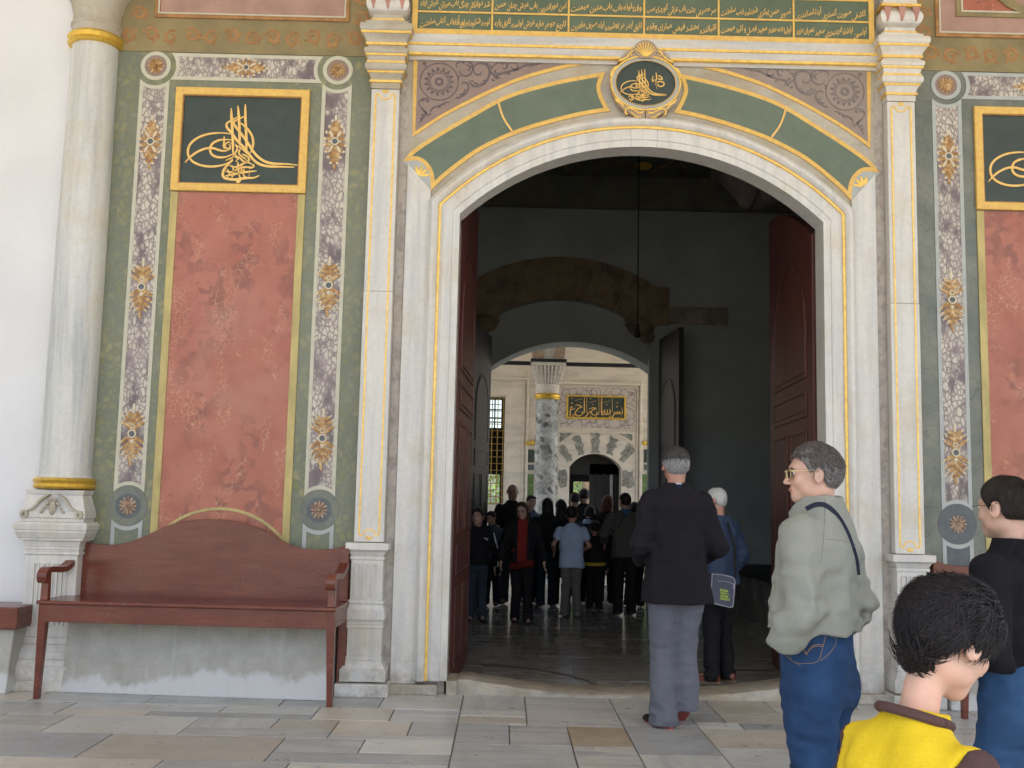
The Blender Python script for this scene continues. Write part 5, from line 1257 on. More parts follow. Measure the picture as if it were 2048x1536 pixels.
t = empty('garden_palm', (1.9, 29, 0), 0, 'palm with drooping brown and green fronds in the sunlit garden', 'palm tree')
MB().tube([(0, 0, -.1), (.03, 0, 1.5), (0, 0, 3.3)], [.22, .2, .17], 10).build('trunk', bark, t, smooth=True)
for k in range(26):
    a = 2*pi*k/26+.2*sin(k*7); mb = MB(); L = 1.9; dr = .5+.5*((k*7) % 5)/4
    pts = [Vector((cos(a)*L*u_, sin(a)*L*u_, 3.3+.5*sin(u_*2)-dr*1.9*u_*u_)) for u_ in [j/7 for j in range(8)]]
    side = Vector((-sin(a), cos(a), 0))
    for j in range(7):
        for s in (-1, 1):
            for u_ in (0, .5):
                p = pts[j].lerp(pts[j+1], u_); e_ = p+side*s*.28*(1-.08*j)+Vector((cos(a)*.12, sin(a)*.12, -.18)); mb.add([p, p+Vector((0, 0, .03)), e_], [(0, 1, 2)])
        mb.add([pts[j]+side*.012, pts[j]-side*.012, pts[j+1]-side*.01, pts[j+1]+side*.01], [(0, 1, 2, 3)])
    mb.build('frond', lf2 if k % 2 else lf, t, fix=False)
hd = MB(); foliage_blob(hd, (0, 40, 1.2), (16, 1.2, 1.8), 9000, .2, 77); o = hd.build('garden_hedge', lf, fix=False); tag(o, 'dense green hedge closing the garden beyond the pavilion', 'hedge')
# ================================================================== people: smooth bodies from distance fields
F32 = np.float32
def _h3(i, j, k, seed):
    n = (i*374761393+j*668265263+k*2147483647+seed*974634777) & 0x7fffffff
    n = ((n ^ (n >> 13))*1274126177) & 0x7fffffff
    return ((n ^ (n >> 16)) & 0xffff)/65535.0
def vnoise(P, f, seed=0, st=(1, 1, 1)):
    Q = P*np.array(st)*f+1000.0; I = np.floor(Q).astype(np.int64); T = Q-I; T = T*T*(3-2*T); r = 0
    for a in (0, 1):
        for b in (0, 1):
            for c in (0, 1):
                w = (T[:, 0] if a else 1-T[:, 0])*(T[:, 1] if b else 1-T[:, 1])*(T[:, 2] if c else 1-T[:, 2])
                r = r+w*_h3(I[:, 0]+a, I[:, 1]+b, I[:, 2]+c, seed)
    return r*2-1
def cap_(P, a, b, ra, rb=None):
    rb = ra if rb is None else rb; a = np.array(a, float); b = np.array(b, float); ab = b-a; L = max(ab@ab, 1e-9)
    h = np.clip(((P-a)@ab)/L, 0, 1); return np.linalg.norm(P-a-h[:, None]*ab, axis=1)-(ra+(rb-ra)*h)
def ell_(P, c, r, R=None):
    Q = P-np.array(c, float)
    if R is not None: Q = Q@R
    r = np.array(r, float); k0 = np.linalg.norm(Q/r, axis=1); k1 = np.linalg.norm(Q/(r*r), axis=1)
    return k0*(k0-1)/np.maximum(k1, 1e-6)
def smin(a, b, k):
    h = np.clip(.5+.5*(b-a)/k, 0, 1); return b+(a-b)*h-k*h*(1-h)
def smax(a, b, k): return -smin(-a, -b, k)
def rotm(ax, an):
    return np.array(Matrix.Rotation(an, 3, ax))
def slices_(P, tab, pw=2.4):
    "tab rows: z, cx, cy, rx, ry"
    t = np.array(tab, float); z = P[:, 2]; cx, cy, rx, ry = [np.interp(z, t[:, 0], t[:, k]) for k in (1, 2, 3, 4)]
    q = (np.abs((P[:, 0]-cx)/rx)**pw+np.abs((P[:, 1]-cy)/ry)**pw)**(1/pw)
    d = (q-1)*np.minimum(rx, ry); return np.maximum(d, np.maximum(t[0, 0]-z, z-t[-1, 0]))
def sdf_mesh(fn, lo, hi, res):
    lo = np.array(lo, float); hi = np.array(hi, float); n = np.ceil((hi-lo)/res).astype(int)+1; n = ((n+3)//4)*4+1
    c = [np.arange(0, n[i], 4) for i in range(3)]; G3 = np.stack(np.meshgrid(*c, indexing='ij'), -1).reshape(-1, 3)
    dc = fn(lo+G3*res).reshape([len(q) for q in c])
    thr = res*4*1.75+res*2
    act = np.abs(dc) < thr
    D = np.repeat(np.repeat(np.repeat(np.sign(dc)*thr, 4, 0), 4, 1), 4, 2)
    A = np.repeat(np.repeat(np.repeat(act, 4, 0), 4, 1), 4, 2)
    # centre the blocks on the coarse samples
    D = D[2:2+n[0], 2:2+n[1], 2:2+n[2]]; A = A[2:2+n[0], 2:2+n[1], 2:2+n[2]]
    D = np.pad(D, [(0, n[i]-D.shape[i]) for i in range(3)], constant_values=thr); A = np.pad(A, [(0, n[i]-A.shape[i]) for i in range(3)], constant_values=False)
    idx = np.argwhere(A); D[A] = fn(lo+idx*res)
    D[0] = D[-1] = thr; D[:, 0] = D[:, -1] = thr; D[:, :, 0] = D[:, :, -1] = thr
    S_ = D < 0
    cs = [S_[a:S_.shape[0]-1+a, b:S_.shape[1]-1+b, c_:S_.shape[2]-1+c_] for a in (0, 1) for b in (0, 1) for c_ in (0, 1)]
    sm = sum(q.astype(np.int8) for q in cs); cell = (sm > 0) & (sm < 8); ci = np.argwhere(cell)
    ids = -np.ones(cell.shape, int); ids[cell] = np.arange(len(ci))
    acc = np.zeros((len(ci), 3)); cnt = np.zeros(len(ci))
    cor = [np.array((a, b, c_)) for a in (0, 1) for b in (0, 1) for c_ in (0, 1)]
    for i in range(8):
        for j in range(i+1, 8):
            if np.abs(cor[i]-cor[j]).sum() != 1: continue
            p, q = ci+cor[i], ci+cor[j]; d0 = D[p[:, 0], p[:, 1], p[:, 2]]; d1 = D[q[:, 0], q[:, 1], q[:, 2]]
            m = (d0 < 0) != (d1 < 0); t = np.where(m, d0/np.where(d0 == d1, 1, d0-d1), 0)
            acc += np.where(m[:, None], cor[i]+(cor[j]-cor[i])*t[:, None], 0); cnt += m
    V = lo+(ci+acc/np.maximum(cnt, 1)[:, None])*res; Fs = []
    for ax in range(3):
        o1, o2 = [(1, 2), (2, 0), (0, 1)][ax]
        sl0 = [slice(None)]*3; sl1 = [slice(None)]*3; sl0[ax] = slice(0, -1); sl1[ax] = slice(1, None)
        ch = S_[tuple(sl0)] != S_[tuple(sl1)]; e = np.argwhere(ch); e = e[(e[:, o1] > 0) & (e[:, o2] > 0) & (e[:, o1] < cell.shape[o1]) & (e[:, o2] < cell.shape[o2])]
        ins = S_[tuple(sl0)][e[:, 0], e[:, 1], e[:, 2]]; qs = []
        for (u_, w) in ((-1, -1), (0, -1), (0, 0), (-1, 0)):
            p = e.copy(); p[:, o1] += u_; p[:, o2] += w; qs.append(ids[p[:, 0], p[:, 1], p[:, 2]])
        q = np.stack(qs, 1); q[~ins] = q[~ins][:, ::-1]; Fs.append(q)
    Fq = np.concatenate(Fs); Fq = Fq[(Fq >= 0).all(1)]
    return V, Fq
def np_mesh(name, V, Fq, mat, parent, smooth_=True, colors=None):
    me = bpy.data.meshes.new(name); me.vertices.add(len(V)); me.vertices.foreach_set('co', np.asarray(V, F32).ravel())
    me.loops.add(len(Fq)*4); me.polygons.add(len(Fq)); me.loops.foreach_set('vertex_index', np.asarray(Fq, np.int32).ravel())
    me.polygons.foreach_set('loop_start', np.arange(0, len(Fq)*4, 4, dtype=np.int32)); me.polygons.foreach_set('loop_total', np.full(len(Fq), 4, np.int32))
    me.polygons.foreach_set('use_smooth', np.full(len(Fq), smooth_)); me.update(calc_edges=True); me.validate()
    me.materials.append(mat); o = bpy.data.objects.new(name, me); COL.objects.link(o); o.parent = parent; return o
def sdf_obj(name, fn, lo, hi, res, mat, parent):
    V, Fq = sdf_mesh(fn, lo, hi, res); o = np_mesh(name, V, Fq, mat, parent); return o, V

def fabric(name, c, rough=.85, var=.12, wv=350, weave=.25, big=3):
    m, nt, b = newmat(name); n = N(nt); v = n.coords()
    c1 = n.mix(n.ramp(n.noise(v, big, 5), [(.3, 0.), (.7, 1.)]), tuple(x*(1-var) for x in c), tuple(min(1, x*(1+var)) for x in c))
    c1 = n.mix(1., c1, n.ramp(n.noise(v, wv, 3), [(.3, .85), (.7, 1.12)]), 'MULTIPLY')
    n.l(c1, b.inputs['Base Color']); b.inputs['Roughness'].default_value = rough; b.inputs['Sheen Weight'].default_value = 0; b.inputs['Specular IOR Level'].default_value = .2; n.bump(n.noise(v, 160, 4), weave, .002, b); return m
def skinmat(name, c):
    m, nt, b = newmat(name); n = N(nt); v = n.coords()
    c1 = n.mix(n.ramp(n.noise(v, 14, 5), [(.35, 0.), (.65, 1.)]), tuple(x*.88 for x in c), (min(1, c[0]*1.12), c[1]*1.0, c[2]*.98)); n.l(c1, b.inputs['Base Color'])
    b.inputs['Roughness'].default_value = .5; b.inputs['Subsurface Weight'].default_value = .08; b.inputs['Subsurface Radius'].default_value = (.01, .004, .002); n.bump(n.noise(v, 220, 4), .12, .001, b); return m
SK = skinmat('skin_tan', (.42, .235, .165)); SKL = skinmat('skin_light', (.56, .36, .27)); SKD = skinmat('skin_olive', (.33, .185, .125))
def hairmat(name, c1_, c2_, zlo=None):
    m, nt, b = newmat(name); n = N(nt); v = n.coords((60, 60, 8)); f = n.ramp(n.noise(v, 3, 5, .7), [(.35, 0.), (.65, 1.)]); c = n.mix(f, c1_, c2_)
    n.l(c, b.inputs['Base Color']); b.inputs['Roughness'].default_value = .5; b.inputs['Specular IOR Level'].default_value = .18; n.bump(n.noise(v, 6, 4), .5, .003, b); return m
HD = hairmat('hair_dark', (.010, .008, .007), (.035, .026, .022)); HG = hairmat('hair_grey', (.07, .062, .058), (.27, .26, .255)); HGD = hairmat('hair_dark_grey', (.03, .026, .024), (.12, .11, .105)); HW = hairmat('hair_white', (.35, .34, .32), (.6, .59, .57)); HR = hairmat('hair_auburn', (.06, .02, .012), (.14, .05, .025)); HB = hairmat('hair_brown', (.03, .018, .012), (.08, .05, .035))

class Fig:
    def __init__(s, name_label, loc, H, rz, head=7.5, cat='person', group=None, **k):
        s.root = empty('person', loc, rz, name_label, cat, group); s.H = H; s.hl = H/head; hl = s.hl
        g = k.get; s.g = g
        s.lean = g('lean', 0.0); s.hz = .50*H
        s.neck = np.array((0, -.005, H-hl*1.17)); s.shz = H-hl*1.42; s.sw = g('sw', .108)*H
        L = rotm('X', -s.lean); piv = np.array((0, 0, s.hz)); s.L = L; s.piv = piv
        s.T = lambda p: piv+L@(np.array(p, float)-piv)
        tw = rotm('Z', g('twist', 0.)); s.tw = tw
        s.sh = {d: s.T(tw@np.array((d*s.sw, 0, 0))+np.array((0, 0, s.shz))) for d in (-1, 1)}
        ar = g('arms', {}); s.el = {}; s.wr = {}; s.hand = {}
        for d in (-1, 1):
            e, w = ar.get(d, ((d*.03, -.01, -.18), (d*.035, .03, -.335)))[:2]
            s.el[d] = s.sh[d]+np.array(e)*H; s.wr[d] = s.sh[d]+np.array(w)*H
        lg = g('legs', {}); s.kn = {}; s.an = {}; s.hp = {}
        for d in (-1, 1):
            kx, ky, ax, ay, az = lg.get(d, (d*.05, .0, d*.055, -.01, .0))
            s.hp[d] = np.array((d*.05*H, 0, s.hz-.01*H)); s.kn[d] = np.array((kx*H, ky*H, .275*H+az*H*.5)); s.an[d] = np.array((ax*H, ay*H, .048*H+az*H))
        s.hy, s.hpit, s.hroll = g('hyaw', 0.), g('hpitch', 0.), g('hroll', 0.)
        s.hc = s.T(s.neck)+(rotm('Z', s.hy)@rotm('X', -s.hpit*.8)@np.array((0, .012*H, hl*.66+g('headup', 0.))))*1.0
        s.RH = rotm('Z', s.hy)@rotm('Y', s.hroll)@rotm('X', -s.hpit); s.hs = hl/.235
        s.fe = g('female', False); s.child = g('child', False)
    def ht(s, p): return s.hc+s.RH@(np.array(p, float)*s.hs)
    def toh(s, P): return ((P-s.hc)@s.RH)/s.hs
    def head_sdf(s, P):
        Q = s.toh(P); ch = s.child
        d = ell_(Q, (0, -.010, .034), (.0755, .090, .083)); d = smin(d, ell_(Q, (0, .022, -.028), (.060, .066, .076)), .03)
        d = smin(d, ell_(Q, (0, .060, -.088), (.030 if not ch else .026, .026, .024)), .028)
        for sg in (-1, 1): d = smin(d, ell_(Q, (sg*.045, .0, -.060), (.020, .045, .028)), .03); d = smin(d, ell_(Q, (sg*.036, .062, -.022), (.022, .018, .020)), .02)
        d = smin(d, ell_(Q, (0, .072, .030), (.050, .018, .012)), .015)
        for sg in (-1, 1): d = smax(d, -ell_(Q, (sg*.031, .094, .010), (.020, .016, .012)), .012); d = smin(d, ell_(Q, (sg*.031, .071, .009), (.0135, .0125, .012)), .003)
        nz = .78 if ch or s.fe else 1.0
        d = smin(d, cap_(Q, (0, .080, .018), (0, .080+.027*nz, -.028), .0068, .0095*nz), .008)
        for sg in (-1, 1): d = smin(d, ell_(Q, (sg*.012, .090+.006*nz, -.031), (.009, .011, .007)), .006)
        d = smin(d, ell_(Q, (0, .0815, -.053), (.025, .0105, .0065)), .007); d = smin(d, ell_(Q, (0, .080, -.065), (.021, .0095, .0065)), .006)
        d = smax(d, -ell_(Q, (0, .097, -.059), (.022, .012, .0018)), .003)
        for sg in (-1, 1):
            R = rotm('Z', sg*-.45)@rotm('X', .18)
            e = ell_(Q, (sg*.085, -.010, -.004), (.0095, .022, .036), R); e = smax(e, -ell_(Q, (sg*.095, -.003, .0), (.009, .0125, .021), R), .004); d = smin(d, e, .006)
        return d*s.hs
    def hand_sdf(s, P, d_):
        w = s.wr[d_]; fd = w-s.el[d_]; fd = fd/np.linalg.norm(fd); fd = fd*.8+np.array((0, .25, -.35)); fd /= np.linalg.norm(fd)
        sd = np.cross(fd, (d_*1.0, 0, 0)); sd /= max(np.linalg.norm(sd), 1e-6); nn = np.cross(sd, fd); k = s.H*.0135/.0235*.0235/ .0235; u_ = s.H*.105/.19
        B = np.stack([sd, fd, nn], 1); c = w+fd*.045*u_/.55; q = s.H/1.75
        d = ell_(P, w+fd*.045*q, (.040*q, .048*q, .017*q), B)
        for i, L in enumerate((.062, .072, .068, .052)):
            o = (i-1.5)*.0195*q; r0 = w+fd*.082*q+sd*o; r1 = r0+fd*L*.5*q+nn*(-d_*.004)*q; r2 = r1+(fd*.8-nn*d_*.55)*L*.5*q
            f = np.minimum(cap_(P, r0, r1, .0092*q, .0085*q), cap_(P, r1, r2, .0085*q, .0068*q)); d = smin(d, f, .005*q)
        t0 = w+fd*.025*q-sd*.030*q; t1 = t0+(fd*.6-sd*.75)*.038*q; t2 = t1+(fd*.95-sd*.2)*.03*q
        d = smin(d, np.minimum(cap_(P, t0, t1, .013*q, .0105*q), cap_(P, t1, t2, .0105*q, .0085*q)), .008*q); return d
    def body_sdf(s, P, hands=(-1, 1)):
        H = s.H; d = s.head_sdf(P)
        nb = s.T(s.neck); hb = s.ht((0, -.028, -.06)); k = .85 if s.fe or s.child else 1.
        d = smin(d, cap_(P, nb, hb, .058*k*H/1.75, .052*k*H/1.75), .025)
        Q = (P-s.piv)@s.L+s.piv; Q = np.concatenate([Q[:, :2]@s.tw[:2, :2], Q[:, 2:]], 1)
        t = slices_(Q, [(s.hz-.04*H, 0, 0, .085*H, .06*H), (s.hz+.06*H, 0, 0, .078*H, .055*H), (s.hz+.16*H, 0, .0, .088*H, .06*H), (s.shz-.04*H, 0, -.005*H, .085*H, .05*H), (s.shz+.03*H, 0, -.01*H, .04*H, .03*H)])
        d = smin(d, t, .03)
        for g_ in (-1, 1):
            d = smin(d, cap_(P, s.sh[g_]+np.array((-g_*.012*H, 0, -.024*H)), s.el[g_], .022*H, .021*H), .02); d = smin(d, cap_(P, s.el[g_], s.wr[g_], .023*H, .0155*H), .012)
            if g_ in hands: d = smin(d, s.hand_sdf(P, g_), .012)
            d = smin(d, cap_(P, s.hp[g_], s.kn[g_], .048*H, .031*H), .02); d = smin(d, cap_(P, s.kn[g_], s.an[g_], .031*H, .020*H), .015)
            d = smin(d, cap_(P, s.an[g_], s.an[g_]+np.array((0, .07*H, -.025*H)), .02*H, .014*H), .01)
        return d
    def bounds(s, m=.12, zlo=-.02):
        pts = [s.hc+np.array(v)*.16*s.hs for v in ((1, 0, 0), (-1, 0, 0), (0, 1, 0), (0, -1, 0), (0, 0, 1))]+list(s.sh.values())+list(s.el.values())+list(s.wr.values())+list(s.kn.values())+list(s.an.values())
        p = np.array(pts); lo, hi = p.min(0)-m*s.H/1.75, p.max(0)+m*s.H/1.75; lo[2] = max(lo[2], zlo); return lo, hi
    def skin(s, mat, res=.012, hands=(-1, 1), zlo=0.):
        lo, hi = s.bounds(); lo[2] = max(lo[2], zlo); lo[1] -= .03; o, V = sdf_obj('body', lambda P: s.body_sdf(P, hands), lo, hi, res, mat, s.root)
        o.hide_render = False
        if res <= .009:
            ew = plain('eye_white', (.7, .68, .64), .2, var=0, bump=0); ir = plain('eye_iris', (.03, .02, .015), .2, var=0, bump=0)
            for g_ in (-1, 1):
                mb = MB(); c = s.ht((g_*.031, .0748, .009)); mb.mat(ew).lump(c, (.0112*s.hs,)*3, None, 10, 8); c2 = s.ht((g_*.031, .0845, .009)); mb.mat(ir).lump(c2, (.0052*s.hs, .003*s.hs, .0052*s.hs), Matrix([list(r) for r in s.RH]), 8, 5); mb.build('eye', None, s.root, smooth=True)
        return o
    def face_marks(s):
        "brows, eyes and lips for faces seen small"
        dk = MT.setdefault('brow', plain('brow_dark', (.03, .02, .017), .7, var=.1, bump=0)); lp = MT.setdefault('lip', plain('lip_red', (.38, .18, .14), .5, var=.1, bump=0)); R = Matrix([list(r) for r in s.RH]); h = s.hs
        mb = MB()
        for g_ in (-1, 1):
            mb.lump(s.ht((g_*.031, .087, .028)), (.016*h, .004*h, .0032*h), R @ Matrix.Rotation(g_*.12, 3, 'Y'), 6, 4); mb.lump(s.ht((g_*.031, .084, .009)), (.009*h, .004*h, .0048*h), R, 7, 4)
        mb.build('eyebrows_and_eyes', dk, s.root, smooth=True)
        MB().lump(s.ht((0, .0905, -.058)), (.021*h, .005*h, .0075*h), R, 8, 5).build('lips', lp, s.root, smooth=True)
    def hair(s, mat, style='short', res=.010, amp=.004, seed=0, thick=.010, line=.0, back=-.055, fringe=.045):
        def fn(P):
            Q = s.toh(P); n1 = vnoise(Q, 45, seed, (1, 1, .35))*amp+vnoise(Q, 18, seed+5)*amp*1.3
            d = ell_(Q, (0, -.011, .036), (.0765+thick, .0915+thick, .085+thick))
            d = smin(d, ell_(Q, (0, -.038, -.005), (.066+thick*.8, .056+thick*.7, .062)), .02)
            # face opening and hairline
            cut = Q[:, 1]*.85-(Q[:, 2]-fringe)*.55-.045   # forward/below is face
            d = smax(d, cut, .01)
            low = np.where(Q[:, 1] > -.005, .012-Q[:, 2]-.3*(Q[:, 1]), back-Q[:, 2])
            lo_ = np.interp(Q[:, 1], [-.12, -.04, -.015, .02, .06], [back, back+.008, .006, -.022 if style != 'bob' else -.05, .02])
            d = smax(d, lo_-Q[:, 2], .008)
            for sg in (-1, 1): d = smax(d, -ell_(Q, (sg*.088, -.008, -.006), (.028, .026, .038)), .006)
            if style in ('long', 'bob'):
                zz = -.20 if style == 'long' else -.10
                e = slices_(Q, [(zz, 0, -.045, .085, .045), (-.1, 0, -.05, .092, .055), (0, 0, -.045, .090, .062), (.06, 0, -.03, .082, .07)], 2.2); d = smin(d, e, .02)
                for sg in (-1, 1): d = smin(d, cap_(Q, (sg*.072, .012, .03), (sg*.082, .005, zz+.02), .018, .022), .02)
            if style == 'nape': d = smin(d, ell_(Q, (0, -.058, -.058), (.056, .040, .052)), .02); d = smax(d, -.105-Q[:, 2]+.15*np.abs(vnoise(Q, 60, seed+2)), .004)
            if style == 'bun': d = smin(d, ell_(Q, (0, -.125, .035), (.042, .040, .045)), .012)
            if style == 'crewtuft': d = smin(d, ell_(Q, (0, .05, .105), (.045, .04, .02)), .02)
            return (d+n1)*s.hs
        c = s.hc; m = .17*s.hs; lo, hi = c-m, c+m
        if style == 'long': lo = lo-np.array((0, 0, .12*s.hs))
        o, V = sdf_obj('hair', fn, lo, hi, res, mat, s.root); return o, V, fn
    def locks(s, V, mat, n, L=(.02, .045), w=.0028, lift=.004, seed=0, flow=None, name='hair_strands', curl=.3, out=.25, fr=.03, ez=.022, zmin=-.04):
        rg = np.random.RandomState(seed); Q = s.toh(V); keep = np.where((np.linalg.norm(Q, axis=1) > .085) & ~((Q[:, 1] > fr) & (Q[:, 2] < .075)) & ~((np.abs(Q[:, 0]) > .055) & (Q[:, 1] > -.035) & (Q[:, 2] < ez)) & (Q[:, 2] > zmin))[0]; idx = rg.choice(keep, n)
        vs = []; fs = []
        for i in idx:
            q = Q[i].copy(); c = np.array((0, -.016, .02)); nrm = (q-c)/np.array((.085, .106, .094))**2; nrm /= np.linalg.norm(nrm)
            f = flow(q) if flow else np.array((0, 0, -1.)); f = f+rg.normal(0, .25, 3); f = f-nrm*(f@nrm); f /= max(np.linalg.norm(f), 1e-6); sd = np.cross(f, nrm)
            ln = rg.uniform(*L); ww = w*rg.uniform(.7, 1.4); cu = rg.normal(0, curl); p = q-nrm*.003; ol = rg.uniform(0, out); k = 5; n0 = len(vs)
            for j in range(k):
                t = j/(k-1); wj = ww*(1-t)**.7*(.5+1.0*min(1, t*4)) if j < k-1 else 0.0002
                pp = p+nrm*(lift*sin(t*pi)+ol*ln*t*t)
                vs.append(tuple(s.hc+s.RH@((pp-sd*wj)*s.hs))); vs.append(tuple(s.hc+s.RH@((pp+nrm*wj*.6)*s.hs))); vs.append(tuple(s.hc+s.RH@((pp+sd*wj)*s.hs)))
                f2 = f*cos(cu*t)+sd*sin(cu*t); p = p+f2*ln/(k-1); r = (p-c)/np.array((.085, .106, .094)); rn = np.linalg.norm(r)
                if rn < 1.02 and rn > .3: p = c+(p-c)*(1.02/rn)
                nrm = (p-c)/np.array((.085, .106, .094))**2; nrm /= np.linalg.norm(nrm); f = f-nrm*(f@nrm); f /= max(np.linalg.norm(f), 1e-6); sd = np.cross(f, nrm)
            for j in range(k-1):
                a = n0+3*j; fs += [(a, a+1, a+4, a+3), (a+1, a+2, a+5, a+4)]
        mb = MB(); mb.v = vs; mb.f = fs; mb.m = [0]*len(fs); mb.mats = [mat]
        o = mb.build(name, None, s.root, smooth=True, fix=False, angle=180); o['kind'] = 'stuff'; return o
    def top(s, mat, name='jacket', hem=.46, infl=.022, sleeve='long', res=.012, folds=.008, seed=1, flare=0., collar=.0, arms=True, belly=0., slv=1.0, clip=None, shx=1.0, drop=0.):
        H = s.H; q = H/1.75
        def fn(P):
            Q = (P-s.piv)@s.L+s.piv; Q = np.concatenate([Q[:, :2]@s.tw[:2, :2], Q[:, 2:]], 1); hz = hem*H; i = infl*q
            tab = [(hz, 0, belly*.5*q, .100*H*(1+flare)*(.95 if s.fe else 1)+i, .070*H*(1+flare)+i+belly*.5*q), (s.hz+.07*H, 0, belly*.4*q, (.078 if s.fe else .088)*H+i+flare*.03*H, .064*H+i+belly*.4*q), (s.hz+.18*H, 0, .004*H, .090*H+i, .066*H+i), (s.shz-.035*H, 0, -.004*H, .097*H*shx+i*.8, .060*H+i), (s.shz+.008*H, 0, -.008*H, .080*H*shx+i*.6, .046*H+i*.7), (s.shz+.036*H, 0, -.010*H, .050*H+i*.5, .034*H+i*.6), (s.shz+.055*H+collar*H, 0, -.008*H, .037*H+i*.35, .033*H+i*.4)]
            d = slices_(Q, tab, 2.5)
            if arms:
                for g_ in (-1, 1):
                    sh = s.sh[g_]+np.array((0, 0, -.012*H)); r0 = .030*H+i*.5*slv; r1 = .0255*H+i*.6*slv; r2 = .020*H+i*.5*slv
                    if sleeve == 'long':
                        w = s.wr[g_]; a = np.minimum(cap_(P, sh, s.el[g_], r0, r1), cap_(P, s.el[g_], w, r1, r2)); a = smin(cap_(P, sh, s.el[g_], r0, r1), cap_(P, s.el[g_], w, r1, r2), .02)
                        cd_ = (w-s.el[g_]); cd_ = cd_/np.linalg.norm(cd_); a = smax(a, (P-w)@cd_, .004)
                    else:
                        e = s.el[g_]; m = sh+(e-sh)*(.62 if sleeve == 'short' else .2); cd_ = (m-sh)/np.linalg.norm(m-sh); a = smax(cap_(P, sh, e, r0, r0*1.02), (P-m)@cd_, .004)
                    d = smin(d, a, .028*q)
            # folds: broad diagonal drapes plus bunching at the elbows and hem
            f = np.abs(vnoise(Q, 9/q, seed, (1, 1, .45)))*1.3+.5*vnoise(Q, 22/q, seed+3, (1, .9, .7)); el = 0
            for g_ in (-1, 1): el = el+np.exp(-(np.linalg.norm(P-s.el[g_], axis=1)/(.10*H))**2)
            ang = vnoise(Q+np.array((0, 0, 0))*1, 17/q, seed+9, (.5, .5, 1.9))
            d = d+folds*1.5*(f-.55)*(.6+el)+folds*1.3*el*ang
            if clip is not None: d = np.maximum(d, clip(s, P))
            return d
        lo, hi = s.bounds(.09); lo[2] = max(lo[2], hem*H-.08-drop); lo[1] -= .05; hi[1] += .05; hi[2] = min(hi[2], s.hc[2]+.05)
        o, V = sdf_obj(name, fn, lo, hi, res, mat, s.root); return o, V
    def trousers(s, mat, name='trousers', infl=.014, flare=.012, res=.012, folds=.007, seed=4, waist=.56, hem=.03, zlo=None):
        H = s.H; q = H/1.75
        def fn(P):
            i = infl*q; d = slices_(P, [(s.hz-.055*H, 0, -.002*H, .086*H+i, .060*H+i), (s.hz+.0*H, 0, -.004*H, .088*H+i, .064*H+i), (waist*H, 0, 0, .082*H+i, .060*H+i)], 2.3)
            for g_ in (-1, 1):
                a = cap_(P, s.hp[g_]+np.array((0, -.004*H, -.02*H)), s.kn[g_], .050*H+i, .034*H+i*1.1); b_ = cap_(P, s.kn[g_], s.an[g_]+np.array((0, 0, -.03*H)), .034*H+i*1.1, .027*H+i+flare*q)
                a = smin(a, b_, .03*q); d = smin(d, a, .022*q)
                d = smin(d, ell_(P, s.hp[g_]+np.array((0, -.024*H, -.01*H)), (.042*H+i*.5, .042*H+i*.5, .05*H)), .04*q)
            an = np.minimum(np.linalg.norm(P-s.an[-1], axis=1), np.linalg.norm(P-s.an[1], axis=1)); kn = np.minimum(np.linalg.norm(P-s.kn[-1], axis=1), np.linalg.norm(P-s.kn[1], axis=1))
            w = .35+1.1*np.exp(-(an/(.07*H))**2)+.7*np.exp(-(kn/(.08*H))**2)
            d = d+folds*1.6*w*(np.abs(vnoise(P, 15/q, seed, (.8, .8, 1.1)))*1.2-.4)+folds*.9*w*vnoise(P, 24/q, seed+2, (.6, .6, 1.6))+folds*.5*np.abs(vnoise(P, 7/q, seed+7, (1, 1, .35)))
            for g_ in (-1, 1): pass
            az = np.where(P[:, 0] < 0, s.an[-1][2], s.an[1][2]); d = np.maximum(d, np.maximum(az-.048*H+hem-P[:, 2], P[:, 2]-waist*H))
            return d
        lo, hi = s.bounds(.1); hi[2] = waist*H+.03; lo[1] -= .06; hi[1] += .06
        if zlo is not None: lo[2] = max(lo[2], zlo)
        o, V = sdf_obj(name, fn, lo, hi, res, mat, s.root); return o, V
    def shoes(s, mat, sole=None, res=.008, L=.15):
        for g_ in (-1, 1):
            a = s.an[g_]; H = s.H; z0 = a[2]-.048*H; pit = s.g('shoepitch', {}).get(g_, 0.); tz = s.g('toe', {}).get(g_, g_*-.15); R = rotm('Z', tz)@rotm('X', pit)
            def fn(P):
                Q = (P-np.array((a[0], a[1], z0)))@R; q = H/1.75
                d = ell_(Q, (0, .035*q, .035*q), (.046*q, .060*q, .045*q)); d = smin(d, ell_(Q, (0, .115*q, .025*q), (.048*q, .085*q, .032*q)), .03); d = smin(d, ell_(Q, (0, -.035*q, .045*q), (.036*q, .045*q, .05*q)), .03)
                d = smin(d, cap_(Q, (0, -.01*q, .05*q), (0, -.01*q, .09*q), .036*q), .02); return smax(d, -Q[:, 2]+.012, .006)
            c = np.array((a[0], a[1], z0)); lo = c-.20; hi = c+.25; sdf_obj('shoe', fn, lo, hi, res, mat, s.root)
            if sole is not None:
                n = 20; q = H/1.75; pts = []
                for i in range(n):
                    t = 2*pi*i/n; y_ = .045*q+.135*q*sin(t); x_ = (.040+.010*sin(t))*q*cos(t); pts.append((x_, y_))
                vs = [tuple(np.array((a[0], a[1], z0))+R@np.array((x_, y_, z_))) for z_ in (0., .018) for x_, y_ in pts]
                MB().add(vs, [tuple(range(n))[::-1], tuple(range(n, 2*n))]+[(i, (i+1) % n, n+(i+1) % n, n+i) for i in range(n)]).build('sole', sole, s.root)

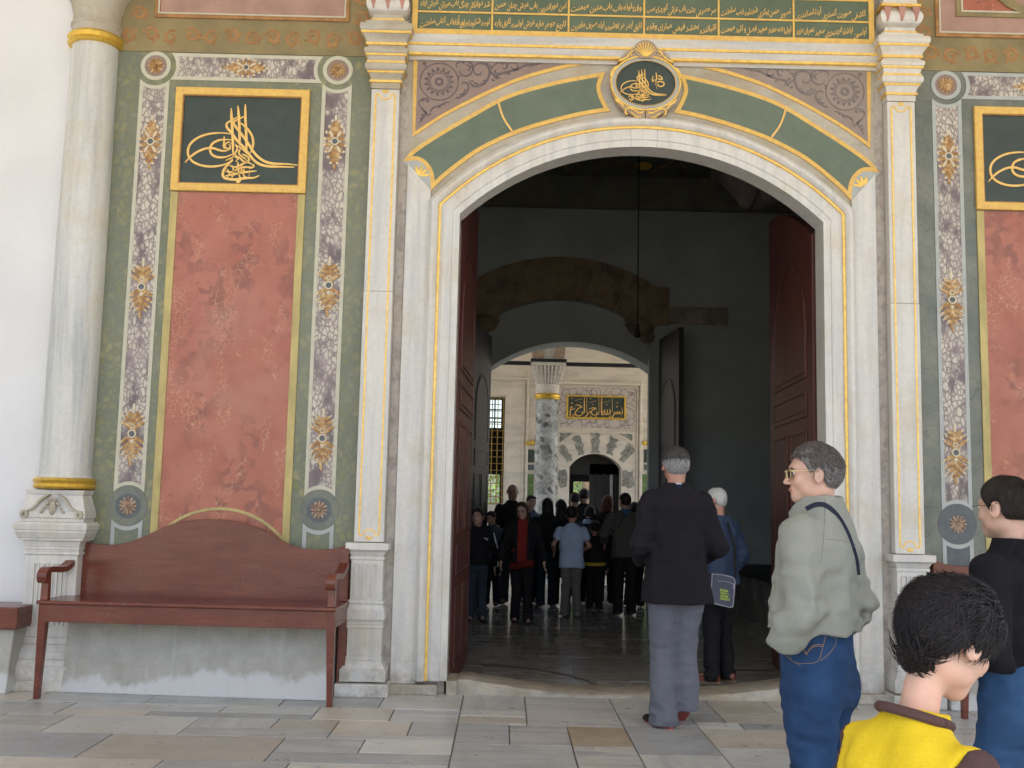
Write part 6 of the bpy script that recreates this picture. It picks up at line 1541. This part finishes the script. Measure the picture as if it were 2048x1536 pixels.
from mathutils.bvhtree import BVHTree
def surf_path(fig, obj, pts, eye, off=.003):
    "drop points (local to the figure) onto a garment along rays from eye (local)"
    me = obj.data; bv = BVHTree.FromPolygons([v.co for v in me.vertices], [tuple(p.vertices) for p in me.polygons]); out = []
    e = Vector(eye)
    for p in pts:
        d = (Vector(p)-e).normalized(); h = bv.ray_cast(e, d)
        if h[0] is not None: out.append(tuple(h[0]-d*off))
    return out
def strip_on(fig, obj, pts, eye, w, name, mat, off=.003, tk=.002, dash=None):
    q = surf_path(fig, obj, smooth(pts, 6), eye, off)
    if len(q) < 2: return None
    mb = MB()
    if w is None: mb.tube(q, tk, 5)
    else:
        vs = []; fs = []; e = Vector(eye)
        for i, p in enumerate(q):
            a = Vector(q[max(i-1, 0)]); b = Vector(q[min(i+1, len(q)-1)]); t = (b-a).normalized(); dv = (Vector(p)-e).normalized(); sd = t.cross(dv).normalized()*w*.5; P_ = Vector(p)
            vs += [P_+sd, P_-sd, P_-sd-dv*tk, P_+sd-dv*tk]
        for i in range(len(q)-1):
            for k in range(4): fs.append((4*i+k, 4*i+(k+1) % 4, 4*i+4+(k+1) % 4, 4*i+4+k))
        fs += [(0, 1, 2, 3), (4*len(q)-4, 4*len(q)-1, 4*len(q)-2, 4*len(q)-3)]
        mb.add(vs, fs)
    return mb.build(name, mat, fig.root, smooth=(w is None))
def at(px, pyfeet, z=0.0): g_ = G(px, pyfeet, z); return (g_[0], g_[1], z)
def local(fig, p):
    M_ = Matrix.Translation(fig.root.location) @ Matrix.Rotation(fig.root.rotation_euler.z, 4, 'Z'); return M_.inverted() @ Vector(p)
def px3(px, py, y): x, z = W(px, py, y); return Vector((x, y, z))
# ================================================================== the people in front
# -- tall man in the dark coat, walking in, seen from behind
f = Fig('tall grey-haired man in a long dark coat and grey trousers walking in through the doorway', (W(1352, 1400, -.95)[0], -.95, 0), 1.86, 0.06, 7.7, head_=0,
        arms={-1: ((-.042, -.035, -.175), (-.012, .085, -.235)), 1: ((.044, -.035, -.175), (.012, .085, -.235))}, sw=.098,
        legs={-1: (-.042, .04, -.052, -.035, .0), 1: (.036, .03, .036, .01, .045)}, shoepitch={1: -.62}, toe={-1: .45, 1: .1}, lean=.04, hyaw=.05)
f.skin(SK, .008, ()); o, V, _ = f.hair(HGD, 'short', .006, .0025, 3, thick=.008, back=-.062, fringe=.06)
zc = f.hc[2]
f.locks(V[f.toh(V)[:, 2] < .052], hairmat('hair_light_grey', (.14, .135, .13), (.42, .42, .42)), 2600, (.012, .022), .0016, .002, 1, zmin=-.055, name='grey_side_hair'); 
top_ = V[f.toh(V)[:, 2] > .045]; f.locks(top_, HGD, 1300, (.02, .035), .0024, .004, 2, flow=lambda q: np.array((q[0]*3, -q[1]*2-.2, -.3)))
coat = fabric('dark_coat', (.012, .0105, .0135), .9); o, V = f.top(coat, 'coat', hem=.432, infl=.030, res=.010, folds=.009, seed=11, flare=.14, slv=1.15, shx=1.02, collar=-.004)
C_ = local(f, CAMP)
def on(fig, obj, pxs, yy, w, name, mat, **k): return strip_on(fig, obj, [tuple(local(fig, px3(a, b, yy))) for a, b in pxs], tuple(local(fig, CAMP)), w, name, mat, **k)
MB().lathe(f.neck[0], f.neck[1]+.0, [(.078, f.neck[2]-.05), (.074, f.neck[2]+.0), (.066, f.neck[2]+.028), (.060, f.neck[2]+.03)], 28).build('coat_collar', fabric('navy_collar', (.012, .018, .045)), f.root, smooth=True)
MB().lathe(f.neck[0], f.neck[1]+.0, [(.066, f.neck[2]-.02), (.062, f.neck[2]+.036), (.056, f.neck[2]+.038)], 28).build('shirt_collar', fabric('white_collar', (.55, .56, .6)), f.root, smooth=True)
seam = plain('seam_dark', (.008, .007, .009), .9, bump=0)
on(f, o, [(1306, 998), (1360, 993), (1420, 1000)], -.95, None, 'yoke_seam', seam, tk=.0015, off=.0); on(f, o, [(1292, 985), (1300, 1020), (1293, 1060)], -.95, None, 'sleeve_seam', seam, tk=.002, off=0.); on(f, o, [(1424, 985), (1412, 1030), (1424, 1065)], -.95, None, 'sleeve_seam', seam, tk=.002, off=0.)
f.trousers(fabric('grey_trousers', (.125, .13, .155), .8), res=.009, folds=.008, flare=.028, infl=.018, seed=5, hem=.015)
f.shoes(fabric('shoe_black', (.02, .018, .018), .6), plain('red_sole', (.35, .07, .06), .6)); 
for g_ in (-1, 1):
    a = f.an[g_]; MB().tube([(a[0]-.045, a[1]-.01, a[2]-.045), (a[0]-.03, a[1]-.062, a[2]-.02), (a[0], a[1]-.082, a[2]-.015), (a[0]+.03, a[1]-.062, a[2]-.02), (a[0]+.045, a[1]-.01, a[2]-.045)], .005, 6).build('shoe_trim', MT.setdefault('redtrim', plain('red_trim', (.5, .06, .05), .5)), f.root, smooth=True)

# -- older man in a blue jacket with a shoulder bag, on the threshold
p = G(1440, 1376, .0)
f = Fig('older white-haired man in a blue jacket behind the man in the dark coat', (p[0]-.0, p[1]+.1, 0.03), 1.585, .75, 7.3, arms={-1: ((-.05, .02, -.17), (.02, .08, -.22)), 1: ((.07, -.01, -.165), (.02, .05, -.26))}, legs={-1: (-.05, .0, -.05, -.0, .0), 1: (.06, .0, .065, -.02, .0)}, sw=.12, hyaw=.25)
f.skin(SK, .010, ()); o, V, _ = f.hair(HW, 'short', .009, .003, 8, thick=.006, back=-.05, fringe=.02); f.face_marks()
bj = fabric('blue_jacket', (.038, .058, .105), .7); o, V = f.top(bj, 'jacket', hem=.50, infl=.045, res=.012, folds=.013, seed=31, slv=1.25, belly=.04)
f.trousers(fabric('black_trousers', (.012, .012, .013), .9), res=.012, folds=.008, seed=9, flare=.01, hem=.02); f.shoes(plain('brown_shoe', (.17, .05, .03), .45), plain('tan_sole', (.2, .13, .07), .7))
# shoulder bag: leans against his hip
YBG = f.root.location.y-.30
def bagpt(a, b): return W(1400+a/15.36, 1130+b/15.36, YBG)
bg = smooth([bagpt(*q) for q in [(330, 250), (560, 262), (800, 300), (960, 345), (1040, 400), (1070, 500), (1050, 800), (1010, 1230), (980, 1290), (900, 1310), (600, 1240), (380, 1180), (310, 1100), (300, 700)]], 3)
bag = empty('shoulder_bag', (bagpt(700, 800)[0], YBG, bagpt(700, 800)[1]), 0, 'grey shoulder bag with yellow-green lettering hanging at the blue jacket man\'s hip', 'bag')
def pg(o): o.parent = bag; o.matrix_parent_inverse = Matrix.Translation(-bag.location); return o
BG = fabric('bag_grey', (.075, .08, .115), .6)
pg(MB().prism(bg, YBG-.03, YBG+.06).build('bag_body', BG, bevel=.01)); pg(MB().tube([(a, YBG-.031, b) for a, b in inset(bg, .006)]+[(inset(bg, .006)[0][0], YBG-.031, inset(bg, .006)[0][1])], .0035, 6).build('piping', plain('pale_piping', (.35, .35, .40), .5), smooth=True))
mb = MB(); mb.ribbon([bagpt(530, 480), bagpt(700, 490), bagpt(900, 530), bagpt(1030, 590)], .004, YBG-.034, YBG-.029, taper=False); mb.ribbon([bagpt(1010, 560), bagpt(1005, 720)], .007, YBG-.036, YBG-.03, taper=False); pg(mb.build('zip', plain('zip_grey', (.3, .31, .34), .4)))
YG = plain('yellow_green', (.48, .62, .10), .6, var=.1); YGD = plain('dark_lime', (.12, .2, .03), .6)
for k, (tx, yy, hh) in enumerate([('Krantid..', 745, .022), ('Tourv ......', 830, .022), ('TOURS ....', 925, .021), ('KRU33 A', 1010, .022)]):
    c = bpy.data.curves.new('t', 'FONT'); c.body = tx; c.size = .021; c.extrude = .0006; c.offset = .0004; c.space_character = .92
    o_ = bpy.data.objects.new('t', c); COL.objects.link(o_); bpy.context.view_layer.update(); me = bpy.data.meshes.new_from_object(o_.evaluated_get(bpy.context.evaluated_depsgraph_get())); bpy.data.objects.remove(o_)
    me.materials.append(YG); o_ = bpy.data.objects.new('lettering', me); COL.objects.link(o_); a, b = bagpt(590, yy+30); o_.location = (a, YBG-.0325, b); o_.rotation_euler = (pi/2, .16, 0); pg(o_)
    w = 1
    (x0, z0) = bagpt(590, yy+26); (x1, z1) = bagpt(850, yy+66); pg(MB().prism([(x0, z0-.004), (x1, z1-.004), (x1, z1+.013), (x0, z0+.016)], YBG-.0312, YBG-.029).build('lime_patch', YGD))
a = bagpt(1080, 430); s_ = Vector(f.root.location)+Vector((-.02, -.05, 1.25))
pg(MB().tube([(a[0], YBG, a[1]), (a[0]+.02, YBG+.10, a[1]+.25), (a[0]-.03, YBG+.14, a[1]+.45)], .011, 6).build('strap', seam))

# -- man in the grey-green jacket
fx, fz = W(1632, 1200, -4.22)
f = Fig('grey-haired man with glasses in a grey-green jacket and blue jeans standing in profile', (fx, -4.22, 0), 1.70, radians(52), 7.75, arms={-1: ((-.026, -.012, -.170), (-.016, .040, -.248)), 1: ((.012, -.045, -.17), (.005, .04, -.245))}, sw=.102, hyaw=radians(32), hpitch=.03,
        legs={-1: (-.062, -.02, -.062, .03, .0), 1: (.055, .03, .075, .05, .0)}, lean=-.02)
f.skin(SKL, .0045, (), zlo=1.0); hg = hairmat('hair_salt', (.075, .062, .055), (.25, .235, .225))
o, V, _ = f.hair(hg, 'short', .005, .003, 5, thick=.009, back=-.050, fringe=.062)
fl_ = lambda q: np.array((q[0]*2, -1.0 if q[2] > .05 else -.35, .15 if q[2] > .09 else -1.0))
f.locks(V, hg, 3600, (.012, .026), .0013, .003, 5, flow=fl_, curl=.4); f.locks(V[f.toh(V)[:, 2] > .04], hairmat('hair_dark_salt', (.045, .036, .032), (.14, .12, .11)), 1500, (.02, .038), .0018, .006, 6, flow=fl_, curl=.7)
for sg in (-1, 1):   # sideburns and eyebrows
    pass
gold_ = plain('glasses_gold', (.75, .65, .35), .25, metal=.8, var=0, bump=0); gl = MB()
def hp(x, y, z): return tuple(f.ht((x, y, z)))
for sg in (-1, 1):
    gl.tube([hp(sg*.081, -.008, .016), hp(sg*.080, .03, .017), hp(sg*.068, .094, .016), hp(sg*.052, .100, .016)], .0016, 6)
    gl.tube([hp(sg*.032+.024*cos(a), .101-abs(.032*sg+.024*cos(a))*.12, .004+.019*sin(a)) for a in [2*pi*i/16 for i in range(17)]], .0013, 5)
gl.tube([hp(-.009, .103, .012), hp(0, .106, .014), hp(.009, .103, .012)], .0013, 5)
gl.build('glasses', gold_, f.root, smooth=True)
lens = plain('tinted_lens', (.05, .035, .025), .08, var=0, bump=0)
for sg in (-1, 1): MB().add([hp(sg*.032+.023*cos(a), .101-abs(.032*sg+.023*cos(a))*.12, .004+.018*sin(a)) for a in [2*pi*i/16 for i in range(16)]], [tuple(range(16))]).build('lens', lens, f.root)
f.face_marks()
jk = fabric('grey_green_jacket', (.27, .275, .235), .75, var=.05, big=2)
def band_clip(s, P): return np.full(len(P), -1.)
o, V = f.top(jk, 'jacket', hem=.603, infl=.032, res=.0075, folds=.0115, seed=41, slv=1.25, collar=.016, belly=.02, shx=1.0, flare=-.10)
jo = o
# collar stands up round the neck
nk = f.neck; cb = MB(); n = 26
for r0, r1, z0, z1 in ((.092, .072, nk[2]-.045, nk[2]+.052),):
    vs = []
    for j, (r, z) in enumerate([(r0, z0), ((r0+r1)/2+.004, (z0+z1)/2), (r1, z1), (r1-.008, z1-.002), (r1-.004, z0)]):
        for i in range(n): a = 2*pi*i/n; dip = -.035*max(0, sin(a))**2 if j in (2, 3) else 0; vs.append((r*cos(a)*1.02, nk[1]+.004+r*sin(a)*.98+(.014*max(0, sin(a)) if j > 0 else 0), z+dip))
    cb.add(vs, [(j*n+i, j*n+(i+1) % n, (j+1)*n+(i+1) % n, (j+1)*n+i) for j in range(4) for i in range(n)])
cb.build('collar', jk, f.root, smooth=True)
st_ = fabric('strap_navy', (.022, .025, .045), .7)
on(f, jo, [(1612, 1018), (1632, 1009), (1652, 1011), (1672, 1028), (1690, 1056), (1702, 1085), (1712, 1118), (1716, 1150)], -4.22, .017, 'bag_strap', st_, off=.004, tk=.004)
sm2 = plain('jacket_seam', (.14, .145, .125), .9, bump=0)
on(f, jo, [(1650, 998), (1649, 1040), (1646, 1090), (1640, 1130)], -4.22, None, 'armhole_seam', sm2, tk=.0012, off=0.); on(f, jo, [(1650, 1078), (1690, 1082), (1712, 1090)], -4.22, None, 'yoke_seam', sm2, tk=.0010, off=0.)
on(f, jo, [(1590, 1228), (1588, 1254)], -4.22, None, 'side_seam', sm2, tk=.0012, off=0.)
jn = fabric('blue_jeans', (.018, .048, .115), .8, var=.3, wv=500, big=7)
to, V = f.trousers(jn, 'jeans', res=.0075, folds=.013, infl=.017, flare=.010, seed=14, waist=.63, zlo=.35)
sti = plain('jean_stitch', (.30, .19, .09), .8, bump=0)
def cj(pts): return [(1500+a/3.84, 1080+b/3.84) for a, b in pts]
for pts in ([(318, 690), (316, 760), (310, 910), (400, 948), (520, 930), (560, 820), (590, 700)], [(318, 700), (450, 706), (590, 712)], [(665, 690), (660, 790), (610, 870), (540, 930)], [(235, 700), (240, 830), (300, 910), (390, 965)], [(345, 690), (343, 780)]):
    on(f, to, cj(pts), -4.22, None, 'pocket_stitch', sti, tk=.0009, off=.0005)
for dy in (0, 12): on(f, to, cj([(325, 778+dy), (370, 785+dy), (400, 815+dy), (430, 872+dy)]), -4.22, None, 'pocket_arc', sti, tk=.0010, off=.0008); on(f, to, cj([(430, 872+dy), (470, 822+dy), (510, 803+dy), (560, 806+dy)]), -4.22, None, 'pocket_arc', sti, tk=.0010, off=.0008)
on(f, to, cj([(708, 730), (716, 748)]), -4.22, .006, 'red_tab', MT['redtrim'], off=.003)
f.shoes(plain('dark_shoe', (.02, .018, .016), .5))

# -- boy in the yellow and brown shirt
hx_, hz_ = W(1888, 1285, -6.1)
f = Fig('dark-haired boy in a yellow shirt with brown sleeves, head bowed, nearest the camera', (hx_-.118, -6.10, 0), 1.318, radians(-64), 6.22, child=True, headup=.034, hpitch=.50, hyaw=radians(-7), lean=.22, sw=.095,
        arms={-1: ((-.04, -.02, -.16), (-.02, .08, -.25)), 1: ((.04, .0, -.16), (.02, .09, -.24))})
dz = hz_-f.hc[2]; f.root.location.z = 0.0
f.skin(skinmat('skin_boy', (.60, .39, .295)), .0045, (), zlo=.85)
hk = hairmat('hair_boy', (.008, .007, .008), (.030, .026, .028)); o, V, _ = f.hair(hk, 'nape', .0055, .006, 12, thick=.016, back=-.096, fringe=.02)
def flk(q): return np.array((q[0]*1.0+.25*sin(q[2]*60), -.55-.4*sin(q[0]*40), -.9 if q[2] < .09 else -.1))
f.locks(V, hk, 5000, (.03, .065), .0021, .005, 21, flow=flk, curl=.8, out=.12, fr=.2, ez=.0, zmin=-.10); f.locks(V, hk, 6500, (.025, .06), .0009, .007, 22, flow=flk, curl=1.2, out=.26, fr=.2, ez=.0, zmin=-.10)
lowb = V[f.toh(V)[:, 2] < -.045]; 
if len(lowb): f.locks(lowb, hk, 260, (.02, .04), .0028, .003, 23, curl=.4, out=.05, fr=.2, ez=-.03, zmin=-.2)
pass
yl = fabric('yellow_shirt', (.70, .50, .02), .8, var=.04, wv=420); bw = fabric('brown_sleeve', (.085, .048, .045), .85)
shp = {g_: f.sh[g_].copy() for g_ in (-1, 1)}
def body_clip(s, P):
    r = np.full(len(P), -1.)
    for g_ in (-1, 1):
        a = s.sh[g_]; d = np.array((g_*1.0, .0, -.25)); d /= np.linalg.norm(d); r = np.maximum(r, (P-a-d*.0)@d-.006)
    return r
def slv_clip(s, P): return np.minimum(-((P-s.sh[-1])@(np.array((-1, 0, -.25))/1.03)-.004), -((P-s.sh[1])@(np.array((1, 0, -.25))/1.03)-.004))
o, V = f.top(yl, 'shirt', hem=.60, infl=.022, res=.008, folds=.012, seed=51, sleeve='long', clip=body_clip, slv=1.0); o, V = f.top(bw, 'sleeves', hem=.60, infl=.024, res=.008, folds=.012, seed=51, sleeve='long', clip=slv_clip, slv=1.0)
nb = f.T(f.neck)
cpts = [(nb[0]+.064*cos(a), nb[1]-.004+.062*sin(a), nb[2]+.012-.020*sin(a)) for a in [2*pi*i/28 for i in range(29)]]
cl_ = MB(); cl_.tube(cpts, .0105, 8); cl_.build('brown_collar', bw, f.root, smooth=True)
f.trousers(fabric('boy_trousers', (.05, .05, .06)), res=.014, waist=.6); f.shoes(plain('boy_shoe', (.05, .05, .05), .5), res=.012)

# -- woman in black at the right edge
qx, qz = W(2018, 1010, -4.45)
f = Fig('woman in a black hooded top and blue jeans with dark hair in a bun', (qx, -4.45, 0), 1.585, radians(40), 7.5, female=True, hyaw=radians(-4), hpitch=.05, arms={-1: ((-.035, -.03, -.175), (.01, .11, -.235)), 1: ((.04, -.03, -.18), (.02, .09, -.22))}, sw=.108,
        legs={-1: (-.055, .06, -.05, -.04, .02), 1: (.05, .02, .05, .06, .0)})
f.skin(SKL, .006, (), zlo=.9); o, V, _ = f.hair(HD, 'bun', .006, .003, 15, thick=.012, back=-.050, fringe=.045)
f.locks(V, HD, 1800, (.03, .06), .0014, .001, 31, flow=lambda q: np.array((-q[0]*4, -1.2, .1-q[2])), curl=.2, out=.03)
bk = fabric('black_hoodie', (.008, .008, .010), .9); o, V = f.top(bk, 'hooded_top', hem=.60, infl=.024, res=.009, folds=.008, seed=61, slv=1.1, shx=.98)
h0 = f.T(f.neck)
f_ = lambda P: (smax(ell_(P, h0+np.array((0, -.055, -.035)), (.105, .075, .075)), -ell_(P, h0+np.array((0, .03, .04)), (.075, .08, .075)), .01)+.004*vnoise(P, 20, 3))
sdf_obj('hood', f_, h0-.16, h0+.12, .008, bk, f.root)
jn2 = fabric('light_jeans', (.03, .075, .16), .8, var=.3, big=5); f.trousers(jn2, 'jeans', res=.009, folds=.010, infl=.012, seed=17, waist=.62, zlo=.3); f.shoes(plain('black_shoe', (.02, .02, .02), .5), res=.012)
g2 = MB(); g2.tube([tuple(f.ht(q)) for q in [(-.079, -.0, .014), (-.066, .092, .014), (-.05, .1, .012)]], .0011, 6); g2.build('glasses', M['void'], f.root, smooth=True)

# ================================================================== the crowd in the hall
ZH = ZF
def crowd(label, px, pyf, pyt, face, **k):
    x, y_, z_ = at(px, pyf, ZH); H = W(px, pyt, y_)[1]-ZH; k.setdefault('group', 'visitors in the dim hall'); rr = random.Random(label); k.setdefault('lean', rr.uniform(-.01, .09)); k.setdefault('hpitch', rr.uniform(-.1, .35)); k.setdefault('hyaw', rr.uniform(-.55, .55)); k.setdefault('hroll', rr.uniform(-.12, .12)); k.setdefault('twist', rr.uniform(-.25, .25)); j_ = rr.uniform(-.03, .03); k.setdefault('legs', {-1: (-.05, j_, -.055, -j_*1.5, 0), 1: (.05, -j_, .055, j_*1.5, 0)}); aw = rr.uniform(.02, .10); k.setdefault('arms', {-1: ((-.045, -.02, -.165), (-.02, aw, -.25)), 1: ((.05, -.01, -.17), (.045, aw*.5, -.30))}); 
    return Fig(label, (x, y_, ZH), H, face, k.pop('head', 7.4), **k)
DK = [fabric('cloth_%s' % n_, c) for n_, c in (('black', (.014, .014, .015)), ('navy', (.018, .024, .04)), ('charcoal', (.03, .03, .032)), ('denim', (.02, .028, .045)))]
sh_ = plain('shoe_dark', (.015, .014, .013), .5)
def dress(f, topm, legm, skin_=SK, hairm=HD, style='short', hem=.5, sleeve='long', hands=(-1, 1), face=True, infl=.02, res=.016, shoe=None, tname='jacket', **k):
    f.skin(skin_, .0105, hands)
    if hairm: f.hair(hairm, style, .011, .003, random.Random(f.root['label']).randrange(99), **k.get('hk', {}))
    if face: f.face_marks()
    o, V = f.top(topm, tname, hem=hem, infl=infl, sleeve=sleeve, res=res, seed=random.Random(f.root['label']).randrange(99), folds=.007)
    f.trousers(legm, res=res, infl=.012, seed=3); f.shoes(shoe or sh_, res=.014); return o
PI_ = pi
f = crowd('boy in a black sports jacket with white stripes beside the left door leaf', 951, 1243, 1017, PI_+.15, child=True, head=6.6, arms={-1: ((-.05, 0, -.16), (-.05, .01, -.30)), 1: ((.05, 0, -.16), (.05, .01, -.30))})
o = dress(f, DK[0], fabric('boy_jeans', (.04, .055, .075)), SKL, HB); wt = fabric('white_stripe', (.6, .62, .66))
for g_ in (-1,):
    a, b, c = f.sh[g_], f.el[g_], f.wr[g_]; off = np.array((g_*.045, .02, 0)); MB().tube([a+off+np.array((0, 0, .0)), b+off, c+off*.9], .011, 6).build('white_stripe', wt, f.root, smooth=True)
mb = MB(); c = f.sh[-1]+np.array((.06, .115, -.07)); mb.ribbon([(c[0]+.03, c[2]+.012), (c[0]+.005, c[2]), (c[0]-.012, c[2]-.012), (c[0]-.025, c[2]-.022)], .012, c[1]-.004, c[1]+.004); mb.ribbon([(c[0]-.012, c[2]-.012), (c[0]-.024, c[2]+.012)], .008, c[1]-.004, c[1]+.004); mb.build('white_emblem', wt, f.root)
f = crowd('bald man in a dark jacket facing out, tallest head at the left of the hall', 1020, 1208, 968, PI_-.1); dress(f, DK[0], DK[2], SK, None)
f = crowd('man with sunglasses on his head behind the woman in red', 1057, 1206, 990, PI_+.2); dress(f, fabric('bluegrey_shirt', (.12, .14, .22)), DK[1], SKL, HD, hk=dict(thick=.004))
mb = MB()
for sg in (-1, 1): mb.lump(f.ht((sg*.032, .075, .085)), (.026*f.hs, .008*f.hs, .016*f.hs), None, 8, 5)
mb.tube([f.ht((-.08, .01, .06)), f.ht((-.05, .075, .085)), f.ht((.05, .075, .085)), f.ht((.08, .01, .06))], .004, 5); mb.build('sunglasses', M['void'], f.root, smooth=True)
f = crowd('woman in a red top and open black cardigan', 1041, 1248, 1003, PI_, female=True, arms={-1: ((-.055, -.02, -.16), (-.075, .03, -.30)), 1: ((.055, -.02, -.16), (.065, .03, -.30))}, legs={-1: (-.05, .03, -.06, .05, 0), 1: (.04, -.02, .05, -.08, 0)})
red_ = fabric('red_top', (.22, .022, .018)); f.skin(SKL, .009); f.hair(HB, 'long', .011, .004, 5, thick=.008, fringe=.06); f.face_marks(); f.top(red_, 'red_top', hem=.47, infl=.016, res=.014, sleeve='none', seed=2)
def open_clip(s, P): return np.where(P[:, 1] > 0, .055-np.abs(P[:, 0])+.02*(P[:, 2]-1.0), -1.)
f.top(DK[0], 'cardigan', hem=.50, infl=.027, res=.014, seed=3, clip=open_clip); f.trousers(DK[0], res=.016, infl=.012); f.shoes(sh_, res=.014)
g2 = MB()
for sg in (-1, 1): g2.tube([f.ht((sg*.030+.018*cos(a), .098, .006+.013*sin(a))) for a in [2*pi*i/10 for i in range(11)]], .0025, 5)
g2.build('glasses', M['void'], f.root)
f_ = f; H = f.H; MB().lump((.0, .13, H*.485), (.17, .05, .05), Matrix.Rotation(.25, 3, 'Y'), 14, 10).build('waist_bag', fabric('red_bag', (.12, .012, .01)), f.root, smooth=True)
f = crowd('man in dark clothes mostly hidden behind the boy by the left door leaf', 982, 1212, 1022, PI_-.3); dress(f, fabric('slate_jacket', (.05, .06, .075)), DK[1], SK, HD)
f = crowd('woman with long dark hair and bare arms, back turned, beside the mottled column', 1092, 1214, 996, .1, female=True, arms={-1: ((-.055, 0, -.16), (-.06, .05, -.30)), 1: ((.05, 0, -.17), (.03, .09, -.27))}); dress(f, DK[0], DK[3], SKL, HD, 'long', sleeve='short', face=False, tname='shirt')
f = crowd('dark-haired woman in black standing close behind the light blue shirt', 1121, 1212, 998, -.1, female=True); dress(f, DK[0], DK[0], SKL, HD, 'long', face=False, tname='shirt')
f = crowd('boy in a light blue t-shirt and khaki trousers seen from behind', 1141, 1234, 1012, .15, child=True, head=6.7, arms={-1: ((-.055, .01, -.14), (-.03, .10, -.20)), 1: ((.06, .01, -.15), (.03, .10, -.19))}); dress(f, fabric('light_blue_shirt', (.42, .50, .66)), fabric('khaki', (.16, .14, .125)), SK, HD, sleeve='short', hem=.44, infl=.034, face=False, tname='shirt', shoe=plain('grey_shoe', (.2, .2, .2), .6))
f = crowd('child in black with a yellow waistband seen from behind beside the light blue shirt', 1188, 1222, 1042, -.05, child=True, head=6.4); dress(f, DK[0], DK[0], SK, HD, hem=.52, face=False, infl=.03)
H = f.H; MB().lathe(0, 0, [(.165, H*.505), (.168, H*.51), (.168, H*.535), (.165, H*.54)], 24).build('yellow_waistband', fabric('yellow_band', (.45, .30, .03)), f.root, smooth=True)
f = crowd('person in dark clothes with a pale striped collar turned towards the camera holder', 1174, 1207, 1010, -.6, female=True); dress(f, DK[1], DK[0], SKL, HD, 'bob', face=False); mb = MB(); nb = f.neck; MB().lathe(0, nb[1], [(.085, nb[2]-.05), (.075, nb[2]-.0), (.06, nb[2]+.02)], 20).build('pale_collar', fabric('pale_collar', (.35, .42, .52)), f.root, smooth=True)
f = crowd('woman with long auburn hair and black clothes near the chamber door', 1211, 1208, 990, -.4, female=True); dress(f, DK[0], DK[0], SKL, HR, 'long', face=False)
f = crowd('man in a brown checked shirt with a shoulder strap and blue scarf, back turned', 1249, 1231, 986, .05, sw=.118, arms={-1: ((-.06, 0, -.15), (-.04, .08, -.22)), 1: ((.055, 0, -.16), (.04, .06, -.25))})
m, nt, b = newmat('checked_cloth'); n = N(nt); v = n.coords(); 
w1 = n.n('TexWave', wave_type='BANDS', bands_direction='X'); w1.inputs['Scale'].default_value = 9; n.l(v, w1.inputs[0]); w2 = n.n('TexWave', wave_type='BANDS', bands_direction='Z'); w2.inputs['Scale'].default_value = 9; n.l(v, w2.inputs[0])
c1 = n.mix(n.ramp(w1.outputs['Fac'], [(.75, 0.), (.9, .8)]), (.10, .085, .07), (.03, .025, .02)); c1 = n.mix(n.ramp(w2.outputs['Fac'], [(.75, 0.), (.9, .8)]), c1, (.03, .025, .02)); n.l(c1, b.inputs['Base Color']); b.inputs['Roughness'].default_value = .9
o = dress(f, m, DK[0], SK, HD, hem=.47, infl=.036, face=False, tname='shirt'); MB().lathe(0, f.neck[1], [(.07, f.neck[2]-.03), (.072, f.neck[2]+.02), (.066, f.neck[2]+.045)], 20).build('blue_scarf', fabric('blue_scarf', (.04, .10, .16)), f.root, smooth=True)
strip_on(f, o, [(-.02, -.2, f.shz+.03), (-.09, -.2, f.shz-.10), (-.17, -.2, f.shz-.22)], (0, -2, f.shz), .02, 'shoulder_strap', M['void'])
# two silhouettes before the far door, one with a raised camera
f = crowd('person holding a camera up before the bright garden door', 1146, 1196, 985, .1, arms={-1: ((-.05, .06, -.08), (.0, .11, .06)), 1: ((.055, .05, -.08), (.02, .11, .07))}); dress(f, DK[0], DK[0], SKD, HD, face=False)
MB().box(-.05, .06, f.wr[1][1]+.02, f.wr[1][1]+.07, f.wr[1][2]+.02, f.wr[1][2]+.10).build('camera', M['void'], f.root, bevel=.008)
f = crowd('dark figure at the right of the camera holder before the garden door', 1166, 1196, 977, -.1); dress(f, DK[0], DK[0], SKD, HD, face=False)
f = crowd('person in dark clothes partly hidden behind the checked shirt man', 1268, 1214, 1004, .1); dress(f, DK[0], DK[0], SKD, HD, face=False)
